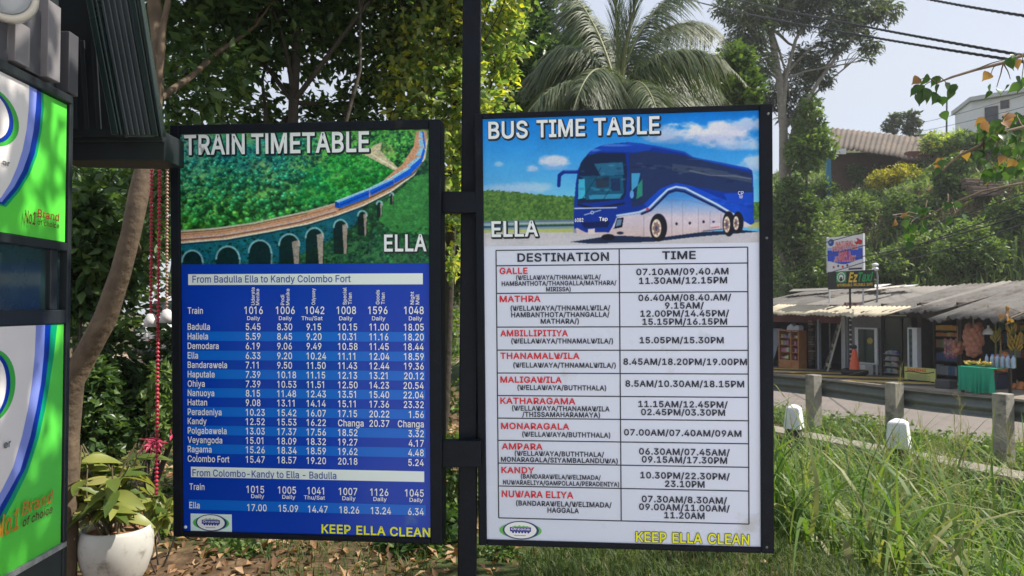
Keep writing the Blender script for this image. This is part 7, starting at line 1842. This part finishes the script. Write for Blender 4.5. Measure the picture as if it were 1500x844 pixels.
# bananas lying on the table, water bottles behind
BAN = mat("ripe banana skin", (.55, .38, .06), .5, noise=.25, nscale=9)
COC = mat("orange king coconut", (.6, .22, .07), .5, noise=.2, nscale=5)
COCP = mat("pinkish coconut", (.5, .22, .15), .5, noise=.2, nscale=5)
def banana(b, c, d, up, L, m=BAN):
    d = norm(np.array(d, float)); up = np.array(up, float)
    t = np.linspace(-1, 1, 7); p = [np.array(c) + d * L / 2 * q + up * L * .18 * q * q for q in t]
    b.tube(p, [.006, .018, .022, .023, .022, .017, .006], m, 7)
rg = np.random.default_rng(61)
for k in range(5):
    c = FT.P(x0 + .12 + k * .14, yt_ + .03, -.18 - .1 * (k % 2))
    r = empty("banana_hand", c, ["hand of bananas at the left end of the green table", "second hand of bananas from the left on the green table", "middle hand of bananas on the green table", "fourth hand of bananas on the green table", "hand of bananas nearest to the water bottles on the table"][k], "bananas", "bananas lying on the fruit table")
    b = MB()
    for q in range(6): banana(b, c + np.array([rg.normal() * .05, rg.normal() * .05, .02 + q * .012]), (rg.normal(), rg.normal(), rg.normal() * .2), (0, 0, 1), .17)
    b.build("fruit", r)
BOT = mat("clear blue bottle", (.3, .42, .55), .1, spec=.7)
first = None
for k in range(11):
    c = FT.P(x0 + .45 + (k % 6) * .13 + (.06 if k > 5 else 0), yt_, -.45 - .16 * (k // 6))
    if first is None:
        r = first = empty("water_bottle", c, "clear bluish water bottle standing at the back of the green fruit table", "bottle", "water bottles on the fruit table")
        b = MB(); b.lathe(c, [(0, 0), (.04, 0), (.042, .02), (.042, .2), (.035, .25), (.015, .28), (.015, .3)], BOT, 14); b.build("body", r)
        b = MB(); b.lathe(c, [(.018, .295), (.018, .32), (0, .322)], mat("blue cap", (.06, .2, .5), .5), 10); b.build("cap", r)
    else:
        r = copy_tree(first); r.location = c
def bunch(u, v0, v1, ru, label, n, r, m, seed, Y=None, top=True, cat="coconuts", name="coconut_bunch"):
    q = SP.uv(u, (v0 + v1) / 2); a = SP.P(SX(u), SZ(u, v0), .35); e = SP.P(SX(u), SZ(u, v1), .35)
    rg = np.random.default_rng(seed)
    root = empty(name, a, label, cat, "coconut bunches at the fruit stall")
    b = MB(); b.tube([a + [0, 0, .5 if top else .12], a, (a + e) / 2, e + [0, 0, .1]], [.012, .03, .025, .015], mat("dry stalk", (.3, .24, .12), .8), 6); b.build("stalk", root)
    R_ = ru * 23.5 / FPX
    p0 = None
    for i in range(n):
        t = (i + .5) / n; az = i * 2.4
        k = math.sin(math.pi * min(1, .18 + t * .8)) ** .6
        c = a + (e - a) * t + np.array([math.cos(az) * R_ * k * .8, math.sin(az) * R_ * k * .6, rg.normal() * .02])
        if p0 is None:
            b = MB(); b.ball(a, r, m, 12, 8, (.9, .9, 1.25)); p0 = b.build("coconut", root); base = p0; o = p0; o.location = Vector(c - a)
        else:
            o = base.copy(); COL.objects.link(o); o.parent = root; o.location = Vector(c - a)
        o.rotation_euler = (rg.normal() * .4, rg.normal() * .4, az); k2 = rg.uniform(.85, 1.15); o.scale = (k2, k2, k2)
bunch(1437, 478, 518, 11.5, "tall bunch of orange pink king coconuts hanging over the green table", 46, .1, COCP, 1)
bunch(1414, 503, 516, 7, "small pinkish coconut bunch left of the tall one", 12, .085, COCP, 2)
bunch(1477, 521, 542, 9, "round orange coconut bunch right of the green table", 16, .11, COC, 3)
bunch(1500, 562, 574, 6, "orange coconuts low at the right edge of the photo", 5, .12, COC, 4, top=False)
def bananas(u, v0, v1, w, label, seed, n=26, m=BAN):
    a = SP.P(SX(u), SZ(u, v0), .2); e = SP.P(SX(u), SZ(u, v1), .2); rg = np.random.default_rng(seed)
    root = empty("hanging_bananas", a, label, "bananas", "banana bunches hanging in the stall")
    b = MB(); b.tube([a + [0, 0, .35], a, e, e - [0, 0, .55]], [.02, .03, .03, .035], mat("green banana stalk", (.16, .2, .07), .7), 7); b.build("stalk", root)
    b = MB()
    for i in range(n):
        t = i / n; az = i * 2.4; R_ = w * 23 / FPX * .6
        c = a + (e - a) * t + np.array([math.cos(az) * R_, math.sin(az) * R_, 0])
        banana(b, c, (math.cos(az) * .5, math.sin(az) * .5, .8), (-math.cos(az), -math.sin(az), 0), .22, m)
    b.build("fruit", root)
bananas(1465, 484, 498, 8, "banana bunch hanging beside the white stall lamp", 1, m=mat("greenish banana skin", (.42, .36, .08), .5, noise=.25, nscale=9))
bananas(1493, 490, 510, 12, "larger yellow banana bunch at the right of the stall", 2, 40)
bananas(1488, 478, 486, 8, "small banana bunch high at the right of the stall", 3, 14)
first = None
rg = np.random.default_rng(33)
for i, u in enumerate((1383, 1387, 1391, 1395, 1399)):
    top = SP.P(SX(u), SZ(u, 497 + (i % 2) * 2), -.05)
    r = empty("packet_strip", top, ["leftmost strip of pinkish packets hanging in the open shop", "second strip of packets from the left in the open shop", "middle strip of packets hanging in the open shop", "fourth strip of packets hanging in the open shop", "strip of packets hanging closest to the fruit stall"][i], "packets", "strips of packets hanging in the open shop")
    b = MB()
    for k in range(6):
        c = top - np.array([0, 0, .02 + k * .095]) + RS * rg.normal() * .008
        b.hexa([c + RS * x * .032 - RT * y * .012 + np.array([0, 0, z * .042]) for z in (-1, 1) for x, y in ((-1, -1), (1, -1), (1, 1), (-1, 1))], mat("pink packet %d" % (k % 3), [(.45, .2, .22), (.5, .32, .3), (.36, .12, .2)][k % 3], .4))
    b.build("packets", r)
rs_ = empty("rear_shelf", SP.P(SX(1450), FZ, -1.6), "dark rear shelf with mixed colourful goods at the back of the fruit stall", "shelf")
xa, xb = SX(1412), SX(1500)
b = MB()
for z in (.7, 1.1, 1.5): b.pbox(SP, xa, xb, FZ + z, FZ + z + .03, -1.9, -1.5, TIMB)
for x in (xa, (xa + xb) / 2, xb - .05): b.pbox(SP, x, x + .05, FZ, FZ + 1.9, -1.92, -1.88, TIMB)
b.build("rack", rs_)
for z in (.73, 1.13, 1.53):
    b = MB(); x = xa + .08
    while x < xb - .2:
        w = rg.uniform(.09, .2); q = int(rg.integers(6)); b.pbox(SP, x, x + w - .02, FZ + z, FZ + z + rg.uniform(.14, .3), -1.8, -1.55, mat("stall goods %d" % q, [(.4, .08, .06), (.1, .22, .4), (.5, .4, .08), (.1, .3, .12), (.45, .42, .4), (.42, .2, .05)][q], .5)); x += w
    b.build("goods_row", rs_)
a = SP.P(SX(1457.5), SZ(1457, 486), .3)
lam = empty("stall_lamp", a, "white bell shaped lamp hanging in the fruit stall", "lamp")
b = MB(); b.lathe(a, [(.15, -.07), (.14, .0), (.1, .06), (.035, .1), (.03, .18), (0, .19)], mat("white lamp enamel", (.75, .77, .8), .3), 20); b.build("shade", lam)
b = MB(); b.tube([a + [0, 0, .18], a + [0, 0, .75]], .008, LETK, 5); b.build("cord", lam)
def crate(r, x0, x1, y0, y1, o):
    b = MB(); b.pbox(SP, x0, x1, FZ, y1, o - .4, o + .2, mat("dark blue cooler", (.025, .03, .06), .5, noise=.2, nscale=3)); b.pbox(SP, x0 - .02, x1 + .02, y1, y1 + .06, o - .42, o + .22, mat("black lid", (.015, .015, .02), .5)); b.build("body", r, bevel=.02)
on_front("cool_box", "dark blue cool box on the ground right of the green table", "cool box", 1459, 1496, 546, 578, .9, crate)
# loose sheets and planks lying on the shop roofs
rg = np.random.default_rng(19)
lab = ["bleached sheet lying across the leftmost shop's roof", "pale plank on the roof left of the billboard", "white sheet on the roof under the taxi sign", "grey plank on the roof beneath the taxi sign", "pale sheet propped near the lamp pole on the roof", "small white sheet on the roof right of the lamp pole"]
for i, (u, w, h) in enumerate(((1160, 1.6, .6), (1205, 1.3, .18), (1240, 1.2, .7), (1228, 1.6, .15), (1277, 1.3, .6), (1300, .8, .4))):
    s = SX(u); t = 24.6 + rg.uniform(-.5, .9); z = 1.55 + (t - 20.8) * .175 + .06
    b = MB(); c = ST(s - 1.6, t, z); a_ = rg.uniform(-.5, .5)
    d = RS * math.cos(a_) + RT * math.sin(a_); e = RT * math.cos(a_) - RS * math.sin(a_); up = np.array([0, 0, 1.])
    e = e + up * .175; d = d + up * rg.uniform(-.02, .12)
    b.hexa([c + d * x * w / 2 + e * y * h / 2 + up * q for q in (0, .025) for x, y in ((-1, -1), (1, -1), (1, 1), (-1, 1))], [SHEETS["pale"], mat("bleached plank", (.5, .46, .4), .85, noise=.2, nscale=4), mat("whitish sheet", (.66, .66, .64), .6, noise=.1, nscale=3)][i % 3])
    tag(b.build("loose_sheet", loc=c), lab[i], "roof sheet", "loose sheets on the shop roofs")
b = MB(); c = W(1478, 425, 27.5); b.box(c, (2.4, 1.4, .07), mat("dark solar glass", (.03, .04, .07), .12, spec=.7), rz=-1.1)
for k in range(4): b.box(c + np.array([0, 0, .04]) + RS * (-1.1 + k * .73), (.04, 1.42, .02), STEEL, rz=-1.1)
tag(b.build("roof_panel", loc=c), "dark framed panel lying on the roof behind the fruit stall", "roof panel")

# ================================================================== VAN, WIRES, BRANCH, GRASS, LITTER
b = MB(); path = MB()
P = [(-15, 11.5), (-4.4, 11.5), (-4.6, 25), (-19, 25)]
path.add([(x, y, .045) for x, y in P], [(0, 1, 2, 3)], mat("dry sandy earth", (.34, .25, .17), .95, noise=.25, nscale=3, bump=.3, bscale=25)); tag(path.build("path"), kind="structure")
vx, vy = -9.35, 20.5
van = empty("parked_van", (vx, vy, .05), "white van parked beyond the garden, seen beside the bead strings", "van")
VW = mat("white van paint", (.72, .73, .75), .3, coat=.4)
def vsec(pts, y0, y1, m, nm, bev=.05):
    b = MB(); pl = Plane((vx, vy, .05), (0, 1, 0), (0, 0, 1)); b.slab(pl, pts, y0, y1, m); return b.build(nm, van, bevel=bev)
vsec([(-.1, .32), (3.9, .32), (4, .6), (4, 1.75), (3.9, 1.85), (.75, 1.85), (.25, 1.05), (-.1, .95)], -.8, .8, VW, "body")
b = MB(); b.add([(vx - .68, vy + .3, 1.16), (vx + .68, vy + .3, 1.16), (vx + .62, vy + .66, 1.78), (vx - .62, vy + .66, 1.78)], [(0, 1, 2, 3)], GLS); b.build("windscreen", van)
for sx in (-.58, .58):
    b = MB(); b.box((vx + sx, vy - .1, .82), (.3, .06, .16), mat("headlamp glass", (.6, .62, .6), .15)); b.build("headlight", van, bevel=.02)
    for wy in (.65, 3.2):
        b = MB(); b.lathe((vx + sx * 1.28, vy + wy, .34), [(.0, -.09), (.3, -.09), (.31, -.05), (.31, .05), (.3, .09), (0, .09)], mat("black tyre", (.02, .02, .02)), 24, axis=(1, 0, 0)); b.build("wheel", van)
b = MB(); b.box((vx, vy - .12, .42), (1.56, .12, .2), mat("dark bumper", (.05, .05, .055), .6)); b.build("bumper", van, bevel=.03)
b = MB(); b.box((vx, vy - .115, .66), (.8, .03, .1), mat("red badge strip", (.5, .04, .04), .5)); b.build("grille", van)

CABLE = mat("black cable", (.02, .02, .022), .6)
def wire(name, a, e, sag, r, label, group, twist=False):
    a, e = W(*a), W(*e); t = np.linspace(0, 1, 40)[:, None]
    p = a + (e - a) * t; p[:, 2] -= (4 * sag * t * (1 - t))[:, 0]
    b = MB()
    if twist:
        L_ = np.linalg.norm(e - a); n = 260; t = np.linspace(0, 1, n)[:, None]; p = a + (e - a) * t; p[:, 2] -= (4 * sag * t * (1 - t))[:, 0]
        for ph in (0, 2.1, 4.2):
            an = t[:, 0] * L_ / .55 * 2 * math.pi + ph
            b.tube(p + np.stack([np.zeros(n), np.cos(an), np.sin(an)], 1) * r * .8, r * .62, CABLE, 5, caps=False)
    else: b.tube(p, r, CABLE, 5, caps=False)
    tag(b.build(name, loc=a), label, "cable", group)
wire("power_line", (1000, -22, 30), (1560, 92, 9), .12, .017, "upper of the two long twisted cables crossing the sky", "overhead cables", True)
wire("power_line", (1000, -3, 30), (1560, 100, 9), .12, .017, "lower of the two long twisted cables crossing the sky", "overhead cables", True)
wire("power_line", (1300, -14, 14), (1560, 32, 8), .03, .014, "short twisted cable crossing the top right corner", "overhead cables", True)
for i, (v0, v1, u0, lb) in enumerate(((182, 120, 1340, "topmost thin wire crossing the sky by the white building"), (196, 140, 1330, "middle thin wire crossing the white building's front"), (214, 168, 1340, "lowest thin wire crossing below the white building's windows"))):
    wire("thin_wire", (u0, v0, 44), (1560, v1, 26), .1, .012, lb, "thin wires on the hill")
for i, (u0, v0, v1, lb) in enumerate(((1140, 372, 246, "highest of the dark cables rising over the slope"), (1180, 382, 262, "second dark cable over the slope, below the highest"), (1140, 420, 282, "third dark cable over the slope, from the middle of the hill"), (1250, 378, 296, "thick dark cable over the slope above the fruit stall's roof"), (1300, 386, 306, "lowest dark cable over the slope above the fruit stall's roof"))):
    wire("slope_cable", (u0, v0, 25), (1560, v1, 13), .1, .012 + .004 * (i > 2), lb, "dark cables over the slope")

# heart leaved branches reaching in from the right
TW_ = mat("twig bark", (.2, .15, .11), .8, noise=.2, nscale=30)
rg = np.random.default_rng(91)
def heartbranch(label, path, rad, groups, Y, seed):
    rg = np.random.default_rng(seed)
    p = np.array([W(u, v, Y + d) for u, v, d in path])
    root = empty("heart_leaf_branch", p[0], label, "branch", "heart leaved branches")
    b = MB(); b.tube(p, np.linspace(rad, rad * .35, len(p)), TW_, 7, wob=.08, seed=seed)
    groups_pts = []
    for (u, v, n, r, rust) in groups:
        c = W(u, v, Y + rg.uniform(-.25, .25)); near = p[np.argmin(np.linalg.norm(p - c, axis=1))]
        if np.linalg.norm(near - c) > .04: b.tube(limb(near, c, rg, 5, .1), np.linspace(rad * .35, rad * .15, 5), TW_, 5)
        q = c + rg.normal(size=(n, 3)) * r * Y / FPX * np.array([1, 1, .8])
        f = np.full(n, bool(rust)) if rust in (0, 1) else rg.random(n) < rust
        groups_pts.append((q, f))
    b.build("twig", root)
    k_ = .5 if seed == 4 else .7
    for q0, f in groups_pts:
        for flag, m, nm in ((False, G_HEART, "leaf_spray"), (True, G_RUST, "rusty_leaf_spray")):
            q = q0[f == flag]
            if len(q) == 0: continue
            D = rg.normal(size=q.shape) * np.array([.6, .4, .25]); D[:, 2] -= .9
            N = rg.normal(size=q.shape) * .5 + np.array([0, -1.0, .45])
            V, F = bigleaves(rg, q, D, N, k_ * rg.uniform(.08, .12, len(q)), k_ * rg.uniform(.07, .1, len(q)), 6, .38, .22, 'heart')
            np_mesh(nm, V, F, m, root, smooth=True)
heartbranch("upper thin branch of heart shaped leaves against the sky", [(1570, 70, 0), (1500, 80, 0), (1470, 92, 0), (1430, 102, 0), (1395, 113, 0), (1372, 122, 0)], .014, [(1372, 132, 12, 13, 0), (1352, 127, 6, 8, 0), (1392, 128, 3, 5, 0), (1348, 117, 1, 2, 1), (1478, 86, 2, 4, 0), (1490, 84, 1, 3, 1), (1452, 108, 1, 3, 1), (1460, 128, 3, 6, 0), (1480, 116, 4, 9, 0), (1496, 122, 4, 8, 0)], 4.6, 1)
heartbranch("middle branch of heart shaped leaves with a pale stem before the slope", [(1570, 172, 0), (1500, 187, 0), (1470, 194, 0), (1440, 212, 0), (1405, 228, .1), (1380, 250, .1)], .018, [(1450, 195, 14, 15, .04), (1470, 180, 12, 13, .05), (1490, 168, 10, 12, .1), (1478, 165, 2, 4, 1), (1440, 186, 6, 8, .1), (1455, 240, 12, 10, .2), (1413, 222, 1, 1, 1), (1382, 240, 4, 9, .5), (1462, 252, 9, 9, .05), (1490, 240, 9, 10, .1), (1492, 205, 10, 11, .05), (1474, 215, 8, 12, .05)], 4.9, 2)
heartbranch("low branch of heart shaped leaves hanging before the gem shop's slope", [(1570, 262, 0), (1500, 268, .1), (1440, 280, .2), (1390, 300, .3), (1350, 322, .4)], .012, [(1340, 322, 11, 14, 0), (1318, 318, 2, 4, 1), (1355, 308, 4, 8, .2), (1400, 312, 4, 8, 0), (1388, 302, 3, 6, .2), (1332, 335, 4, 8, 0)], 5.6, 3)
heartbranch("short twig with yellow and orange leaves before the fruit stall's roof", [(1560, 440, 0), (1498, 459, 0), (1480, 466, 0), (1474, 460, 0), (1474, 448, 0)], .008, [(1474, 451, 2, 2, 1), (1472, 461, 2, 2, 1), (1480, 466, 2, 2, 1)], 5.2, 4)

# ------------------------------------------------------------------ grass and litter
def scatter(n, xr, yr, cond=None, rg=None):
    x = rg.uniform(*xr, n); y = rg.uniform(*yr, n)
    if cond is not None:
        k = cond(x, y); x, y = x[k], y[k]
    return np.stack([x, y, gz(x, y) - .01], 1)
rg = np.random.default_rng(101)
tfun = lambda x, y: x * RT[0] + y * RT[1]
ok = lambda x, y: (tfun(x, y) > 4.2) & (tfun(x, y) < 10.0) & (x / y < .86) & (x / y > .2)
C_ = scatter(420, (1.3, 8.5), (4.2, 11.5), ok, rg)
def tufts(n, r):
    k = rg.integers(0, len(C_), n); q = C_[k] + rg.normal(size=(n, 3)) * np.array([r, r, 0]); q[:, 2] = gz(q[:, 0], q[:, 1]) - .01
    return q[(tfun(q[:, 0], q[:, 1]) < 10.05)]
sets = [blades(rg, tufts(3000, .10), 1.3, .032, 1.8, .34, 8), blades(rg, tufts(420, .25), 1.75, .028, 1.5, .22, 9), blades(rg, tufts(3000, .16), .95, .014, 1.0, .25, 6), blades(rg, tufts(1600, .2), .8, .006, .5, .2, 5), blades(rg, tufts(700, .3), .5, .05, 1.6, .6, 6)]
off = 0; VV, FF = [], []
for v_, f_ in sets: VV.append(v_); FF.append(f_ + off); off += len(v_)
tag(np_mesh("tall_grass", np.concatenate(VV), np.concatenate(FF), G_GRASS), "tall arching grass filling the gully below the wall", "grass", kind="stuff")
P = scatter(70, (1.9, 7), (5, 9.5), lambda x, y: (tfun(x, y) > 5.2) & (tfun(x, y) < 9.6) & (x / y < .75), rg)
V1, F1 = blades(rg, P, 1.75, .006, .35, .14, 7)
heads = []
for i in range(len(P)):
    v = V1.reshape(len(P), -1, 3)[i]; tip = v[-1]; mid = v[9]
    for q in np.linspace(0, 1, 16):
        heads.append(mid + (tip - mid) * (.45 + .55 * q))
heads = np.repeat(np.array(heads), 3, 0)
V2, F2 = blades(rg, heads, .16, .003, .5, .6, 2)
tag(np_mesh("seeding_grass", np.concatenate([V1, V2]), np.concatenate([F1, F2 + len(V1)]), leafmat("dry seed heads", [(.16, .16, .07), (.26, .24, .12), (.34, .3, .18)], .3, .6)), "thin seeding grass stalks standing above the gully grass", "grass", kind="stuff")
P = scatter(60000, (.05, 5.5), (4.0, 9.0), lambda x, y: (x > .12 + .12 * np.sin(y * 5)) & (tfun(x, y) < 6.0) & (x / y < .8), rg)
V, F = blades(rg, P, .15, .007, 1.0, .4, 3)
tag(np_mesh("turf", V, F, G_TURF), "short grass on the ground below the bus board", "grass", kind="stuff")
s = rg.uniform(-14, 2, 9000); t = rg.uniform(10.62, 12.95, 9000); t = t + .25 * np.sin(s * 2.3) * (t > 12)
P = s[:, None] * RS + t[:, None] * RT; P[:, 2] = -.77
P = P[~((np.abs(t - 11.4) < .12))]
V, F = blades(rg, P, .32, .016, 1.3, .5, 3)
Pl = P[rg.integers(0, len(P), 5000)] + np.array([0, 0, 1.]) * rg.uniform(.02, .28, 5000)[:, None]
V2, F2 = leaves(rg, Pl, .1, .06); F2 = np.concatenate([F2, F2[:, 2:]], 1)
tag(np_mesh("verge_grass", V, F, G_LITE), "weeds and grass on the verge under the guardrail", "grass", kind="stuff")
tag(np_mesh("verge_weeds", V2, F2[:, :3], G_LITE), "broad leaved weeds on the verge under the guardrail", "weeds", kind="stuff")
rng0 = np.random.default_rng(1)
P = scatter(9500, (-5.5, 1.6), (3.9, 11), lambda x, y: (x < .05 + .2 * np.sin(y * 4) + (rng0.random(len(x)) < .06) * 2.5) & (np.abs(x / y) < .85), rg); P[:, 2] += rg.uniform(.015, .04, len(P))
V, F = leaves(rg, P, .085, .04, up=2.5, droop=0, fold=.4)
tag(np_mesh("leaf_litter", V, F, G_DRY), "dry brown fallen leaves on the ground below the boards", "leaf litter", kind="stuff")
P = scatter(11000, (-4.5, .6), (4.4, 9), lambda x, y: (np.sin(x * 3.1 + y) > -.1), rg)
V, F = blades(rg, P, .14, .007, .9, .4, 3)
tag(np_mesh("sparse_grass", V, F, G_TURF), "patchy grass among fallen leaves under the train board", "grass", kind="stuff")


# ------------------------------------------------------------------ thin bright air over the whole place
b = MB(); b.box((15, 25, 40), (460, 460, 86), bpy.data.materials.new("thin air"))
hz = b.build("haze"); tag(hz, kind="stuff")
hm = bpy.data.materials["thin air"]; hm.use_nodes = True; n_ = hm.node_tree.nodes; n_.clear()
o_ = n_.new("ShaderNodeOutputMaterial"); v_ = n_.new("ShaderNodeVolumePrincipled")
v_.inputs["Color"].default_value = (.9, .94, 1.0, 1); v_.inputs["Density"].default_value = 0.0009; v_.inputs["Anisotropy"].default_value = 0.3
hm.node_tree.links.new(v_.outputs[0], o_.inputs["Volume"])
